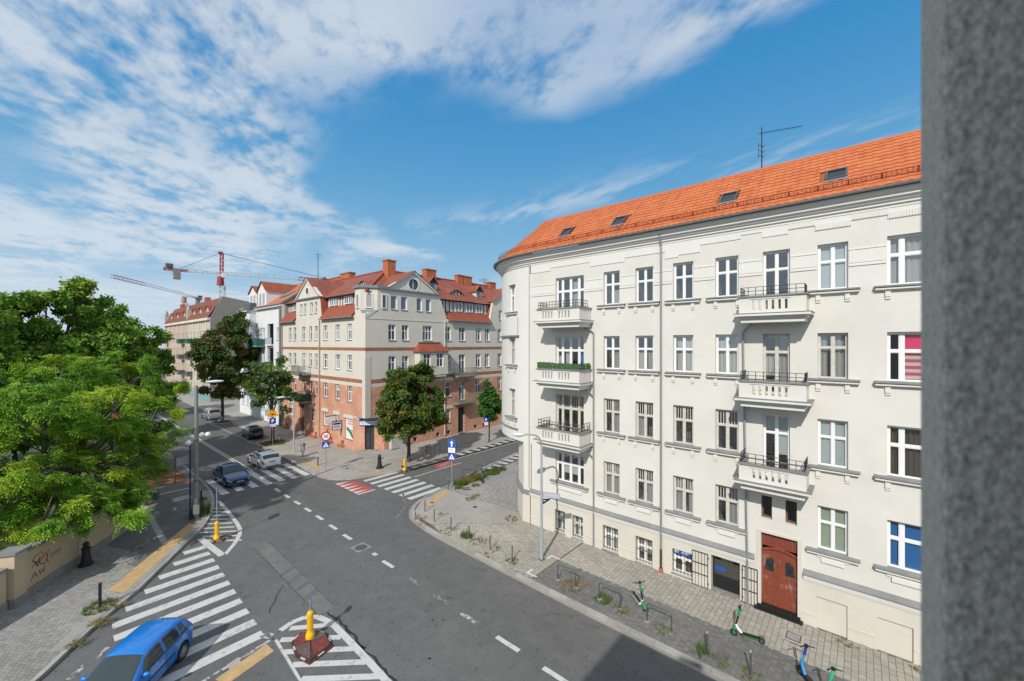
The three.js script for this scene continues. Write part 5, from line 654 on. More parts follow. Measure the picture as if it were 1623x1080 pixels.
  const dormer = (x, z, y) => { const o = mesh('gable_dormer', new G().box(x - 0.55, y, z - 2, x + 0.55, y + 1.1, z).plate([[x - 0.55, y + 1.1], [x + 0.55, y + 1.1], [x, y + 1.75]], null, z - 0.1, z), M.plasterB, BB); mesh('dormer_roof', new G().quad([x - 0.8, y + 0.95, z + 0.25], [x, y + 1.9, z + 0.25], [x, y + 1.9, z - 3], [x - 0.8, y + 0.95, z - 2]).quad([x, y + 1.9, z + 0.25], [x + 0.8, y + 0.95, z + 0.25], [x + 0.8, y + 0.95, z - 2], [x, y + 1.9, z - 3]), M.tileRed, o); mesh('dormer_window', new G().box(x - 0.35, y + 0.1, z + 0.002, x + 0.35, y + 1.05, z + 0.04), M.paneBlue, o); mesh('dormer_boards', new G().plate([[x - 0.65, y + 1.06], [x + 0.65, y + 1.06], [x, y + 1.8]], null, z + 0.003, z + 0.06), M.timber, o); };
  dormer(32.6, -41.4, 18.2); dormer(40.4, -41.0, 17.9);
  // chimneys
  for (const [x0, y0, z0, x1, y1, z1] of [[27.4, 19.5, -44.5, 28.5, 21.65, -43.4], [34.1, 19.8, -45.6, 35.8, 21.65, -44.7], [39.9, 20, -45.6, 41.0, 21.6, -44.8], [41.2, 20, -45.7, 42.6, 21.55, -44.7], [46.6, 19.6, -45.8, 48, 21.3, -44.8], [29, 20.0, -58.5, 29.9, 21.8, -55.8], [30, 20.0, -66.0, 30.8, 21.8, -59.0]]) { const c = mesh('chimney', new G().box(x0, y0, z0, x1, y1, z1), M.chimney, BB); mesh('chimney_cap', new G().box(x0 - 0.08, y1, z0 - 0.08, x1 + 0.08, y1 + 0.12, z1 + 0.08), M.brickBand, c); }
  mesh('downpipe', new G().cyl([21.9, 14.4, -49.45], [21.9, 0.3, -49.45], 0.07, 0.07, 8), mat([0.42, 0.30, 0.2], 0.7), BB); mesh('downpipe', new G().cyl([32.5, 14.4, -38.9], [32.5, 0.3, -38.9], 0.06, 0.06, 8), M.plasterB, BB); mesh('downpipe', new G().cyl([21.88, 14.4, -61.0], [21.88, 0.3, -61.0], 0.07, 0.07, 8), M.zinc, BB);
}
for (const [x, y, z, h, l] of [[45.5, 19.5, -44.9, 2.4, 'tall branched aerial right of the red roof'], [44.5, 19.7, -44.2, 1.8, 'short aerial beside the last chimney of the red roof']]) { const t = thing('roof_antenna', l, 'antenna', [x, y, z]); mesh('mast', new G().cyl([0, 0, 0], [0, h, 0], 0.04, 0.03, 6), M.steelDark, t); const g = new G(); g.cyl([-0.9, h - 0.3, 0], [0.9, h - 0.2, 0], 0.02, 0.02, 5); for (let k = -4; k <= 4; k++) g.cyl([k * 0.2, h - 0.5, 0.1], [k * 0.2, h + 0.0, -0.1], 0.014, 0.014, 4); mesh('yagi', g, M.steelDark, t); }
// ================= grey white house next along the street =================
const CB = thing('apartment_building', 'pale grey plastered apartment house with orange roof and stacked balconies', 'building');
{
  const F = FX(22), holes = [], W = (a, b, v0, v1, o) => { holes.push(rect(a, v0, b, v1)); addWindow(CB, F, (a + b) / 2, v0, b - a, v1 - v0, { ...BW, bar: 0.07, fr: 0.07, ...o }); };
  const lv = [1.6, 5.1, 8.6, 12.1]; for (const v of lv) { W(-63.2, -62.4, v, v + 1.8, { cols: [1] }); for (const c of [-69.6, -68.4]) W(c - 0.45, c + 0.45, v, v + 1.9, { cols: [1] }); W(-78.2, -77.2, v, v + 1.9, {}); W(-75.9, -75.1, v, v + 1.9, { cols: [1] }); holes.push(rect(-66.8, v - 0.6, -64.4, v + 2.4)); wall('loggia_back', F, new G().box(-66.9, v - 0.7, -1.5, -64.3, v + 2.5, -1.4), M.plasterC, CB); wall('loggia_door', F, new G().box(-66.2, v - 0.5, -1.38, -65.2, v + 1.6, -1.33), v < 6 && v > 4 ? mat([0.02, 0.19, 0.30], 0.6) : v > 8 && v < 9 ? M.brownFrame : M.paneBlue, CB); wall('loggia_floor', F, new G().box(-66.79, v - 0.8, -1.38, -64.41, v - 0.601, 0.35), M.plasterC, CB); wall('loggia_parapet', F, new G().box(-66.8, v - 0.6, 0.25, -64.4, v + 0.35, 0.32), v > 10 ? mat([0.38, 0.42, 0.45], 0.8) : v > 7 ? M.steelDark : mat([0.30, 0.33, 0.34], 0.8), CB); }
  wall('plaster_wall', F, new G().plate(rect(-79.5, 0, -61.25, 17.1), holes, -0.35, 0), M.plasterC, CB);
  const bay = put(mesh('bay', new G().box(-1.6, 3.5, 0.001, 1.6, 16.2, 0.9), M.plasterC, CB), F, -73, 0, 0); for (const v of lv.slice(1)) for (const x of [-0.9, 0.9]) { mesh('bay_pane', new G().box(x - 0.4, v, 0.901, x + 0.4, v + 1.8, 0.93), M.paneCurtain, bay); }
  for (const v of [5.0, 8.5, 12.0]) { const b = wall('balcony', F, new G().box(-71.3, v - 0.9, 0.001, -67.6, v - 0.7, 1.2), M.concrete, CB); mesh('balcony_screen', new G().box(-71.2, v - 0.69, 1.12, -67.7, v + 0.3, 1.17).box(-67.76, v - 0.69, 0.01, -67.7, v + 0.3, 1.11), v > 10 ? mat([0.02, 0.12, 0.11], 0.7) : M.ironGreen, b); }
  mesh('cornice', new G().box(21.6, 16.8, -79.6, 22.0, 17.1, -61.25), M.plasterC, CB); mesh('gutter', new G().box(21.45, 17.05, -79.6, 21.62, 17.18, -61.25), M.slate, CB);
  mesh('roof', new G().quad([21.6, 17.15, -79.7], [21.6, 17.15, -61.3], [28, 21.6, -61.3], [28, 21.6, -79.7]).quad([28, 21.6, -79.7], [28, 21.6, -61.3], [35, 17, -61.3], [35, 17, -79.7]), mat([1, 1, 1], 0.75, { map: colourMap(256, 3, (u, v) => { const k = 0.8 + 0.5 * (fbm(u * 6, v * 6, 6, 5, 175, 0.6) - 0.5); return [0.56 * k, 0.17 * k, 0.06 * k]; }), bumpMap: M.tileRed.bumpMap, bumpScale: 0.03 }), CB);
  mesh('end_wall', new G().plate([[21.7, 0], [35, 0], [35, 17], [28, 21.5], [21.7, 17.1]], null, -61.6, -61.3), M.firewall, CB); mesh('end_wall', new G().plate([[22.4, 0], [35, 0], [35, 17], [28, 21.5], [22.4, 17.1]], null, -79.5, -79.2), M.firewall, CB);
  mesh('verge', new G().quad([21.5, 17.1, -61.22], [28, 21.72, -61.22], [28, 21.5, -61.22], [21.9, 17.1, -61.22]).quad([21.5, 17.1, -61.22], [28, 21.72, -61.22], [28, 21.72, -61.6], [21.5, 17.1, -61.6]), M.slate, CB);
  for (const [z, w, ap] of [[-73, 3.4, 20.6], [-69.0, 3.6, 20.9]]) { const g = wall('roof_gable', F, new G().plate([[z - w / 2, 17.1], [z + w / 2, 17.1], [z + w / 2, 19.6], [z, ap], [z - w / 2, 19.6]], null, -0.3, 0.02).box(z + w / 2 - 0.3, 17.1, -4, z + w / 2 - 0.001, 19.6, -0.3), M.plasterC, CB); mesh('gable_roof', new G().quad([z - w / 2 - 0.2, 19.45, 0.25], [z, ap + 0.15, 0.25], [z, ap + 0.15, -6], [z - w / 2 - 0.2, 19.45, -5]).quad([z, ap + 0.15, 0.25], [z + w / 2 + 0.2, 19.45, 0.25], [z + w / 2 + 0.2, 19.45, -5], [z, ap + 0.15, -6]), M.tileRedBright, g); for (const s of [-0.7, 0.7]) mesh('gable_pane', new G().box(z + s - 0.4, 17.5, 0.022, z + s + 0.4, 19.2, 0.05), M.paneCurtain, g); }
  mesh('terrace_railing', new G().box(21.1, 16.9, -74.6, 21.15, 17.9, -71.4).box(21.15, 16.9, -71.45, 22, 17.9, -71.4), M.steelDark, CB);
  for (const z of [-65.9, -64.3]) { const o = mesh('skylight', new G().box(-0.5, -0.02, -0.8, 0.5, 0.1, 0.8), M.slate, CB); o.position.set(24.1, 18.95, z); o.rotation.set(0, 0, 0); o.quaternion.setFromEuler(new THREE.Euler(0.607, -Math.PI / 2, 0, 'YXZ')); }
}
{ const t = thing('roof_antenna', 'slim mast aerial on the orange roof of the grey house', 'antenna', [27.5, 21.2, -62.5]); mesh('mast', new G().cyl([0, 0, 0], [0, 4.2, 0], 0.06, 0.04, 6), M.steelDark, t); mesh('yagi', new G().cyl([-0.5, 3.9, 0], [0.5, 3.9, 0], 0.03, 0.03, 4).cyl([-0.3, 3.4, 0.2], [0.3, 3.4, -0.2], 0.03, 0.03, 4), M.steelDark, t); }
// ================= two old houses at the far end of the street =================
M.tileOld = mat([1, 1, 1], 0.85, { map: mottled(256, 4, [0.19, 0.068, 0.045], 0.45, 177, 10, 6) });
function oldHouse(label, z0, z1, e, fire, pm = M.plasterD) {
  const B = thing('tenement_house', label, 'building'), F = FX(22), holes = [], n = Math.round((z1 - z0) / 2.6), st = (z1 - z0) / n;
  for (const v of [1.4, 5.0, 8.6, 12.2]) for (let k = 0; k < n; k++) { const c = z0 + (k + 0.5) * st; holes.push(rect(c - 0.55, v, c + 0.55, v + 2)); addWindow(B, F, c, v, 1.1, 2, { ...BW, bar: 0.08, fr: 0.08 }); }
  wall('plaster_wall', F, new G().plate(rect(z0, 0, z1, e), holes, -0.35, 0), pm, B); for (let k = 0; k <= n; k += 2) wall('pilaster', F, new G().box(z0 + k * st - 0.2, 1.31, 0.002, z0 + k * st + 0.2, e - 0.51, 0.14), M.plasterB, B); wall('ground_floor_cladding', F, new G().box(z0, 0.15, 0.002, z1, 1.3, 0.05), mat([0.16, 0.30, 0.32], 0.8), B); wall('cornice', F, new G().box(z0, e - 0.5, 0.002, z1, e, 0.45), M.plasterB, B);
  for (const v of [4.6, 8.2, 11.8]) for (const k of [1, n - 2]) { const c = z0 + (k + 0.5) * st, b = wall('balcony', F, new G().box(c - 1.4, v - 0.2, 0.001, c + 1.4, v, 1.1), M.concrete, B); mesh('balcony_screen', new G().box(c - 1.35, v + 0.001, 1.0, c + 1.35, v + 0.95, 1.05).box(c + 1.3, v + 0.001, 0.01, c + 1.35, v + 0.95, 0.999), v > 11 ? mat([0.02, 0.10, 0.06], 0.8) : M.steelDark, b); }
  mesh('roof', new G().quad([21.6, e, z0], [21.6, e, z1], [24.0, e + 4.2, z1], [24.0, e + 4.2, z0]).quad([24, e + 4.2, z0], [24, e + 4.2, z1], [36, e + 2.4, z1], [36, e + 2.4, z0]), M.tileOld, B);
  for (let k = 0; k < 3; k++) { const c = lerp(z0, z1, (k + 0.8) / 3.4), d = wall('dormer', F, new G().box(c - 0.9, e + 0.3, -1.6, c + 0.9, e + 1.9, -0.35).plate([[c - 0.9, e + 1.9], [c + 0.9, e + 1.9], [c, e + 2.6]], null, -0.6, -0.35), M.plasterD, B); mesh('dormer_pane', new G().box(c - 0.45, e + 0.5, -0.349, c + 0.45, e + 1.8, -0.3), M.paneCurtain, d); mesh('dormer_hood', new G().quad([c - 1.1, e + 1.8, -0.15], [c, e + 2.75, -0.15], [c, e + 2.75, -2.2], [c - 1.1, e + 1.8, -1.9]).quad([c, e + 2.75, -0.15], [c + 1.1, e + 1.8, -0.15], [c + 1.1, e + 1.8, -1.9], [c, e + 2.75, -2.2]), M.tileRed, d); }
  if (fire) mesh('firewall', new G().plate([[22.0, 0], [36, 0], [36, 19.3], [24.0, 21.2], [22.0, e]], null, z1 + 0.01, z1 + 0.3), M.firewall, B);
  mesh('chimney', new G().box(25, e + 3, z0 + 0.4, 26, e + 5.6, z0 + 1.8), M.chimney, B); mesh('gable_post', new G().box(21.8, e, z0, 22.6, e + 2.6, z0 + 0.8).cyl([22.2, e + 2.6, z0 + 0.4], [22.2, e + 3.8, z0 + 0.4], 0.5, 0.05, 8), M.plasterD, B);
}
oldHouse('cream old tenement with red mansard and bare grey gable wall', -116.8, -98, 16.8, true); oldHouse('weathered old tenement with red roof beside the left trees', -142, -117, 16.8, false, plaster(0.50, 0.37, 0.30, 0.18, 163));
// ================= tower cranes =================
const cw2 = (Xc, Zc) => [Xc * Math.cos(YAW) + Zc * Math.sin(YAW), Xc * Math.sin(YAW) - Zc * Math.cos(YAW)];
function lattice(g, a, b, w, h, n, r) { const A = V(...a), B = V(...b), d = B.clone().sub(A), L = d.length(); d.normalize(); const up = Math.abs(d.y) > 0.9 ? V(1, 0, 0) : V(0, 1, 0), s = V(0, 0, 0).crossVectors(d, up).normalize(), u = V(0, 0, 0).crossVectors(s, d); const P = (t, i, j) => { const q = A.clone().addScaledVector(d, t * L).addScaledVector(s, (i - 0.5) * w).addScaledVector(u, j * h); return [q.x, q.y, q.z]; }; for (const i of [0, 1]) for (const j of [0, 1]) g.cyl(P(0, i, j), P(1, i, j), r, r, 4); for (let k = 0; k < n; k++) { const t0 = k / n, t1 = (k + 1) / n; for (const i of [0, 1]) g.cyl(P(t0, i, k % 2), P(t1, i, (k + 1) % 2), r * 0.8, r * 0.8, 4); g.cyl(P(t0, k % 2, 0), P(t1, (k + 1) % 2, 0), r * 0.8, r * 0.8, 4); g.cyl(P(t0, k % 2, 1), P(t1, (k + 1) % 2, 1), r * 0.8, r * 0.8, 4); } return g; }
function crane(label, tw_, lf, rt, h, o) {
  const [tx, tz] = cw2(...tw_), [lx, lz] = cw2(...lf), [rx, rz] = cw2(...rt), t = thing('tower_crane', label, 'crane', [tx, 0, tz]), L = [lx - tx, lz - tz], R = [rx - tx, rz - tz];
  mesh('mast', lattice(new G(), [0, 0, 0], [0, h - 5, 0], 2.0, 2.0, 30, 0.10), o.mast, t); mesh('slewing_unit', new G().cyl([0, h - 5, 1.1], [0, h - 1, 1.1], 1.5, 1.2, 10), o.red, t); mesh('cab', new G().cbox(1.2, h - 0.4, 1.8, 1.8, 2.2, 1.8), M.signWhite, t);
  mesh('jib', lattice(new G(), [0, h, 1], [R[0] * 0.62, h, 1 + R[1] * 0.62], 1.1, 1.3, 20, 0.065), o.pale, t); mesh('jib_end', lattice(new G(), [R[0] * 0.62, h, 1 + R[1] * 0.62], [R[0], h, 1 + R[1]], 1.2, 1.5, 14, 0.085), o.red, t);
  mesh('counter_jib', lattice(new G(), [0, h, 1], [L[0], h, 1 + L[1]], 1.3, 0.9, 10, 0.08), o.pale, t); mesh('counter_deck', new G().path([[L[0] * 0.6, h + 0.4, 1 + L[1] * 0.6], [L[0] * 1.03, h + 0.5, 1 + L[1] * 1.03]], 0.7, 8), o.red, t); mesh('counterweight', new G().cbox(L[0] * 0.8, h - 1.6, 1 + L[1] * 0.8, 2.4, 4.2, 2.4), M.concrete, t); mesh('winch', new G().cbox(L[0] * 0.93, h + 2.0, 1 + L[1] * 0.93, 2.4, 1.6, 2.4), M.steelDark, t);
  if (o.apex) { mesh('apex', lattice(new G(), [0, h, 0.6], [0, h + o.apex, 1], 1.5, 1.1, 6, 0.13).cbox(0, h + o.apex, 1, 1.6, 1, 1.6), o.red, t); mesh('tie_rod', new G().cyl([0, h + o.apex, 1], [R[0] * 0.9, h + 1.5, 1 + R[1] * 0.9], 0.12, 0.12, 5), M.steelDark, t); mesh('tie_rod', new G().cyl([0, h + o.apex, 1], [L[0] * 0.75, h + 1, 1 + L[1] * 0.75], 0.1, 0.1, 5), M.steelDark, t); }
}
const cr = mat([0.34, 0.04, 0.045], 0.6), cp = mat([0.62, 0.62, 0.60], 0.6);
crane('red topped tower crane with a long jib above the grey house', [-136.5, 190], [-152, 178], [-92, 216], 44, { red: cr, pale: cp, mast: mat([0.55, 0.47, 0.30], 0.7), apex: 10 });
crane('smaller tower crane with a pale red jib above the trees', [-210, 260], [-222, 290], [-190, 193], 43, { red: mat([0.45, 0.22, 0.22], 0.6), pale: cp, mast: mat([0.5, 0.33, 0.32], 0.7) });
// ================= trees and plants =================
function sprayGeo(kind) {
  const g = new G();
  if (kind === 'pinnate') { // long feathered leaf
    for (let k = 0; k < 4; k++) for (const s of [-1, 1]) { const x = 0.06 + k * 0.075, l = 0.115 - k * 0.008, d = -0.02 * k * k * 0.6, w = 0.022; const a = [x, d, s * 0.008], c = [x + 0.05, d - 0.03, s * l], b = [x + 0.045, d + 0.004, s * l * 0.5 - w * s], e = [x + 0.0, d + 0.004, s * l * 0.55 + w * s]; g.quad(a, b, c, e); }
    g.quad([0.36, -0.13, 0], [0.39, -0.15, 0.025], [0.46, -0.2, 0], [0.39, -0.15, -0.025]);
  } else { // a handful of broad leaves on a twig
    const r = rng(kind === 'broad' ? 8 : 19), n = 5; for (let k = 0; k < n; k++) { const a = k * 2.4 + r(), R = 0.05 + 0.16 * r(), y = (r() - 0.5) * 0.16, s = 0.075 + 0.03 * r(), cx = R * Math.cos(a), cz = R * Math.sin(a), ux = Math.cos(a + r()), uz = Math.sin(a + r()), dr = 0.03 + 0.04 * r(); g.quad([cx - ux * s, y + 0.01, cz - uz * s], [cx - uz * s * 0.85, y, cz + ux * s * 0.85], [cx + ux * s * 1.15, y - dr, cz + uz * s * 1.15], [cx + uz * s * 0.85, y, cz - ux * s * 0.85]); }
  } return g.geo();
}
const SPRAY = { pinnate: sprayGeo('pinnate'), broad: sprayGeo('broad'), small: sprayGeo('small') };
function crown(parent, name, lobes, o) {
  const r = rng(o.seed), gauss = () => (r() + r() + r() + r() - 2) * 0.86, list = [], clumps = [];
  for (const [lx, ly, lz, rx, ry, rz, w] of lobes) {
    const vol = rx * ry * rz, nC = Math.max(4, Math.round((w || 1) * o.clumps * Math.pow(vol, 0.72)));
    for (let c = 0; c < nC; c++) { const th = r() * 6.283, cp = 2 * r() - 1, sp = Math.sqrt(1 - cp * cp), R = 0.4 + 0.6 * Math.sqrt(r()); const q = [lx + rx * R * sp * Math.cos(th), ly + ry * R * cp, lz + rz * R * sp * Math.sin(th)]; clumps.push([...q, lx, ly, lz]); const n = Math.round(o.per * (0.6 + 0.8 * r())), cr = o.cr * (0.7 + 0.6 * r()), tone = r(); for (let k = 0; k < n; k++) list.push([q[0] + gauss() * cr, q[1] + gauss() * cr * 0.72, q[2] + gauss() * cr, tone, r(), q[0] - lx, q[2] - lz]); }
  }
  const im = new THREE.InstancedMesh(SPRAY[o.spray], M.leaf, list.length), D = new THREE.Object3D(), c = new THREE.Color(); im.name = name; im.userData.kind = 'stuff'; im.castShadow = im.receiveShadow = true;
  list.forEach((q, i) => { D.position.set(q[0], q[1], q[2]); const out = Math.atan2(-q[6], q[5]); if (o.spray === 'pinnate') D.rotation.set((r() - 0.5) * 1.5, out + (r() - 0.5) * 2.8, (r() - 0.5) * 1.3 - 0.1, 'YXZ'); else D.rotation.set((r() - 0.5) * 2.6, r() * 6.28, (r() - 0.5) * 2.6, 'YXZ'); D.scale.setScalar(o.size * (0.7 + 0.6 * r())); D.updateMatrix(); im.setMatrixAt(i, D.matrix); const t = o.cols, a = t[Math.floor(q[3] * q[3] * t.length * 0.999)], k = 0.75 + 0.5 * q[4]; c.setRGB(a[0] * k, a[1] * k, a[2] * k); im.setColorAt(i, c); });
  parent.add(im); return clumps;
}
function tree(name, label, x, z, o) {
  const t = thing(name, label, 'tree', [x, 0.1, z], 0, o.group), r = rng(o.seed + 500), th = o.trunk, lean = o.lean || [0, 0];
  const cl = crown(t, 'crown', o.lobes, o), mid = [lean[0], th, lean[1]];
  const tr = new G().path([[0, -0.15, 0], [lean[0] * 0.2 + 0.03, th * 0.35, lean[1] * 0.2], [lean[0] * 0.6, th * 0.7, lean[1] * 0.6 + 0.04], mid], o.r, 10, o.r * 0.62);
  mesh('trunk', tr, o.bark || M.bark, t);
  const br = new G();
  for (const [lx, ly, lz, rx, ry] of o.lobes) { const st = [lerp(mid[0] * 0.8, lx, 0.02), lerp(th * 0.85, ly, 0.05), lerp(mid[2] * 0.8, lz, 0.02)], m1 = [lerp(mid[0], lx, 0.4) + (r() - 0.5) * 0.5, lerp(th, ly, 0.55), lerp(mid[2], lz, 0.4) + (r() - 0.5) * 0.5]; br.path([st, m1, [lx, ly, lz], [lx + (r() - 0.5) * rx * 0.5, ly + ry * 0.6, lz + (r() - 0.5) * rx * 0.5]], o.r * 0.42, 6, o.r * 0.12); }
  const step = Math.max(1, Math.floor(cl.length / (o.twigs || 60))); for (let i = 0; i < cl.length; i += step) { const c = cl[i], m = [lerp(c[3], c[0], 0.5) + (r() - 0.5) * 0.3, lerp(c[4], c[1], 0.5) + 0.15, lerp(c[5], c[2], 0.5) + (r() - 0.5) * 0.3]; const tt = 0.35 + 0.6 * r(), s0 = [lerp(mid[0], c[3], tt) + (r() - 0.5) * 0.5, lerp(th, c[4], tt), lerp(mid[2], c[5], tt) + (r() - 0.5) * 0.5]; br.path([s0, m, [c[0], c[1], c[2]]], o.r * 0.10 + 0.01, 4, 0.01); }
  for (let k = 0; k < (o.bare || 0); k++) { const L = o.lobes[k % o.lobes.length], a = r() * 6.283, e = [L[0] + Math.cos(a) * L[3] * 1.05, L[1] + (r() * 0.9 - 0.1) * L[4] * 1.1, L[2] + Math.abs(Math.sin(a)) * L[5] * 1.15], m = [lerp(mid[0], e[0], 0.55) + (r() - 0.5), lerp(th, e[1], 0.45), lerp(mid[2], e[2], 0.55) + (r() - 0.5)]; br.path([[mid[0], th * 0.9, mid[2]], m, [lerp(m[0], e[0], 0.55), lerp(m[1], e[1], 0.6) + 0.2, lerp(m[2], e[2], 0.55)], e], 0.055, 5, 0.012); }
  mesh('limbs', br, o.bark || M.bark, t, 'stuff'); return t;
}
const bright = [[0.155, 0.32, 0.02], [0.195, 0.38, 0.022], [0.25, 0.43, 0.024], [0.33, 0.46, 0.026]], mid = [[0.15, 0.28, 0.032], [0.17, 0.32, 0.034], [0.20, 0.35, 0.038], [0.245, 0.37, 0.04]], dark = [[0.06, 0.13, 0.03], [0.075, 0.15, 0.034], [0.095, 0.17, 0.036]], lime = [[0.095, 0.155, 0.02], [0.085, 0.15, 0.022], [0.125, 0.17, 0.02], [0.17, 0.18, 0.024]], brown = [[0.105, 0.145, 0.03], [0.14, 0.15, 0.03], [0.085, 0.14, 0.03], [0.165, 0.15, 0.03]], fresh = [[0.05, 0.15, 0.02], [0.062, 0.175, 0.024], [0.076, 0.19, 0.026]];
tree('ash_tree', 'bright green feathery tree hanging over the garden wall', 1.2, -37.5, { seed: 3, trunk: 4.2, r: 0.24, bark: M.barkPale, spray: 'pinnate', size: 1.08, clumps: 5.6, per: 78, cr: 0.37, cols: bright, twigs: 70, bare: 16, lean: [0.3, 0.6], lobes: [[-0.5, 8.6, -0.5, 2.6, 2.2, 2.6], [2.6, 9.0, -1.0, 2.2, 1.9, 2.4], [-3.2, 7.2, 2.0, 2.2, 2.0, 2.2], [1.2, 5.9, 3.2, 2.4, 1.5, 2.0], [3.6, 6.2, 1.4, 1.9, 1.6, 1.9], [-1.6, 4.4, 5.2, 2.2, 1.3, 1.6], [0.4, 3.6, 5.0, 1.8, 1.0, 1.4, 0.8], [-3.9, 4.6, 5.2, 1.6, 1.6, 1.8], [2.9, 3.8, 3.4, 1.5, 1.1, 1.3, 0.8], [5.0, 7.5, -2.0, 1.4, 1.3, 1.6], [-0.2, 3.0, 6.0, 1.5, 0.8, 0.9], [1.5, 2.7, 5.0, 1.2, 0.8, 0.8], [-2.6, 3.3, 6.8, 1.5, 0.9, 0.9], [2.3, 2.3, 4.0, 0.8, 0.5, 0.6, 0.8], [-4.4, 8.8, -1.5, 2.2, 2.0, 2.2], [-0.9, 3.1, 8.0, 1.5, 0.7, 0.9, 1.2], [0.7, 3.0, 7.2, 1.2, 0.6, 0.8, 1.2], [1.3, 2.3, 8.1, 1.0, 0.35, 0.7, 1.0], [-2.8, 4.4, 7.6, 1.6, 1.2, 1.4], [-1.4, 7.8, 7.0, 2.3, 1.7, 2.1], [1.5, 7.6, 4.6, 2.0, 1.6, 2.0]] });
tree('maple_tree', 'tallest broad tree at the left edge behind the feathery tree', 0.3, -49, { seed: 5, trunk: 6, r: 0.34, spray: 'broad', size: 1.3, clumps: 5.6, per: 50, cr: 0.42, cols: mid, lobes: [[0, 13.2, 0, 3.2, 3.0, 3.0], [-3, 11.2, 0.8, 2.8, 2.8, 2.8], [3, 11.0, 0.4, 2.8, 2.6, 2.8], [0.5, 9, 2.6, 3.4, 2.6, 2.2], [-2.6, 8, 2.8, 2.4, 2.4, 2], [2, 15.0, -0.3, 1.6, 1.6, 1.6]] });
tree('maple_tree', 'broad green tree between the tallest tree and the street', 4.3, -54.5, { seed: 7, trunk: 5.5, r: 0.3, spray: 'broad', size: 1.3, clumps: 5.6, per: 50, cr: 0.42, cols: mid, lobes: [[0, 12.6, 0, 2.8, 3.0, 2.8], [2.4, 10.4, 0.6, 2.4, 2.6, 2.4], [-2.4, 10.6, 0.6, 2.4, 2.4, 2.4], [0.2, 8.4, 1.6, 3.0, 2.4, 2.2], [2.2, 6.6, 1.2, 2.4, 2.0, 2.2]] });
tree('maple_tree', 'round crowned tree cut by the left picture edge', -3.6, -46.5, { seed: 9, trunk: 5, r: 0.3, spray: 'broad', size: 1.35, clumps: 5.5, per: 48, cr: 0.5, cols: mid, lobes: [[0, 12.0, 0, 3.4, 3.2, 3.0], [1.6, 9.4, 1.2, 2.8, 2.6, 2.4], [-2.6, 9, 0, 2.8, 2.8, 2.6]] });
tree('maple_tree', 'dark tree standing by the pavement further down the street', 6.0, -66, { seed: 11, trunk: 4, r: 0.28, spray: 'broad', size: 1.9, clumps: 5.5, per: 30, cr: 0.55, cols: mid.concat(dark), lobes: [[0, 11.6, 0, 2.8, 2.8, 3.0], [1.0, 8.4, 1, 2.6, 2.6, 2.8], [0.6, 5.8, 1.4, 2.4, 1.8, 2.2]] });
tree('maple_tree', 'farthest tree of the park row beside the old tenements', 5.5, -84, { seed: 13, trunk: 4, r: 0.28, spray: 'broad', size: 2.2, clumps: 4, per: 26, cr: 0.6, cols: dark, lobes: [[0, 10.5, 0, 3.2, 3.2, 3.4], [1, 7, 1, 3, 2.8, 3]] });
tree('yew_shrub', 'dark low bushy tree behind the concrete lamp post', 6.3, -50.5, { seed: 15, trunk: 1.4, r: 0.14, spray: 'small', size: 1.1, clumps: 5.5, per: 22, cr: 0.4, cols: dark, lobes: [[0, 3.6, 0, 1.9, 1.5, 2.2], [-1.2, 3.0, 2.2, 1.5, 1.3, 1.6], [1.0, 2.4, -2.0, 1.3, 1.4, 1.8], [0.2, 2.0, 1.4, 1.5, 1.1, 1.5]] });
tree('shrub', 'small bright yellow green shrub among the dark bushes', 6.9, -47.6, { seed: 16, trunk: 1.2, r: 0.06, bark: M.barkPale, spray: 'pinnate', size: 0.9, clumps: 7, per: 18, cr: 0.25, cols: bright, lobes: [[0, 2.3, 0, 0.9, 0.8, 0.9]] });
tree('shrub', 'leafy shrub under the feathery tree near the wall end', 3.2, -40.2, { seed: 17, trunk: 1.0, r: 0.08, spray: 'pinnate', size: 1.05, clumps: 4.5, per: 26, cr: 0.4, cols: bright.concat(mid), lobes: [[0, 2.3, 0, 1.8, 1.3, 1.8], [1.5, 2.0, 1.0, 1.3, 1.0, 1.3], [2.6, 3.4, -3.4, 1.8, 1.1, 1.6, 0.8]] });
tree('shrub', 'broad shrub behind the garden wall at the left picture edge', -3.4, -32.6, { seed: 18, trunk: 0.9, r: 0.08, spray: 'pinnate', size: 1.05, clumps: 4.5, per: 26, cr: 0.42, cols: bright, lobes: [[0, 2.7, 0, 1.9, 1.4, 1.6], [1.9, 2.9, 0.2, 1.2, 0.8, 1.0], [-2.2, 2.4, 1.4, 1.4, 1.3, 1.4]] });
tree('shrub', 'green undergrowth in the park behind the wall', -1.8, -41.5, { seed: 20, trunk: 0.8, r: 0.07, spray: 'broad', size: 1.2, clumps: 3.2, per: 20, cr: 0.45, cols: mid, lobes: [[0, 1.8, 0, 2.8, 1.2, 2.4], [-3.4, 2.0, 2.4, 2.4, 1.4, 2.2], [2.0, 1.4, -3, 2.2, 1.2, 2.0]] });
tree('maple_tree', 'green tree deep in the park behind the leaning branches', -7.5, -60, { seed: 41, trunk: 4, r: 0.3, spray: 'broad', size: 2.2, clumps: 3.2, per: 24, cr: 0.65, cols: mid.concat(dark), lobes: [[0, 9.5, 0, 4.2, 3.6, 4.0], [3.4, 6.5, 1, 3.4, 3.0, 3.0], [-3, 6.0, 0, 3.4, 3.4, 3.2]] });
tree('maple_tree', 'low crowned tree filling the park behind the wall', -1.5, -57, { seed: 43, trunk: 2.5, r: 0.24, spray: 'broad', size: 2.1, clumps: 3.4, per: 24, cr: 0.6, cols: dark.concat(mid), lobes: [[0, 5.0, 0, 3.6, 2.8, 3.0], [3.2, 4.0, -1, 2.8, 2.4, 2.6], [-2.6, 3.6, 2, 2.6, 2.2, 2.4]] });
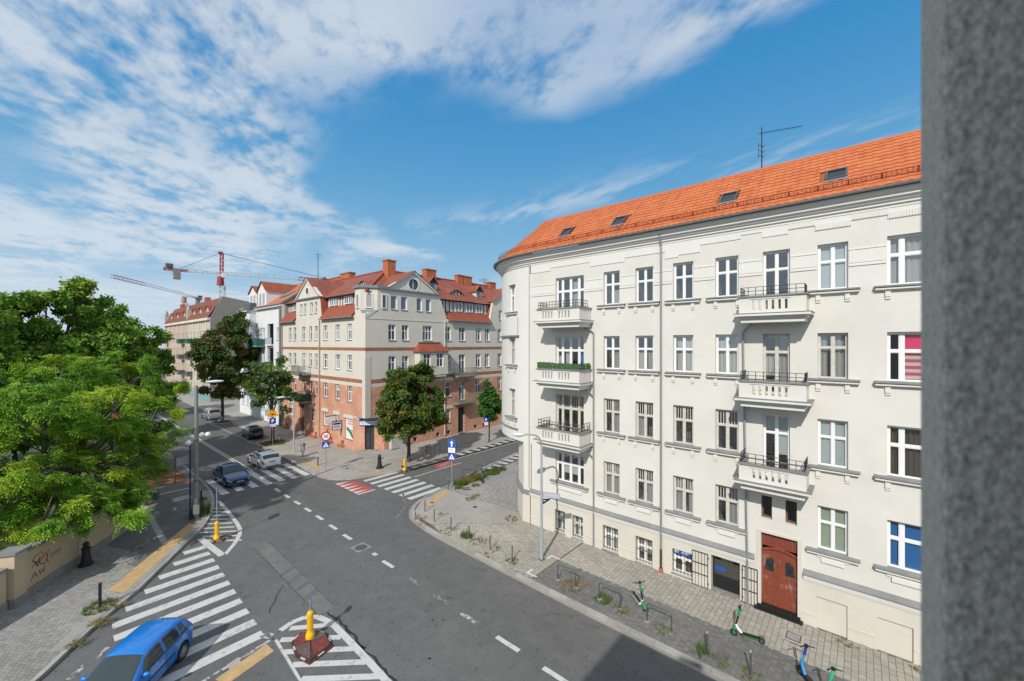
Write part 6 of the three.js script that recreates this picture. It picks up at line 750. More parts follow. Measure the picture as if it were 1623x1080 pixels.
tree('shrub', 'low dark shrubs under the tall park trees', 0.8, -45.4, { seed: 45, trunk: 0.8, r: 0.07, spray: 'broad', size: 1.4, clumps: 4, per: 22, cr: 0.5, cols: dark.concat(mid), lobes: [[0, 1.8, 0, 2.4, 1.4, 1.6], [3.4, 1.6, -1.0, 1.8, 1.2, 1.6], [-3.0, 2.2, 1.0, 2.2, 1.6, 1.8]] });
tree('street_tree', 'large brown tinged street tree in front of the grey house', 17.5, -71.3, { seed: 21, trunk: 4.2, r: 0.24, spray: 'broad', size: 1.5, clumps: 4.6, per: 46, cr: 0.45, cols: brown.concat(dark), group: undefined, lobes: [[1.5, 14.2, 0, 1.9, 2.6, 2.0], [0.3, 12.2, 0.4, 2.2, 2.4, 2.2], [-1.9, 10.6, 0.6, 2.0, 2.2, 2.2], [2.6, 10.8, 0.4, 1.9, 2.4, 2.2], [-0.4, 8.2, 1.4, 2.6, 2.2, 2.2], [1.9, 7.0, 1.0, 2.2, 2.0, 2.0], [-0.8, 5.4, 1.0, 2.0, 1.5, 1.8], [1.2, 4.9, 0.8, 1.6, 1.3, 1.6]] });
tree('street_tree', 'airy thin leaved street tree beside the parking sign', 17.6, -51.8, { seed: 23, trunk: 3.6, r: 0.19, spray: 'small', size: 1.5, clumps: 3.8, per: 22, cr: 0.42, cols: dark.concat(mid), twigs: 60, lobes: [[0.2, 8.8, 0, 2.0, 2.0, 1.9], [-1.4, 6.6, 0.2, 1.8, 1.6, 1.7], [1.7, 6.4, 0.2, 1.6, 1.7, 1.7], [0.1, 4.9, 0.6, 2.2, 1.3, 1.6]] });
tree('linden_tree', 'dense dark green linden in front of the brick building', 23.3, -33.3, { seed: 25, trunk: 2.4, r: 0.21, spray: 'broad', size: 1.12, clumps: 9, per: 50, cr: 0.36, cols: lime, lobes: [[-0.9, 7.7, -0.1, 1.3, 1.6, 1.5], [1.3, 7.9, 0.1, 1.3, 1.7, 1.5], [-1.7, 5.9, 0.4, 1.7, 1.6, 1.7], [1.9, 5.8, 0.4, 1.6, 1.7, 1.7], [0, 5.4, 1.2, 1.8, 1.7, 1.5], [-1.8, 4.0, 0.6, 1.6, 1.3, 1.6], [1.9, 3.9, 0.6, 1.6, 1.3, 1.6], [0.2, 3.7, 0.4, 1.7, 1.1, 1.7]] });
tree('hornbeam_tree', 'small egg shaped tree by the side street', 34.2, -33.0, { seed: 27, trunk: 2.4, r: 0.1, spray: 'small', size: 1.15, clumps: 16, per: 40, cr: 0.26, cols: fresh, lobes: [[0, 4.2, 0, 1.4, 1.2, 1.4], [0, 5.2, 0, 1.1, 1.2, 1.1], [0, 6.2, 0, 0.6, 0.9, 0.6], [0.1, 3.3, 0.1, 1.2, 0.7, 1.2]] });
// low growth that nobody could count
function tufts(name, label, spots, seed) {
  const r = rng(seed), g = new G(); for (let k = 0; k < 6; k++) { const a = k * 1.05, l = 0.10 + 0.03 * (k % 3), c = Math.cos(a), s = Math.sin(a); g.tri([-s * 0.012, 0, c * 0.012], [s * 0.012, 0, -c * 0.012], [c * l * 0.7, l, s * l * 0.7]); }
  const L = []; for (const [x, z, R, n, h, dry] of spots) for (let i = 0; i < n * (name === 'weeds' ? 0.6 : 1); i++) { const a = r() * 6.283, q = R * 1.15 * Math.sqrt(r()); L.push([x + q * Math.cos(a), z + q * Math.sin(a), h * (0.5 + r()), r() < dry ? 1 : 0, r()]); }
  const im = new THREE.InstancedMesh(g.geo(), M.leaf, L.length), D = new THREE.Object3D(), c = new THREE.Color(); im.name = numbered(name); im.userData = { kind: 'stuff', label }; im.castShadow = im.receiveShadow = true;
  L.forEach((q, i) => { D.position.set(q[0], 0.12, q[1]); D.rotation.set(0, r() * 6, 0); D.scale.set(1.1, q[2], 1.1); D.updateMatrix(); im.setMatrixAt(i, D.matrix); q[3] ? c.setRGB(0.26 + 0.1 * q[4], 0.17 + 0.05 * q[4], 0.05) : c.setRGB(0.07 + 0.04 * q[4], 0.13 + 0.06 * q[4], 0.025); im.setColorAt(i, c); }); scene.add(im);
}
tufts('weeds', 'weeds and dry grass in the joints of the right sidewalk', [[16.2, -19.0, 0.5, 40, 0.8, 0.3], [16.4, -17.7, 0.3, 70, 3, 0.1], [16.5, -16.7, 0.5, 45, 1.3, 0.5], [16.2, -15.4, 0.6, 40, 0.8, 0.4], [16.1, -13.9, 0.3, 40, 1, 0.4], [16.3, -10.4, 0.5, 60, 0.9, 0.7], [16.8, -10.1, 0.4, 30, 0.8, 0.95], [16.35, -8.75, 0.35, 90, 1.0, 0.1], [16.25, -7.9, 0.3, 45, 0.9, 0.3], [15.85, -4.5, 0.25, 40, 2.4, 0.1], [15.9, -3.9, 0.3, 30, 0.8, 0.2], [15.9, -2.9, 0.35, 35, 0.8, 0.3], [16.1, -6.0, 0.35, 35, 0.8, 0.2], [20.0, -17.3, 0.4, 60, 1, 0.3], [17.6, -21.2, 0.3, 20, 0.8, 0.4], [15.8, -21, 0.5, 50, 0.9, 0.7], [16.3, -22, 0.4, 40, 0.8, 0.7], [20.25, 1.6, 0.35, 40, 0.6, 0.2], [20.0, -0.4, 0.3, 25, 0.5, 0.3]], 31);
tufts('verge_grass', 'grass verge along the side street kerb', [[22.3, -24.7, 0.5, 220, 2.2, 0.05], [23.3, -24.9, 0.6, 240, 1.8, 0.75], [24.1, -24.7, 0.55, 240, 2.0, 0.15], [24.8, -24.9, 0.5, 160, 1.6, 0.7], [26.0, -24.9, 0.7, 260, 1.6, 0.1], [27.2, -25.0, 0.6, 200, 1.4, 0.1], [21.6, -24.2, 0.3, 60, 1, 0.1], [22.9, -23.6, 0.3, 50, 0.8, 0.1], [21.9, -23.6, 0.3, 40, 0.7, 0.1], [20.6, -21.8, 0.35, 40, 0.7, 0.2], [21.3, -21.9, 0.3, 30, 0.7, 0.2]], 32);
tufts('weeds', 'weeds round the posts of the left sidewalk', [[1.7, -24.95, 0.5, 170, 1.1, 0.25], [6.9, -33.4, 0.5, 130, 4.5, 0.1], [7.2, -34.4, 0.5, 70, 3.5, 0.15], [1.6, -23.6, 0.3, 60, 0.8, 0.8], [0.9, -22.6, 0.25, 40, 0.7, 0.6], [2.3, -24.5, 0.2, 30, 0.6, 0.7], [17.6, -51.5, 1.1, 420, 1.2, 0.4], [17.2, -71.5, 0.8, 120, 2, 0.7], [7.7, -36.5, 0.3, 50, 1.2, 0.2]], 33);
tufts('park_grass', 'rough grass behind the garden wall', Array.from({ length: 26 }, (_, i) => [-9 + (i % 7) * 2.2, -31.5 - Math.floor(i / 7) * 2.6 - (i % 7) * 1.4, 1.5, 170, 2.2, 0.12]), 34);
// ================= cars =================
function curve(keys) { return x => { if (x <= keys[0][0]) return keys[0][1]; for (let i = 0; i + 1 < keys.length; i++) if (x <= keys[i + 1][0]) { const t = (x - keys[i][0]) / (keys[i + 1][0] - keys[i][0]); return lerp(keys[i][1], keys[i + 1][1], t); } return keys[keys.length - 1][1]; }; }
const soft = (f, r) => x => (f(x - r) + 2 * f(x - r / 2) + 3 * f(x) + 2 * f(x + r / 2) + f(x + r)) / 9;
const csg = new Evaluator(); csg.attributes = ['position', 'normal', 'uv']; csg.useGroups = false;
function car(name, label, P) {
  const L = P.L, top = soft(soft(curve(P.top), 0.07), 0.05), belt = soft(curve(P.belt), 0.08), half = soft(curve(P.half), 0.05), tum = P.tum ?? 0.36, N = 72, K = 13;
  const sec = s => { const yt = top(s), yb = Math.min(belt(s), yt - 0.05), hw = half(s), k = clamp((yt - yb) / 0.35), hr = hw * 0.985 - (yt - yb) * tum, y0 = P.floor ?? 0.19, q = [[0, yt], [0.45 * hr, yt - 0.006], [0.78 * hr, yt - 0.018 - 0.012 * k], [0.93 * hr, yt - 0.03 - 0.025 * k], [hr, yt - 0.045 - 0.05 * k]], e = q[4], b = [hw * 0.985, yb - 0.01]; q.push([lerp(e[0], b[0], 0.35) + 0.012 * k, lerp(e[1], b[1], 0.35)], [lerp(e[0], b[0], 0.7) + 0.012 * k, lerp(e[1], b[1], 0.7)], b); for (const [w, t] of [[1.0, 0.08], [1.005, 0.35], [0.99, 0.62], [0.985, 0.84], [0.93, 1]]) q.push([hw * w, lerp(yb - 0.01, y0, t)]); q.push([0, y0 - 0.01]); return q; };
  const S = Array.from({ length: N + 1 }, (_, i) => { const t = i / N; return L * (t - Math.sin(2 * Math.PI * t) / (2 * Math.PI) * 0.45); }), pos = [], idx = [], C = 2 * K;
  for (const s of S) { const q = sec(s), x = L / 2 - s; for (let j = 0; j < C; j++) { const m = j <= K ? q[j] : q[C - j], sg = j <= K ? 1 : -1; pos.push(x, m[1], m[0] * sg); } }
  for (let i = 0; i < N; i++) for (let j = 0; j < C; j++) { const a = i * C + j, b = i * C + (j + 1) % C, c = (i + 1) * C + (j + 1) % C, d = (i + 1) * C + j; idx.push(a, c, b, a, d, c); }
  for (const [i, f] of [[0, 1], [N, 0]]) { const y = (pos[3 * (i * C) + 1] + 0.2) / 2, x = L / 2 - S[i], c = pos.length / 3; pos.push(x, y, 0); for (let j = 0; j < C; j++) { const a = i * C + j, b = i * C + (j + 1) % C; f ? idx.push(c, a, b) : idx.push(c, b, a); } }
  let geo = new THREE.BufferGeometry(); geo.setAttribute('position', new THREE.Float32BufferAttribute(pos, 3)); geo.setAttribute('uv', new THREE.Float32BufferAttribute(new Float32Array(pos.length / 3 * 2), 2)); geo.setIndex(idx); geo.computeVertexNormals();
  const nrm = geo.attributes.normal, surf = (s, j, off) => { let i = 0; while (i < N - 1 && S[i + 1] < s) i++; const t = clamp((s - S[i]) / (S[i + 1] - S[i])), jj = ((Math.floor(j) % C) + C) % C, j2 = (jj + 1) % C, f = j - Math.floor(j), v = V(0, 0, 0), n = V(0, 0, 0), add = (a, w) => { v.x += pos[3 * a] * w; v.y += pos[3 * a + 1] * w; v.z += pos[3 * a + 2] * w; n.x += nrm.getX(a) * w; n.y += nrm.getY(a) * w; n.z += nrm.getZ(a) * w; }; add(i * C + jj, (1 - t) * (1 - f)); add(i * C + j2, (1 - t) * f); add((i + 1) * C + jj, t * (1 - f)); add((i + 1) * C + j2, t * f); n.normalize(); v.addScaledVector(n, off); return [[v.x, v.y, v.z], [n.x, n.y, n.z]]; };
  const patch = (s0, s1, j0, j1, n, m, off, slant = 0, slant1 = slant) => { const g = new G(); for (let a = 0; a < n; a++) for (let b = 0; b < m; b++) { const f = (i, j) => { const t = j / m; return surf(lerp(s0 + slant * (t - 0.5), s1 + slant1 * (t - 0.5), i / n), lerp(j0, j1, t), off); }, [p, pn] = f(a, b), [q, qn] = f(a + 1, b), [r, rn] = f(a + 1, b + 1), [u, un] = f(a, b + 1); g.raw(p, q, r, pn, qn, rn); g.raw(p, r, u, pn, rn, un); } return g; };
  const t = thing(name, label, 'car', P.pos, P.turn, P.group), paint = P.paint, wr = P.wheelR ?? 0.30, axles = P.axles;
  let body = new Brush(geo, paint); body.updateMatrixWorld();
  for (const a of axles) { const c = new Brush(new THREE.CylinderGeometry(wr + 0.055, wr + 0.055, 2.6, 36), paint); c.rotation.x = Math.PI / 2; c.position.set(L / 2 - a, wr + 0.02, 0); c.updateMatrixWorld(); body = csg.evaluate(body, c, SUBTRACTION); body.updateMatrixWorld(); }
  mesh('body', body.geometry, paint, t);
  const W = half(L * 0.5); mesh('underbody', new G().box(L / 2 - axles[1] - 0.5, 0.17, -W + 0.28, L / 2 - axles[0] + 0.5, 0.62, W - 0.28), M.black, t);
  const [w0, w1] = P.windshield, [r0, r1] = P.rear; mesh('windshield', patch(w0, w1, -3.3, 3.3, 8, 12, 0.004), P.glass, t); mesh('rear_window', patch(r0, r1, -3.1, 3.1, 6, 10, 0.004), P.glass, t);
  if (P.sunroof) mesh('sunroof', patch(P.sunroof[0], P.sunroof[1], -2.9, 2.9, 6, 8, 0.004), P.glass, t);
  for (const [a, b, sl0, sl1] of P.side) for (const s of [1, -1]) mesh('side_window', s > 0 ? patch(a, b, 4.25, 6.8, 8, 4, 0.004, sl0, sl1) : patch(a, b, 2 * K - 6.8, 2 * K - 4.25, 8, 4, 0.004, -sl0, -sl1), P.glass, t);
  for (const s of [1, -1]) for (const d of P.seams) mesh('door_seam', s > 0 ? patch(d, d + 0.012, 7.1, 11.2, 1, 8, 0.002) : patch(d, d + 0.012, 2 * K - 11.2, 2 * K - 7.1, 1, 8, 0.002), M.black, t);
  for (const s of [1, -1]) for (const d of P.handles) { const [p] = surf(d, s > 0 ? 8.2 : 2 * K - 8.2, 0.012); mesh('door_handle', new G().cbox(p[0], p[1], p[2], 0.2, 0.032, 0.035), P.trim || paint, t); }
  for (const s of [1, -1]) { const [p] = surf(P.windshield[0] + 0.34, s > 0 ? 7.0 : 2 * K - 7.0, 0); const m = new THREE.SphereGeometry(1, 14, 10); m.scale(0.07, 0.075, 0.11); mesh('wing_mirror', m, P.mirror || paint, t).position.set(p[0], p[1] + 0.03, p[2] + s * 0.09); }
  for (const s of [1, -1]) mesh('window_trim', s > 0 ? patch(P.side[0][0] - 0.1, P.side[P.side.length - 1][1] + 0.05, 6.86, 7.15, 20, 1, 0.0055) : patch(P.side[0][0] - 0.1, P.side[P.side.length - 1][1] + 0.05, 2 * K - 7.15, 2 * K - 6.86, 20, 1, 0.0055), M.black, t);
  mesh('cowl', patch(P.windshield[0] - 0.09, P.windshield[0] + 0.02, -3.2, 3.2, 1, 12, 0.006), M.black, t); mesh('roof_aerial', new G().cyl([L / 2 - P.rear[0] + 0.22, top(P.rear[0] - 0.22) - 0.01, 0], [L / 2 - P.rear[0] + 0.08, top(P.rear[0] - 0.22) + 0.1, 0], 0.014, 0.006, 6), M.black, t);
  for (const s of [1, -1]) mesh('side_moulding', s > 0 ? patch(P.axles[0] + 0.45, P.axles[1] - 0.45, 9.4, 9.65, 16, 1, 0.008) : patch(P.axles[0] + 0.45, P.axles[1] - 0.45, 2 * K - 9.65, 2 * K - 9.4, 16, 1, 0.008), P.trim || M.black, t);
  // lamps, plates, grille
  for (const s of [1, -1]) { const f = (a, b, j0, j1, m, n) => mesh(n, s > 0 ? patch(a, b, j0, j1, 5, 4, 0.006) : patch(a, b, 2 * K - j1, 2 * K - j0, 5, 4, 0.006), m, t); f(P.lamp[0], P.lamp[1], P.lamp[2], P.lamp[3], M.lampGlass, 'headlight'); f(P.tail[0], P.tail[1], P.tail[2], P.tail[3], M.tailGlass, 'taillight'); }
  const fx = L / 2, plateM = M.plateWhite; mesh('front_plate', new G().cbox(fx + 0.01, P.plateY[0], 0, 0.03, 0.11, 0.5), plateM, t); mesh('rear_plate', new G().cbox(-fx - 0.01, P.plateY[1], 0, 0.03, 0.11, 0.5), plateM, t); mesh('grille', new G().cbox(fx - 0.02, P.plateY[0] + (P.grille || 0), 0, 0.05, 0.2, P.grilleW || 0.9), M.black, t); mesh('rear_diffuser', new G().cbox(-fx + 0.06, 0.27, 0, 0.12, 0.12, 1.2), M.black, t);
  const tyre = tyreGeo(wr), rim = rimGeo(wr, P.spokes || 10), tw = half(L / 2) - 0.11;
  for (const a of axles) for (const s of [1, -1]) { const w = mesh('wheel', rim, P.rim || M.steel, t); w.position.set(L / 2 - a, wr, s * tw); w.rotation.x = s > 0 ? Math.PI / 2 : -Math.PI / 2; mesh('tyre', tyre, M.rubber, w); }
  return t;
}
function tyreGeo(r) { return new G().lathe([[r * 0.62, -0.1], [r * 0.93, -0.1], [r * 0.985, -0.07], [r, -0.03], [r, 0.03], [r * 0.985, 0.07], [r * 0.93, 0.1], [r * 0.66, 0.098], [r * 0.62, 0.07], [r * 0.62, -0.1]], 28).geo(); }
function rimGeo(r, n) { const g = new G().lathe([[0, 0.03], [r * 0.62, 0.02], [r * 0.62, 0.075], [r * 0.67, 0.099]].reverse(), 28).lathe([[0.001, 0.095], [r * 0.2, 0.088], [r * 0.24, 0.05]].reverse(), 16); for (let k = 0; k < n; k++) { g.at(0, 0, 0, k / n * 2 * Math.PI); const a = 0.018, b = 0.026; g.quad([r * 0.18, 0.088, -a], [r * 0.18, 0.088, a], [r * 0.64, 0.086, b], [r * 0.64, 0.086, -b]); g.quad([r * 0.18, 0.088, a], [r * 0.18, 0.03, a], [r * 0.64, 0.03, b], [r * 0.64, 0.086, b]); g.quad([r * 0.18, 0.03, -a], [r * 0.18, 0.088, -a], [r * 0.64, 0.086, -b], [r * 0.64, 0.03, -b]); } return g.geo(); }
M.lampGlass = phys([0.55, 0.57, 0.58], 0.12, { clearcoat: 1 }); M.tailGlass = phys([0.38, 0.012, 0.015], 0.15, { clearcoat: 1 }); M.plateWhite = mat([1, 1, 1], 0.5, { map: colourMap(64, 0.5, (u, v) => u > 0.92 ? [0.03, 0.07, 0.3] : (Math.floor(u * 16) % 2 && v > 0.05) ? [0.12, 0.12, 0.12] : [0.6, 0.6, 0.58]) });
M.carGlass = phys([0.035, 0.052, 0.056], 0.03, { ior: 1.6 });
const paint = (r, g, b, m = 0.15) => phys([r, g, b], 0.32, { metalness: m, clearcoat: 1, clearcoatRoughness: 0.04 });
const hatch = { L: 3.98, floor: 0.2, tum: 0.40, top: [[0, 0.56], [0.08, 0.70], [0.3, 0.80], [0.75, 0.92], [0.98, 0.98], [1.62, 1.39], [1.75, 1.43], [1.9, 1.457], [2.1, 1.475], [2.4, 1.488], [2.7, 1.487], [3.0, 1.472], [3.25, 1.447], [3.42, 1.415], [3.55, 1.36], [3.82, 1.0], [3.93, 0.80], [3.98, 0.6]], belt: [[0, 0.52], [0.3, 0.74], [1.0, 0.90], [2.2, 0.95], [3.5, 1.0], [3.85, 0.9], [3.98, 0.6]], half: [[0, 0.50], [0.1, 0.66], [0.35, 0.77], [0.9, 0.82], [1.6, 0.83], [2.8, 0.83], [3.5, 0.80], [3.8, 0.75], [3.98, 0.6]], axles: [0.76, 3.2], wheelR: 0.295, windshield: [1.02, 1.66], rear: [3.52, 3.78], side: [[1.42, 2.26, -0.32, 0.0], [2.38, 3.02, 0, 0.05], [3.1, 3.36, 0.02, 0.12]], seams: [1.2, 2.32, 3.1], handles: [2.12, 2.96], lamp: [0.06, 0.45, 6.0, 8.6], tail: [3.72, 3.95, 6.2, 8.9], plateY: [0.42, 0.62], grille: 0.14, spokes: 8, rim: M.steel, glass: M.carGlass };
car('hatchback_car', 'bright blue hatchback driving over the zebra crossing at the bottom', { ...hatch, pos: [2.0, 0.0, -18.45], turn: Math.atan2(-0.725, -0.69), paint: phys([0.003, 0.185, 0.62], 0.3, { metalness: 0.1, clearcoat: 1, clearcoatRoughness: 0.03 }) });
const sedan = { L: 4.46, floor: 0.18, tum: 0.44, top: [[0, 0.52], [0.06, 0.66], [0.3, 0.76], [0.9, 0.88], [1.25, 0.94], [1.98, 1.36], [2.3, 1.42], [2.9, 1.40], [3.2, 1.33], [3.85, 1.02], [4.2, 0.98], [4.38, 0.86], [4.46, 0.6]], belt: [[0, 0.5], [0.3, 0.7], [1.3, 0.88], [3.0, 0.93], [4.0, 0.94], [4.46, 0.6]], half: [[0, 0.52], [0.1, 0.70], [0.4, 0.82], [1, 0.88], [2.2, 0.895], [3.4, 0.885], [4.1, 0.84], [4.36, 0.76], [4.46, 0.62]], axles: [0.84, 3.48], wheelR: 0.325, windshield: [1.3, 2.0], rear: [3.24, 3.82], side: [[1.72, 2.5, -0.36, 0], [2.62, 3.3, 0, 0.3]], seams: [1.35, 2.56, 3.4], handles: [2.36, 3.3], lamp: [0.05, 0.42, 6.0, 8.4], tail: [4.2, 4.43, 6.2, 8.5], plateY: [0.46, 0.6], grille: 0.06, grilleW: 1.0, spokes: 10, rim: M.steel, glass: M.carGlass };
car('sedan_car', 'dark blue saloon coming over the main zebra crossing', { ...sedan, pos: [10.5, 0, -40.25], turn: -Math.PI / 2 + 0.02, paint: paint(0.003, 0.045, 0.15, 0.1) });
const wagon = { ...sedan, L: 4.63, top: [[0, 0.52], [0.06, 0.66], [0.3, 0.76], [0.9, 0.88], [1.25, 0.94], [1.98, 1.34], [2.3, 1.42], [3.1, 1.42], [3.75, 1.36], [4.05, 1.28], [4.45, 0.98], [4.56, 0.82], [4.63, 0.6]], belt: [[0, 0.5], [0.3, 0.7], [1.3, 0.88], [3.0, 0.95], [4.2, 1.0], [4.63, 0.6]], half: [[0, 0.52], [0.1, 0.70], [0.4, 0.82], [1, 0.88], [2.2, 0.895], [3.6, 0.885], [4.3, 0.83], [4.52, 0.76], [4.63, 0.62]], axles: [0.86, 3.6], rear: [4.06, 4.42], side: [[1.72, 2.5, -0.36, 0], [2.62, 3.25, 0, 0.06], [3.34, 3.85, 0.02, 0.25]], seams: [1.35, 2.56, 3.4], tail: [4.36, 4.605, 6.2, 8.6], plateY: [0.46, 0.72], sunroof: [2.12, 3.0], mirror: M.black, rim: M.steelDark };
car('estate_car', 'white estate car with black roof panel leaving over the zebra crossing', { ...wagon, pos: [14.0, 0, -43.5], turn: Math.PI / 2, paint: paint(0.82, 0.82, 0.81, 0) });
car('hatchback_car', 'black hatchback parked beside the airy street tree', { ...hatch, pos: [17.25, 0, -57.4], turn: Math.PI / 2 - 0.06, paint: paint(0.008, 0.009, 0.014, 0.3) });
const van = { ...wagon, L: 4.3, tum: 0.26, top: [[0, 0.6], [0.06, 0.74], [0.4, 0.92], [0.95, 1.06], [1.7, 1.62], [2.1, 1.70], [3.6, 1.70], [4.0, 1.64], [4.2, 1.1], [4.26, 0.9], [4.3, 0.6]], belt: [[0, 0.55], [0.4, 0.85], [1.2, 1.0], [4.1, 1.06], [4.3, 0.6]], half: [[0, 0.55], [0.1, 0.72], [0.5, 0.85], [1.2, 0.88], [3.6, 0.88], [4.1, 0.84], [4.3, 0.74]], axles: [0.82, 3.5], windshield: [1.05, 1.68], rear: [4.02, 4.17], side: [[1.5, 2.3, -0.3, 0], [2.4, 3.1, 0, 0], [3.2, 3.85, 0, 0.05]], sunroof: null, tail: [4.05, 4.22, 5.5, 8.8] };
car('van_car', 'silver people carrier parked under the large street tree', { ...van, pos: [17.3, 0, -76.4], turn: Math.PI / 2, paint: paint(0.36, 0.38, 0.40, 0.3) });
car('hatchback_car', 'dark car half hidden behind the rounded white corner', { ...hatch, pos: [40.5, 0, -29.6], turn: Math.PI, paint: paint(0.012, 0.013, 0.02, 0.3) });
car('hatchback_car', 'red car parked far down the street behind the bushes', { ...hatch, pos: [7.6, 0.12, -86], turn: Math.PI / 2, paint: paint(0.42, 0.035, 0.02, 0) });
car('hatchback_car', 'white car parked among the dark bushes by the park', { ...hatch, pos: [7.7, 0.12, -61], turn: Math.PI / 2, paint: paint(0.66, 0.67, 0.68, 0) });
// ================= garden wall =================
{
  const w = thing('garden_wall', 'beige plastered garden wall with graffiti beside the left sidewalk', 'wall'), a = [-0.62, -28.35], b = [3.35, -34.1], d = V(b[0] - a[0], 0, b[1] - a[1]), L = d.length(), ang = Math.atan2(-d.z, d.x);
  const seg = (name, p, q, th, y0, y1, m, par = w) => { const e = V(q[0] - p[0], 0, q[1] - p[1]), l = e.length(), o = mesh(name, new G().box(0, y0, -th / 2, l, y1, th / 2), m, par); o.position.set(p[0], 0, p[1]); o.rotation.y = Math.atan2(-e.z, e.x); return o; };
  const panel = seg('wall_panel', a, b, 0.28, 0.1, 2.2, M.gardenWall); mesh('wall_joint', new G().box(L * 0.45, 0.5, 0.141, L * 0.45 + 0.02, 2.2, 0.146), M.soil, panel); seg('coping', a, b, 0.46, 2.201, 2.32, M.flashing); seg('base_course', [a[0] + 0.02, a[1]], b, 0.40, 0.08, 0.5, M.concrete);
  const pillar = (x, z, h, s) => { const p = mesh('wall_pillar', new G().box(-s / 2, 0.08, -s / 2, s / 2, h, s / 2), M.gardenWall, w); p.position.set(x, 0, z); p.rotation.y = ang; mesh('pillar_cap', new G().box(-s / 2 - 0.1, h + 0.001, -s / 2 - 0.1, s / 2 + 0.1, h + 0.1, s / 2 + 0.1), M.flashing, p); mesh('pillar_base', new G().box(-s / 2 - 0.05, 0.07, -s / 2 - 0.05, s / 2 + 0.05, 0.5, s / 2 + 0.05), M.concrete, p); };
  pillar(-0.8, -28.12, 2.42, 0.62); pillar(3.5, -34.35, 2.8, 0.6);
  const c = [-1.05, -27.75], e = [-6.5, -22.2], low = seg('wall_panel', e, c, 0.28, 0.1, 1.85, M.gardenWall); seg('coping', e, c, 0.46, 1.851, 1.97, M.flashing); seg('base_course', e, c, 0.4, 0.08, 0.5, M.concrete);
  // sprayed tag: strokes laid on the plaster
  const g1 = new G(), g2 = new G(), st = (g, pts, r) => g.path(pts.map(([x, y]) => [0.35 + x, 0.75 + y, 0.143]), r, 4);
  st(g1, [[0.55, 1.05], [0.25, 1.0], [0.12, 0.85], [0.35, 0.72], [0.1, 0.55]], 0.018); st(g1, [[0.6, 1.08], [0.75, 0.8], [0.5, 0.6], [0.75, 0.4], [0.95, 0.65], [0.8, 0.95]], 0.018); st(g1, [[0.05, 0.0], [0.25, 0.3], [0.4, 0.02]], 0.016); st(g1, [[0.12, 0.12], [0.36, 0.14]], 0.014); st(g1, [[0.48, 0.28], [0.55, 0.05], [0.65, 0.25], [0.74, 0.05], [0.8, 0.3]], 0.016); st(g1, [[1.0, 1.0], [0.9, 0.6], [1.0, 0.35]], 0.016); st(g2, [[0.2, 0.85], [0.4, 0.5], [0.55, 0.85], [0.3, 0.6]], 0.02); const g3 = new G(); for (let k = 0; k < 5; k++) st(g3, [[1.12 + k * 0.13, 0.62], [1.2 + k * 0.13, 0.75], [1.17 + k * 0.13, 0.5]], 0.012);
  mesh('graffiti', g1, mat([0.30, 0.035, 0.025], 0.9), panel, 'stuff'); mesh('graffiti', g2, mat([0.04, 0.06, 0.05], 0.9), panel, 'stuff'); mesh('graffiti', g3, mat([0.12, 0.22, 0.15], 0.9), panel, 'stuff');
}
// ================= the house the picture is taken from =================
{
  const nh = thing('near_house', 'grey rough plastered house edge close at the right picture margin', 'building');
  mesh('house_wall', new G().box(-13, 0, -1.3, -1.5, 13.3, 16), M.stucco, nh); mesh('roof_slab', new G().box(-13.2, 13.301, -1.4, -1.45, 13.5, 16.3), M.slate, nh);
  const g = new G(), x0 = 0.5, z0 = 0.0385, poly = [[0.62, 0.0477], [0.66, 0.06], [0.9, 0.8], [x0, 0.8], [x0, 0.062], [0.503, 0.054], [0.51, 0.0512]]; g.prism(poly, 0, 11.95); mesh('wall_pier', g, M.stucco, nh); mesh('pier_link', new G().box(-1.499, 0, 0.55, x0 - 0.001, 11.9, 0.8), M.stucco, nh);
}
// ================= poles, lamps, signs =================
function post(par, h, r, m, r1 = r) { return mesh('pole', new G().cyl([0, 0, 0], [0, h, 0], r, r1, 10), m, par); }
const faceTo = (nx, nz) => Math.atan2(nx, nz);
function plateTex(w, h, draw) { return mat([1, 1, 1], 0.4, { map: canvasMap(w, h, draw) }); }
const uvPlane = (w, h) => new THREE.PlaneGeometry(w, h);
const drawPed = (x, w, h) => { x.fillStyle = '#0b46a8'; x.fillRect(0, 0, w, h); x.fillStyle = '#f4f4f4'; x.beginPath(); x.moveTo(w / 2, h * 0.1); x.lineTo(w * 0.92, h * 0.86); x.lineTo(w * 0.08, h * 0.86); x.fill(); x.fillStyle = '#111'; x.beginPath(); x.arc(w * 0.52, h * 0.36, w * 0.045, 0, 7); x.fill(); x.lineWidth = w * 0.05; x.strokeStyle = '#111'; x.beginPath(); x.moveTo(w * 0.51, h * 0.42); x.lineTo(w * 0.5, h * 0.6); x.lineTo(w * 0.40, h * 0.76); x.moveTo(w * 0.5, h * 0.6); x.lineTo(w * 0.61, h * 0.76); x.moveTo(w * 0.40, h * 0.52); x.lineTo(w * 0.62, h * 0.50); x.stroke(); for (let k = 0; k < 5; k++) x.fillRect(w * (0.2 + k * 0.13), h * 0.78, w * 0.07, h * 0.05); };
const drawOne = (x, w, h) => { x.fillStyle = '#0d55bd'; x.fillRect(0, 0, w, h); x.fillStyle = '#f5f5f5'; x.beginPath(); x.moveTo(w / 2, h * 0.1); x.lineTo(w * 0.78, h * 0.42); x.lineTo(w * 0.6, h * 0.42); x.lineTo(w * 0.6, h * 0.9); x.lineTo(w * 0.4, h * 0.9); x.lineTo(w * 0.4, h * 0.42); x.lineTo(w * 0.22, h * 0.42); x.fill(); };
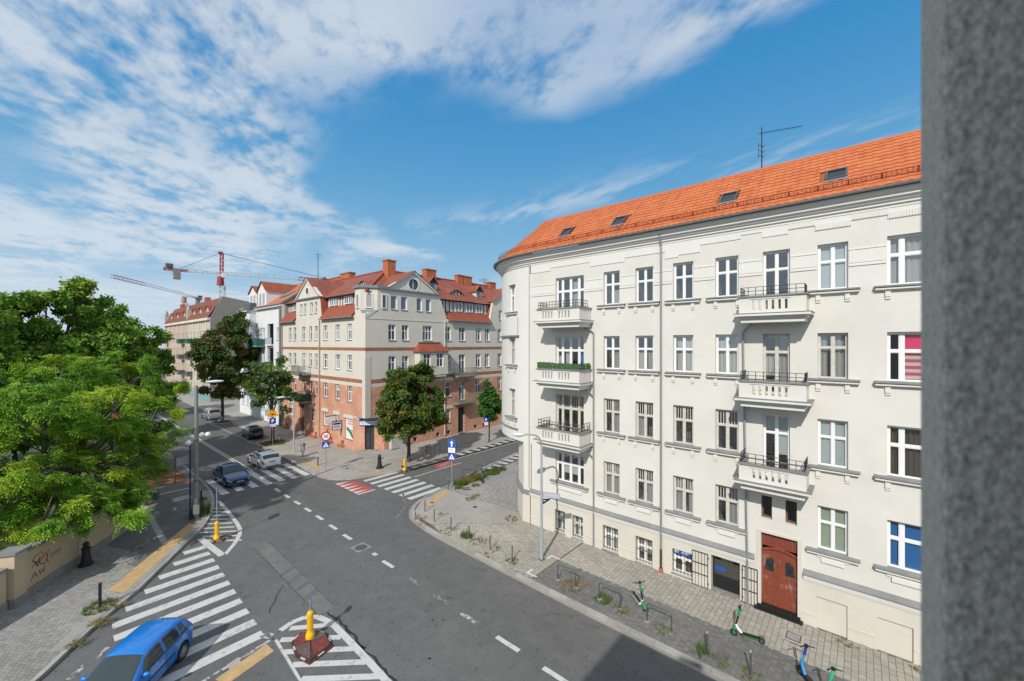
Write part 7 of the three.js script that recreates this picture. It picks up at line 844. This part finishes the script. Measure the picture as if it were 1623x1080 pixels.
const draw30 = (x, w, h) => { x.fillStyle = '#f6f6f4'; x.fillRect(0, 0, w, h); x.lineWidth = w * 0.12; x.strokeStyle = '#c3101c'; x.beginPath(); x.arc(w / 2, h / 2, w * 0.44, 0, 7); x.stroke(); x.fillStyle = '#111'; x.font = 'bold ' + Math.round(h * 0.46) + 'px sans-serif'; x.textAlign = 'center'; x.fillText('30', w / 2, h * 0.66); };
const drawP = (x, w, h) => { x.fillStyle = '#0b3fb0'; x.fillRect(0, 0, w, h); x.fillStyle = '#fff'; x.font = 'bold ' + Math.round(h * 0.8) + 'px sans-serif'; x.textAlign = 'center'; x.fillText('P', w / 2, h * 0.8); };
function boardSign(par, name, y, w, h, draw, turn, back = M.steel) { const o = mesh(name, new G().box(-w / 2, -h / 2, 0.03, w / 2, h / 2, 0.05), back, par); o.position.y = y; o.rotation.y = turn; const f = mesh('sign_face', uvPlane(w - 0.02, h - 0.02), plateTex(128, Math.round(128 * h / w), draw), o); f.position.z = 0.053; return o; }
{ const t = thing('sign_post', 'round red rimmed 30 sign above a blue pedestrian sign at the corner', 'road sign', [16.8, 0.12, -36.6]), a = faceTo(-0.38, 0.92); post(t, 3.55, 0.035, M.steel);
  const d = mesh('speed_sign', new G().cyl([0, 0, 0.03], [0, 0, 0.05], 0.42, 0.42, 28), M.signRed, t); d.position.y = 3.1; d.rotation.y = a; const f = mesh('sign_face', new THREE.CircleGeometry(0.41, 28), plateTex(160, 160, draw30), d); f.position.z = 0.053; boardSign(t, 'pedestrian_sign', 2.34, 0.62, 0.62, drawPed, a); }
{ const t = thing('sign_post', 'blue one way sign above a pedestrian sign at the side street', 'road sign', [21.5, 0.12, -24.87]), a = faceTo(-0.9, 0.43); post(t, 3.8, 0.035, M.steel); boardSign(t, 'one_way_sign', 3.44, 0.6, 0.62, drawOne, a); boardSign(t, 'sub_plate', 2.92, 0.6, 0.4, (x, w, h) => { x.fillStyle = '#eceeee'; x.fillRect(0, 0, w, h); x.fillStyle = '#b9a08a'; smallPrint(x, w * 0.2, h * 0.2, w * 0.6, h * 0.7, 2, 3); }, a); boardSign(t, 'pedestrian_sign', 2.4, 0.6, 0.6, drawPed, a); }
{ const t = thing('sign_post', 'orange bump warning above a blue parking sign by the airy tree', 'road sign', [17.2, 0.12, -50.6]), a = faceTo(-0.25, 0.97); post(t, 4.0, 0.035, M.steel);
  const tri = mesh('warning_sign', new G().plate([[-0.5, -0.42], [0.5, -0.42], [0.5, -0.1], [0.1, 0.45], [-0.1, 0.45], [-0.5, -0.1]], null, 0.03, 0.05), M.orange, t); tri.position.y = 3.6; tri.rotation.y = a; mesh('sign_symbol', new G().plate([[-0.25, -0.22], [0.25, -0.22], [0.12, -0.1], [0, -0.05], [-0.12, -0.1]], null, 0.051, 0.055), M.black, tri); boardSign(t, 'parking_sign', 2.72, 0.66, 0.66, drawP, a); boardSign(t, 'sub_plate', 2.2, 0.6, 0.3, (x, w, h) => { x.fillStyle = '#e8eaf0'; x.fillRect(0, 0, w, h); x.fillStyle = '#5a6480'; smallPrint(x, w * 0.15, h * 0.3, w * 0.7, h * 0.6, 1, 5); }, a); }
{ const t = thing('sign_post', 'small blue and white plate beside the egg shaped tree', 'road sign', [33.4, 0.12, -32.7]), a = faceTo(-0.7, 0.7); post(t, 3.0, 0.03, M.steel); boardSign(t, 'parking_sign', 2.75, 0.5, 0.5, drawP, a); boardSign(t, 'sub_plate', 2.3, 0.42, 0.32, (x, w, h) => { x.fillStyle = '#e8eaf0'; x.fillRect(0, 0, w, h); x.fillStyle = '#5a6480'; smallPrint(x, w * 0.15, h * 0.25, w * 0.7, h * 0.6, 2, 7); }, a); }
{ const t = thing('sign_post', 'grey backed yield sign on a pole at the zebra crossing', 'road sign', [21.75, 0.12, -31.95]), a = faceTo(0.9, -0.4); post(t, 3.1, 0.035, M.steel); const tri = mesh('yield_sign', new G().plate([[-0.42, 0.3], [0.42, 0.3], [0, -0.42]], null, -0.01, 0.01), M.steel, t); tri.position.y = 2.8; tri.rotation.y = a; const f = mesh('sign_face', new G().plate([[-0.4, 0.285], [0.4, 0.285], [0, -0.39]], [[[-0.26, 0.2], [0.26, 0.2], [0, -0.24]]], 0.011, 0.014), M.signRed, tri); const b = mesh('sub_plate', new G().box(-0.3, -0.2, -0.01, 0.3, 0.2, 0.01), M.steel, t); b.position.y = 2.05; b.rotation.y = a; }
function yellowPost(par, y = 0) { mesh('beacon', new G().lathe([[0.0, 1.02], [0.08, 1.01], [0.115, 0.95], [0.12, 0.85], [0.105, 0.8], [0.105, 0.28], [0.13, 0.2], [0.165, 0.12], [0.17, 0.0]].reverse(), 20, [0, y, 0]), M.yellow, par); const g = new G(); for (let k = 0; k < 10; k++) { const a = k * 0.628; g.cyl([0.104 * Math.cos(a), y + 0.3, 0.104 * Math.sin(a)], [0.104 * Math.cos(a), y + 0.78, 0.104 * Math.sin(a)], 0.014, 0.014, 5); } mesh('beacon_rib', g, M.yellow, par, 'stuff'); }
function rubberBase(par, pts, seed) { const n = pts.length, q = s => pts.map(([x, z]) => [x * s, z * s]); mesh('base_slab', new G().prism(q(1), 0.0, 0.05).prism(q(0.9), 0.05, 0.1), M.rubberRed, par); const m = [M.baseRed, M.baseGrey]; const cx = pts.reduce((a, p) => a + p[0], 0) / n, cz = pts.reduce((a, p) => a + p[1], 0) / n; for (let k = 0; k < 4; k++) { const a = k * Math.PI / 2 + 0.35, in_ = [], N = 8; mesh('base_segment', new G().prism([[cx + 0.04 * Math.cos(a + 0.78), cz + 0.04 * Math.sin(a + 0.78)], ...Array.from({ length: N }, (_, i) => { const t = a + 0.06 + (Math.PI / 2 - 0.12) * i / (N - 1), c = Math.cos(t), s = Math.sin(t); let R = 9; for (let e = 0; e < n; e++) { const p = pts[e], w = pts[(e + 1) % n], ex = w[0] - p[0], ez = w[1] - p[1], den = c * ez - s * ex; if (Math.abs(den) < 1e-6) continue; const tt = ((p[0] - cx) * ez - (p[1] - cz) * ex) / den, uu = ((p[0] - cx) * s - (p[1] - cz) * c) / den; if (tt > 0 && uu >= 0 && uu <= 1) R = Math.min(R, tt); } return [cx + c * R * 0.86, cz + s * R * 0.86]; })], 0.1, 0.125), m[k % 2 ? 1 : (k === 0 && seed ? 1 : 0)], par); } for (let i = 0; i < n; i++) { const p = pts[i], w = pts[(i + 1) % n], mx = (p[0] + w[0]) / 2 * 0.945, mz = (p[1] + w[1]) / 2 * 0.945; const o = mesh('reflector', new G().box(-0.12, 0.051, -0.03, 0.12, 0.075, 0.03), M.paint, par); o.position.set(mx, 0.0, mz); o.rotation.y = Math.atan2(-(w[1] - p[1]), w[0] - p[0]); } }
M.rubberRed = mat([0.085, 0.03, 0.026], 0.9); M.baseRed = mat([1, 1, 1], 0.85, { map: mottled(256, 0.8, [0.17, 0.04, 0.035], 0.6, 121, 9, 6) }); M.baseGrey = mat([1, 1, 1], 0.9, { map: mottled(256, 0.8, [0.12, 0.085, 0.075], 0.45, 123, 9, 6) });
{ const t = thing('traffic_island', 'yellow beacon on a red and grey rubber island at the bottom centre', 'traffic island', [6.8, 0.006, -15.95]); rubberBase(t, [[-0.5, 0.95], [0.45, 0.75], [0.62, -0.1], [0.45, -0.6], [-0.05, -0.95], [-0.5, -0.7], [-0.68, 0.2]], 0); yellowPost(t, 0.125); mesh('pole', new G().cyl([0, 1.1, 0], [0, 1.55, 0], 0.03, 0.03, 8), M.steel, t); const d = mesh('keep_right_sign', new G().cyl([0, 0, -0.01], [0, 0, 0.01], 0.17, 0.17, 20), M.signBlue, t); d.position.set(0.02, 1.52, 0.0); d.rotation.y = 1.2; t.children.filter(c => c.name === 'beacon' || c.name === 'pole' || c.name === 'keep_right_sign' || c.name === 'beacon_rib').forEach(c => { c.position.x += 0.05; c.position.z -= 0.3; }); }
{ const t = thing('traffic_island', 'yellow beacon with a tall blue sign pole on the left hatched island', 'traffic island', [6.85, 0.006, -28.6]); rubberBase(t, [[-0.35, 0.25], [0.2, 0.35], [0.6, 0.1], [0.55, -0.25], [0.1, -0.35], [-0.35, -0.2]], 1); yellowPost(t, 0.12); mesh('pole', new G().cyl([0, 1.0, 0], [0, 3.05, 0], 0.03, 0.03, 8), M.steel, t); boardSign(t, 'pedestrian_sign', 2.78, 0.6, 0.6, drawPed, faceTo(1.0, 0.25), M.signBlue); t.children.filter(c => !c.name.startsWith('base') && c.name !== 'reflector').forEach(c => { c.position.x -= 0.1; }); }
{ const t = thing('traffic_island', 'yellow beacon on a brown rubber island beside the linden', 'traffic island', [21.5, 0.006, -31.35]); rubberBase(t, [[-0.5, 0.2], [0, 0.35], [0.5, 0.25], [0.55, -0.2], [0, -0.3], [-0.5, -0.25]], 1); yellowPost(t, 0.12); mesh('lamp_cap', new G().cyl([-0.28, 0.5, 0], [-0.16, 0.5, 0], 0.09, 0.09, 10), M.black, t); }
// lamps
{ const t = thing('street_lamp', 'slim pale steel street lamp before the white building', 'street lamp', [17.32, 0.12, -12.86]); mesh('pole', new G().cyl([0, 0, 0], [0, 1.0, 0], 0.085, 0.085, 12).cyl([0, 1.0, 0], [0, 6.0, 0], 0.075, 0.055, 12), phys([0.44, 0.48, 0.50], 0.5, { metalness: 0.3 }), t); const dx = -0.62, dz = -0.78, P = (s, y) => [dx * s, y, dz * s]; mesh('arm', new G().path([P(0, 5.9), P(0.03, 6.2), P(0.12, 6.42), P(0.28, 6.55), P(0.5, 6.6), P(0.95, 6.6)], 0.045, 8), phys([0.30, 0.36, 0.35], 0.5, { metalness: 0.3 }), t); const h = new THREE.SphereGeometry(1, 18, 12); h.scale(0.36, 0.12, 0.17); const o = mesh('lamp_head', h, mat([0.62, 0.62, 0.6], 0.5), t); o.position.set(dx * 1.2, 6.6, dz * 1.2); o.rotation.y = Math.atan2(-dz, dx); mesh('foot_plate', new G().box(-0.14, 0.0, -0.14, 0.14, 0.03, 0.14), M.steelDark, t);
  const s1 = boardSign(t, 'street_plate', 3.42, 0.95, 0.3, (x, w, h) => { x.fillStyle = '#aeb1b5'; x.fillRect(0, 0, w, h); x.fillStyle = '#c9c3c4'; smallPrint(x, w * 0.12, h * 0.35, w * 0.75, h * 0.5, 1, 8); }, faceTo(-0.9, 0.4)); s1.position.x += 0.28; s1.position.z += 0.42; const s2 = mesh('pennant_plate', new G().plate([[0.04, -0.2], [0.62, 0.02], [0.04, 0.12]], null, -0.012, 0.012), mat([0.012, 0.025, 0.10], 0.5), t); s2.position.y = 3.08; s2.rotation.y = faceTo(-0.35, 0.93); const pr = mesh('plate_print', new G().box(0.1, -0.03, 0.013, 0.24, 0.02, 0.016), M.signWhite, s2); }
{ const t = thing('street_lamp', 'slim grey street lamp before the brick building', 'street lamp', [17.5, 0.12, -45.5]); mesh('pole', new G().cyl([0, 0, 0], [0, 5.5, 0], 0.075, 0.05, 10), phys([0.46, 0.5, 0.53], 0.5, { metalness: 0.3 }), t); mesh('arm', new G().path([[0, 5.5, 0], [-0.2, 5.75, 0], [-0.9, 5.9, 0]], 0.04, 6), M.steel, t); const h = new THREE.SphereGeometry(1, 14, 10); h.scale(0.42, 0.1, 0.17); mesh('lamp_head', h, M.signWhite, t).position.set(-1.25, 5.9, 0); }
{ const t = thing('street_lamp', 'concrete lamp post with a long white lamp head by the left corner', 'street lamp', [6.64, 0.12, -32.84]); mesh('pole', new G().cyl([0, -0.1, 0], [0, 8.7, 0], 0.135, 0.095, 8), M.concrete, t); const dx = 0.75, dz = 0.1; mesh('arm', new G().path([[0, 8.4, 0], [0.3, 8.75, 0], [0.55 * 1.0, 8.85, 0.05]], 0.03, 6), M.steel, t); const h = new THREE.SphereGeometry(1, 16, 10); h.scale(0.5, 0.09, 0.17); mesh('lamp_head', h, M.signWhite, t).position.set(1.0, 8.9, 0.08); mesh('clamp', new G().lathe([[0.15, 0], [0.17, 0], [0.17, 0.05], [0.15, 0.05]], 12, [0, 2.5, 0]).lathe([[0.15, 0], [0.17, 0], [0.17, 0.05], [0.15, 0.05]], 12, [0, 5.1, 0]), M.steelDark, t, 'stuff'); const hs = new THREE.SphereGeometry(0.16, 14, 10); for (const [x, z] of [[0.28, 0.05], [0.58, 0.2]]) { const o = mesh('speaker_horn', hs, M.signWhite, t); o.position.set(x, 5.45, z); } mesh('bracket', new G().cyl([0, 5.4, 0], [0.6, 5.45, 0.2], 0.03, 0.03, 6), M.steel, t); mesh('cable_box', new G().box(-0.2, 0.4, 0.12, 0.1, 0.95, 0.28), M.steel, t); }
{ const t = thing('sign_post', 'dark blue sign pole beside the concrete lamp post', 'road sign', [6.35, 0.12, -33.0]); post(t, 5.1, 0.045, mat([0.02, 0.035, 0.09], 0.5)); const b = boardSign(t, 'notice_board', 3.9, 0.8, 0.5, (x, w, h) => { x.fillStyle = '#c3c9cc'; x.fillRect(0, 0, w, h); }, faceTo(-0.5, -0.86)); b.position.x -= 0.35; const hs = new THREE.SphereGeometry(0.17, 14, 10); mesh('signal_back', hs, M.signWhite, t).position.set(-0.08, 5.0, 0); }
{ const t = thing('sign_post', 'short grey post on the red brown bark bed', 'post', [7.2, 0.12, -42.6]); post(t, 2.3, 0.05, M.steelDark); mesh('cap', new G().cyl([0, 2.3, 0], [0, 2.34, 0], 0.06, 0.05, 8), M.steel, t); }
// bollards and hydrants
function bollard(label, x, z, h, r, m, top, y = 0.12, group) { const t = thing('bollard', label, 'bollard', [x, y, z], 0, group); mesh('post', new G().cyl([0, 0, 0], [0, h, 0], r, r, 12), m, t); mesh('cap', new G().lathe([[r, 0], [r * 1.15, 0.01], [r * 1.15, 0.05], [r * 0.6, 0.085], [0, 0.09]], 12, [0, h, 0]), top, t); mesh('collar', new G().lathe([[r * 1.02, 0], [r * 1.35, 0], [r * 1.35, 0.04], [r * 1.02, 0.05]], 12, [0, 0, 0]), M.concrete, t); return t; }
const bg_ = 'thin steel posts along the right kerb';
[[17.06, -22.5, 'corner post nearest the tactile strip on the right sidewalk'], [16.5, -20.8, 'second thin post round the right kerb corner'], [16.4, -19.05, 'third thin post behind the right kerb, left of the weeds'], [16.35, -17.4, 'thin post standing in tall green weeds behind the right kerb'], [16.25, -15.6, 'fifth thin post behind the right kerb, right of the weeds'], [16.2, -13.95, 'last thin post before the white corner mark on the right sidewalk'], [15.9, -4.3, 'thin dark post in weeds between the scooters and the kerb'], [15.88, -2.9, 'thin dark post near the bottom right kerb edge'], [20.85, -24.55, 'thin post beside the one way sign pole']].forEach(([x, z, l]) => bollard(l, x, z, 0.82, 0.032, M.steelDark, M.steel, 0.12, bg_));
bollard('black iron bollard in a tuft of grass on the left sidewalk', 1.69, -24.95, 1.0, 0.055, M.iron, M.iron); bollard('small dark bollard behind the concrete lamp post', 7.5, -35.7, 0.85, 0.05, M.iron, M.iron); bollard('black bollard with white top beside the 30 sign', 17.02, -38.7, 0.85, 0.045, M.iron, M.signWhite);
function bell(label, x, z, s) { const t = thing('bell_bollard', label, 'bollard', [x, 0.12, z]); mesh('body', new G().lathe([[0.30, 0], [0.30, 0.1], [0.22, 0.16], [0.17, 0.5], [0.15, 0.8], [0.19, 0.84], [0.19, 0.9], [0.1, 0.95]].map(([r, y]) => [r * s, y * s]), 16), M.iron, t); mesh('knob', new G().lathe([[0.08, 0.95], [0.13, 1.02], [0.13, 1.12], [0.07, 1.2], [0.0, 1.22]].map(([r, y]) => [r * s, y * s]), 14), M.iron, t); }
bell('black bell shaped hydrant on the brick corner sidewalk', 20.35, -33.6, 1.05); bell('black bell shaped hydrant against the graffiti wall', 1.55, -30.3, 1.0);
{ const t = thing('litter_bin', 'grey hooded litter bin on a post beside the street lamp', 'bin', [17.4, 0.12, -43.0]); mesh('post', new G().cyl([0, 0, 0], [0, 0.55, 0], 0.05, 0.05, 8), M.steelDark, t); mesh('drum', new G().cyl([0, 0.5, 0], [0, 1.1, 0], 0.21, 0.23, 14), M.steel, t); mesh('hood', new G().lathe([[0.27, 0], [0.27, 0.05], [0.2, 0.18], [0, 0.2]], 14, [0, 1.14, 0]), M.steelDark, t); }
{ const t = thing('utility_cabinet', 'pale grey cabinet against the brick wall behind the linden', 'cabinet', [25.3, 0.12, -38.5]); mesh('case', new G().box(-0.7, 0.1, -0.25, 0.7, 1.35, 0.25), mat([0.5, 0.49, 0.45], 0.7), t); mesh('lid', new G().box(-0.74, 1.351, -0.29, 0.74, 1.42, 0.29), mat([0.45, 0.44, 0.41], 0.7), t); mesh('foot', new G().box(-0.68, 0, -0.23, 0.68, 0.099, 0.23), M.concrete, t); for (const x of [-0.35, 0.35]) mesh('cabinet_door', new G().box(x - 0.31, 0.16, 0.251, x + 0.31, 1.3, 0.265), mat([0.5, 0.49, 0.45], 0.7), t); }
// bicycle hoops
function hoop(label, x, z, turn, w, h, foot, grp) { const t = thing('bike_rack', label, 'bike rack', [x, 0.12, z], turn, grp), a = w / 2, pts = [[-a, 0, 0], [-a, h - 0.14, 0]]; for (let k = 1; k <= 5; k++) { const p = k / 5 * Math.PI / 2; pts.push([-a + 0.14 * (1 - Math.cos(p)), h - 0.14 + 0.14 * Math.sin(p), 0]); } for (let k = 0; k <= 5; k++) { const p = k / 5 * Math.PI / 2; pts.push([a - 0.14 + 0.14 * Math.sin(p), h - 0.14 + 0.14 * Math.cos(p), 0]); } pts.push([a, 0, 0]); mesh('hoop', new G().path(pts, 0.026, 8), M.steelDark, t); for (const s of [-1, 1]) { const o = mesh('footing', new G().lathe([[0.0, 0.02], [0.09, 0.015], [0.1, 0.0]].reverse(), 9, [s * a, 0, 0]), M.kerbPale, t); } }
const hg = 'hoops on the dark paving';
hoop('first bike hoop after the street lamp, in dry weeds', 16.33, -10.65, Math.PI / 2, 1.0, 0.78, 1, hg); hoop('middle bike hoop in a patch of green grass', 16.28, -8.4, Math.PI / 2, 1.0, 0.78, 1, hg); hoop('bike hoop right of the white and green scooter', 16.25, -6.2, Math.PI / 2, 1.0, 0.78, 1, hg);
hoop('bike hoop beside the bicycle at the brick building', 27.3, -33.9, 0.2, 0.9, 0.8, 1, 'hoops by the brick building'); hoop('bike hoop farther right at the brick building', 29.0, -33.4, 0.2, 1.4, 0.8, 1, 'hoops by the brick building');
for (const [x, z, l] of [[23.4, -25.25, 'first low hoop in the dry grass of the side street'], [25.0, -25.4, 'second low hoop in the side street verge beside the leaning scooter'], [26.3, -25.3, 'third low hoop in the side street verge'], [27.2, -25.0, 'last low hoop in the side street verge']]) hoop(l, x, z, 2.9, 0.7, 0.85, 0, 'hoops along the side street verge');
// bicycles
function bicycle(label, x, z, turn, m, s = 1) { const t = thing('bicycle', label, 'bicycle', [x, 0.12, z], turn); for (const a of [-0.52, 0.52]) { const pts = Array.from({ length: 21 }, (_, i) => [a + 0.33 * Math.cos(i * Math.PI / 10), 0.34 + 0.33 * Math.sin(i * Math.PI / 10), 0]), w = mesh('wheel', new G().path(pts, 0.018, 5), M.rubber, t), g = new G(); for (let k = 0; k < 8; k++) g.cyl([a, 0.34, 0], [a + 0.32 * Math.cos(k * 0.785), 0.34 + 0.32 * Math.sin(k * 0.785), 0], 0.004, 0.004, 3); mesh('spokes', g, M.steel, w, 'stuff'); } mesh('frame', new G().path([[-0.52, 0.34, 0], [-0.16, 0.82, 0], [0.36, 0.86, 0], [-0.08, 0.32, 0], [-0.16, 0.82, 0]], 0.02, 6).path([[-0.52, 0.34, 0], [-0.08, 0.32, 0]], 0.018, 6).path([[0.52, 0.34, 0], [0.36, 0.86, 0], [0.33, 1.02, 0]], 0.02, 6), m, t); mesh('saddle', new G().box(-0.32, 0.92, -0.08, -0.06, 0.97, 0.08).cyl([-0.17, 0.8, 0], [-0.19, 0.93, 0], 0.014, 0.014, 6), M.black, t); mesh('handlebar', new G().path([[0.25, 1.02, -0.28], [0.36, 1.04, -0.1], [0.36, 1.04, 0.1], [0.25, 1.02, 0.28]], 0.015, 6), M.black, t); t.rotation.x = 0.06; }
bicycle('grey green bicycle leaning at the hoop before the brick building', 25.9, -33.75, 0.35, mat([0.10, 0.17, 0.16], 0.5)); bicycle('white bicycle chained to the large street tree', 16.9, -69.9, 0.5, mat([0.55, 0.62, 0.6], 0.5)); bicycle('pale bicycle leaning behind the parking sign post', 17.9, -50.6, 1.2, M.steel);
// kick scooters
function scooter(label, x, z, turn, c) { const t = thing('kick_scooter', label, 'scooter', [x, 0.125, z], turn); // front towards +x
  for (const [a, r] of [[0.46, 0.125], [-0.46, 0.115]]) { const w = mesh('wheel', tyreGeoS(r), M.rubber, t); w.position.set(a, r, 0); w.rotation.x = Math.PI / 2; mesh('hub', new G().cyl([0, -0.03, 0], [0, 0.03, 0], r * 0.55, r * 0.55, 12), M.steelDark, w); }
  mesh('deck', new G().plate([[-0.42, 0.13], [0.2, 0.13], [0.26, 0.17], [0.24, 0.2], [-0.4, 0.2]], null, -0.085, 0.085), c.deck, t); mesh('grip_mat', new G().box(-0.38, 0.201, -0.075, 0.18, 0.208, 0.075), M.black, t); mesh('deck_stripe', new G().box(-0.36, 0.145, 0.086, 0.18, 0.165, 0.09), c.accent, t); mesh('deck_stripe', new G().box(-0.36, 0.145, -0.09, 0.18, 0.165, -0.086), c.accent, t);
  mesh('neck', new G().path([[0.2, 0.18, 0], [0.34, 0.34, 0], [0.40, 0.46, 0]], 0.052, 10), c.neck, t); mesh('fork', new G().path([[0.46, 0.13, 0.045], [0.44, 0.3, 0.045], [0.41, 0.4, 0]], 0.022, 6).path([[0.46, 0.13, -0.045], [0.44, 0.3, -0.045], [0.41, 0.4, 0]], 0.022, 6), c.accent, t); mesh('stem', new G().cyl([0.41, 0.38, 0], [0.31, 0.82, 0], 0.034, 0.032, 10), c.stem, t); mesh('stem_sleeve', new G().cyl([0.315, 0.80, 0], [0.27, 1.08, 0], 0.05, 0.045, 12), c.sleeve, t); mesh('handlebar', new G().path([[0.2, 1.12, -0.25], [0.26, 1.12, -0.1], [0.26, 1.12, 0.1], [0.2, 1.12, 0.25]], 0.019, 7).box(0.22, 1.09, -0.04, 0.31, 1.17, 0.04), M.black, t);
  const f = (a, s) => Array.from({ length: 7 }, (_, i) => { const p = s * (0.3 + i * 0.32); return [a + 0.15 * Math.cos(p), 0.125 + 0.15 * Math.sin(p)]; }); const g = new G(), p = f(0.46, 1); for (let i = 0; i < 6; i++) g.quad([p[i][0], p[i][1], -0.04], [p[i + 1][0], p[i + 1][1], -0.04], [p[i + 1][0], p[i + 1][1], 0.04], [p[i][0], p[i][1], 0.04]); mesh('mudguard', g, c.accent, t); const g2 = new G(), q = p.map(([a, b]) => [-a, b]); for (let i = 0; i < 6; i++) g2.quad([q[i][0], q[i][1], -0.04], [q[i + 1][0], q[i + 1][1], -0.04], [q[i + 1][0], q[i + 1][1], 0.04], [q[i][0], q[i][1], 0.04]); mesh('mudguard', g2, M.black, t); mesh('kickstand', new G().path([[0, 0.13, 0.08], [-0.04, 0.0, 0.16]], 0.01, 5), M.steelDark, t); t.rotation.order = 'YXZ'; t.rotation.x = 0.09; return t; }
function tyreGeoS(r) { return new G().lathe([[r * 0.6, -0.025], [r * 0.9, -0.03], [r, -0.015], [r, 0.015], [r * 0.9, 0.03], [r * 0.6, 0.025]], 18).geo(); }
const lg = mat([0.015, 0.30, 0.09], 0.45), wh = mat([0.72, 0.73, 0.72], 0.45), bl = mat([0.02, 0.22, 0.58], 0.4), mint = mat([0.04, 0.50, 0.28], 0.4), heading = (x, z) => Math.atan2(-z, x);
scooter('white and green scooter parked between two bike hoops', 17.1, -7.4, heading(-0.65, 0.76), { deck: M.black, accent: lg, neck: wh, stem: M.black, sleeve: lg }).children.find(c => c.name === 'deck').material = wh;
scooter('white and green scooter standing in front of the house door', 17.78, -3.35, heading(-0.2, -0.98), { deck: M.black, accent: lg, neck: wh, stem: M.black, sleeve: lg });
scooter('blue scooter standing near the service cover at the bottom', 16.75, -1.35, heading(0.75, -0.66), { deck: M.black, accent: M.black, neck: bl, stem: mat([0.01, 0.35, 0.75], 0.4), sleeve: mat([0.03, 0.07, 0.32], 0.4) });
scooter('mint green scooter cut by the bottom picture edge', 16.1, -0.6, heading(0.75, -0.66), { deck: M.black, accent: M.black, neck: mint, stem: mint, sleeve: mint });
scooter('dark teal scooter leaning in the side street verge', 23.9, -23.9, heading(-0.6, 0.8), { deck: M.black, accent: M.black, neck: M.black, stem: mat([0.02, 0.20, 0.26], 0.4), sleeve: mat([0.02, 0.20, 0.26], 0.4) });
// overhead cable across the side street
{ const pts = Array.from({ length: 15 }, (_, i) => { const t = i / 14; return [lerp(21.9, 34, t), lerp(6.0, 8.9, t) - 0.9 * t * (1 - t), lerp(-58, -30, t)]; }); tag(mesh('overhead_cable', new G().path(pts, 0.014, 5), M.iron), 'thin black cable sagging across the brick facade', 'cable'); }
renderer.render(scene, camera);
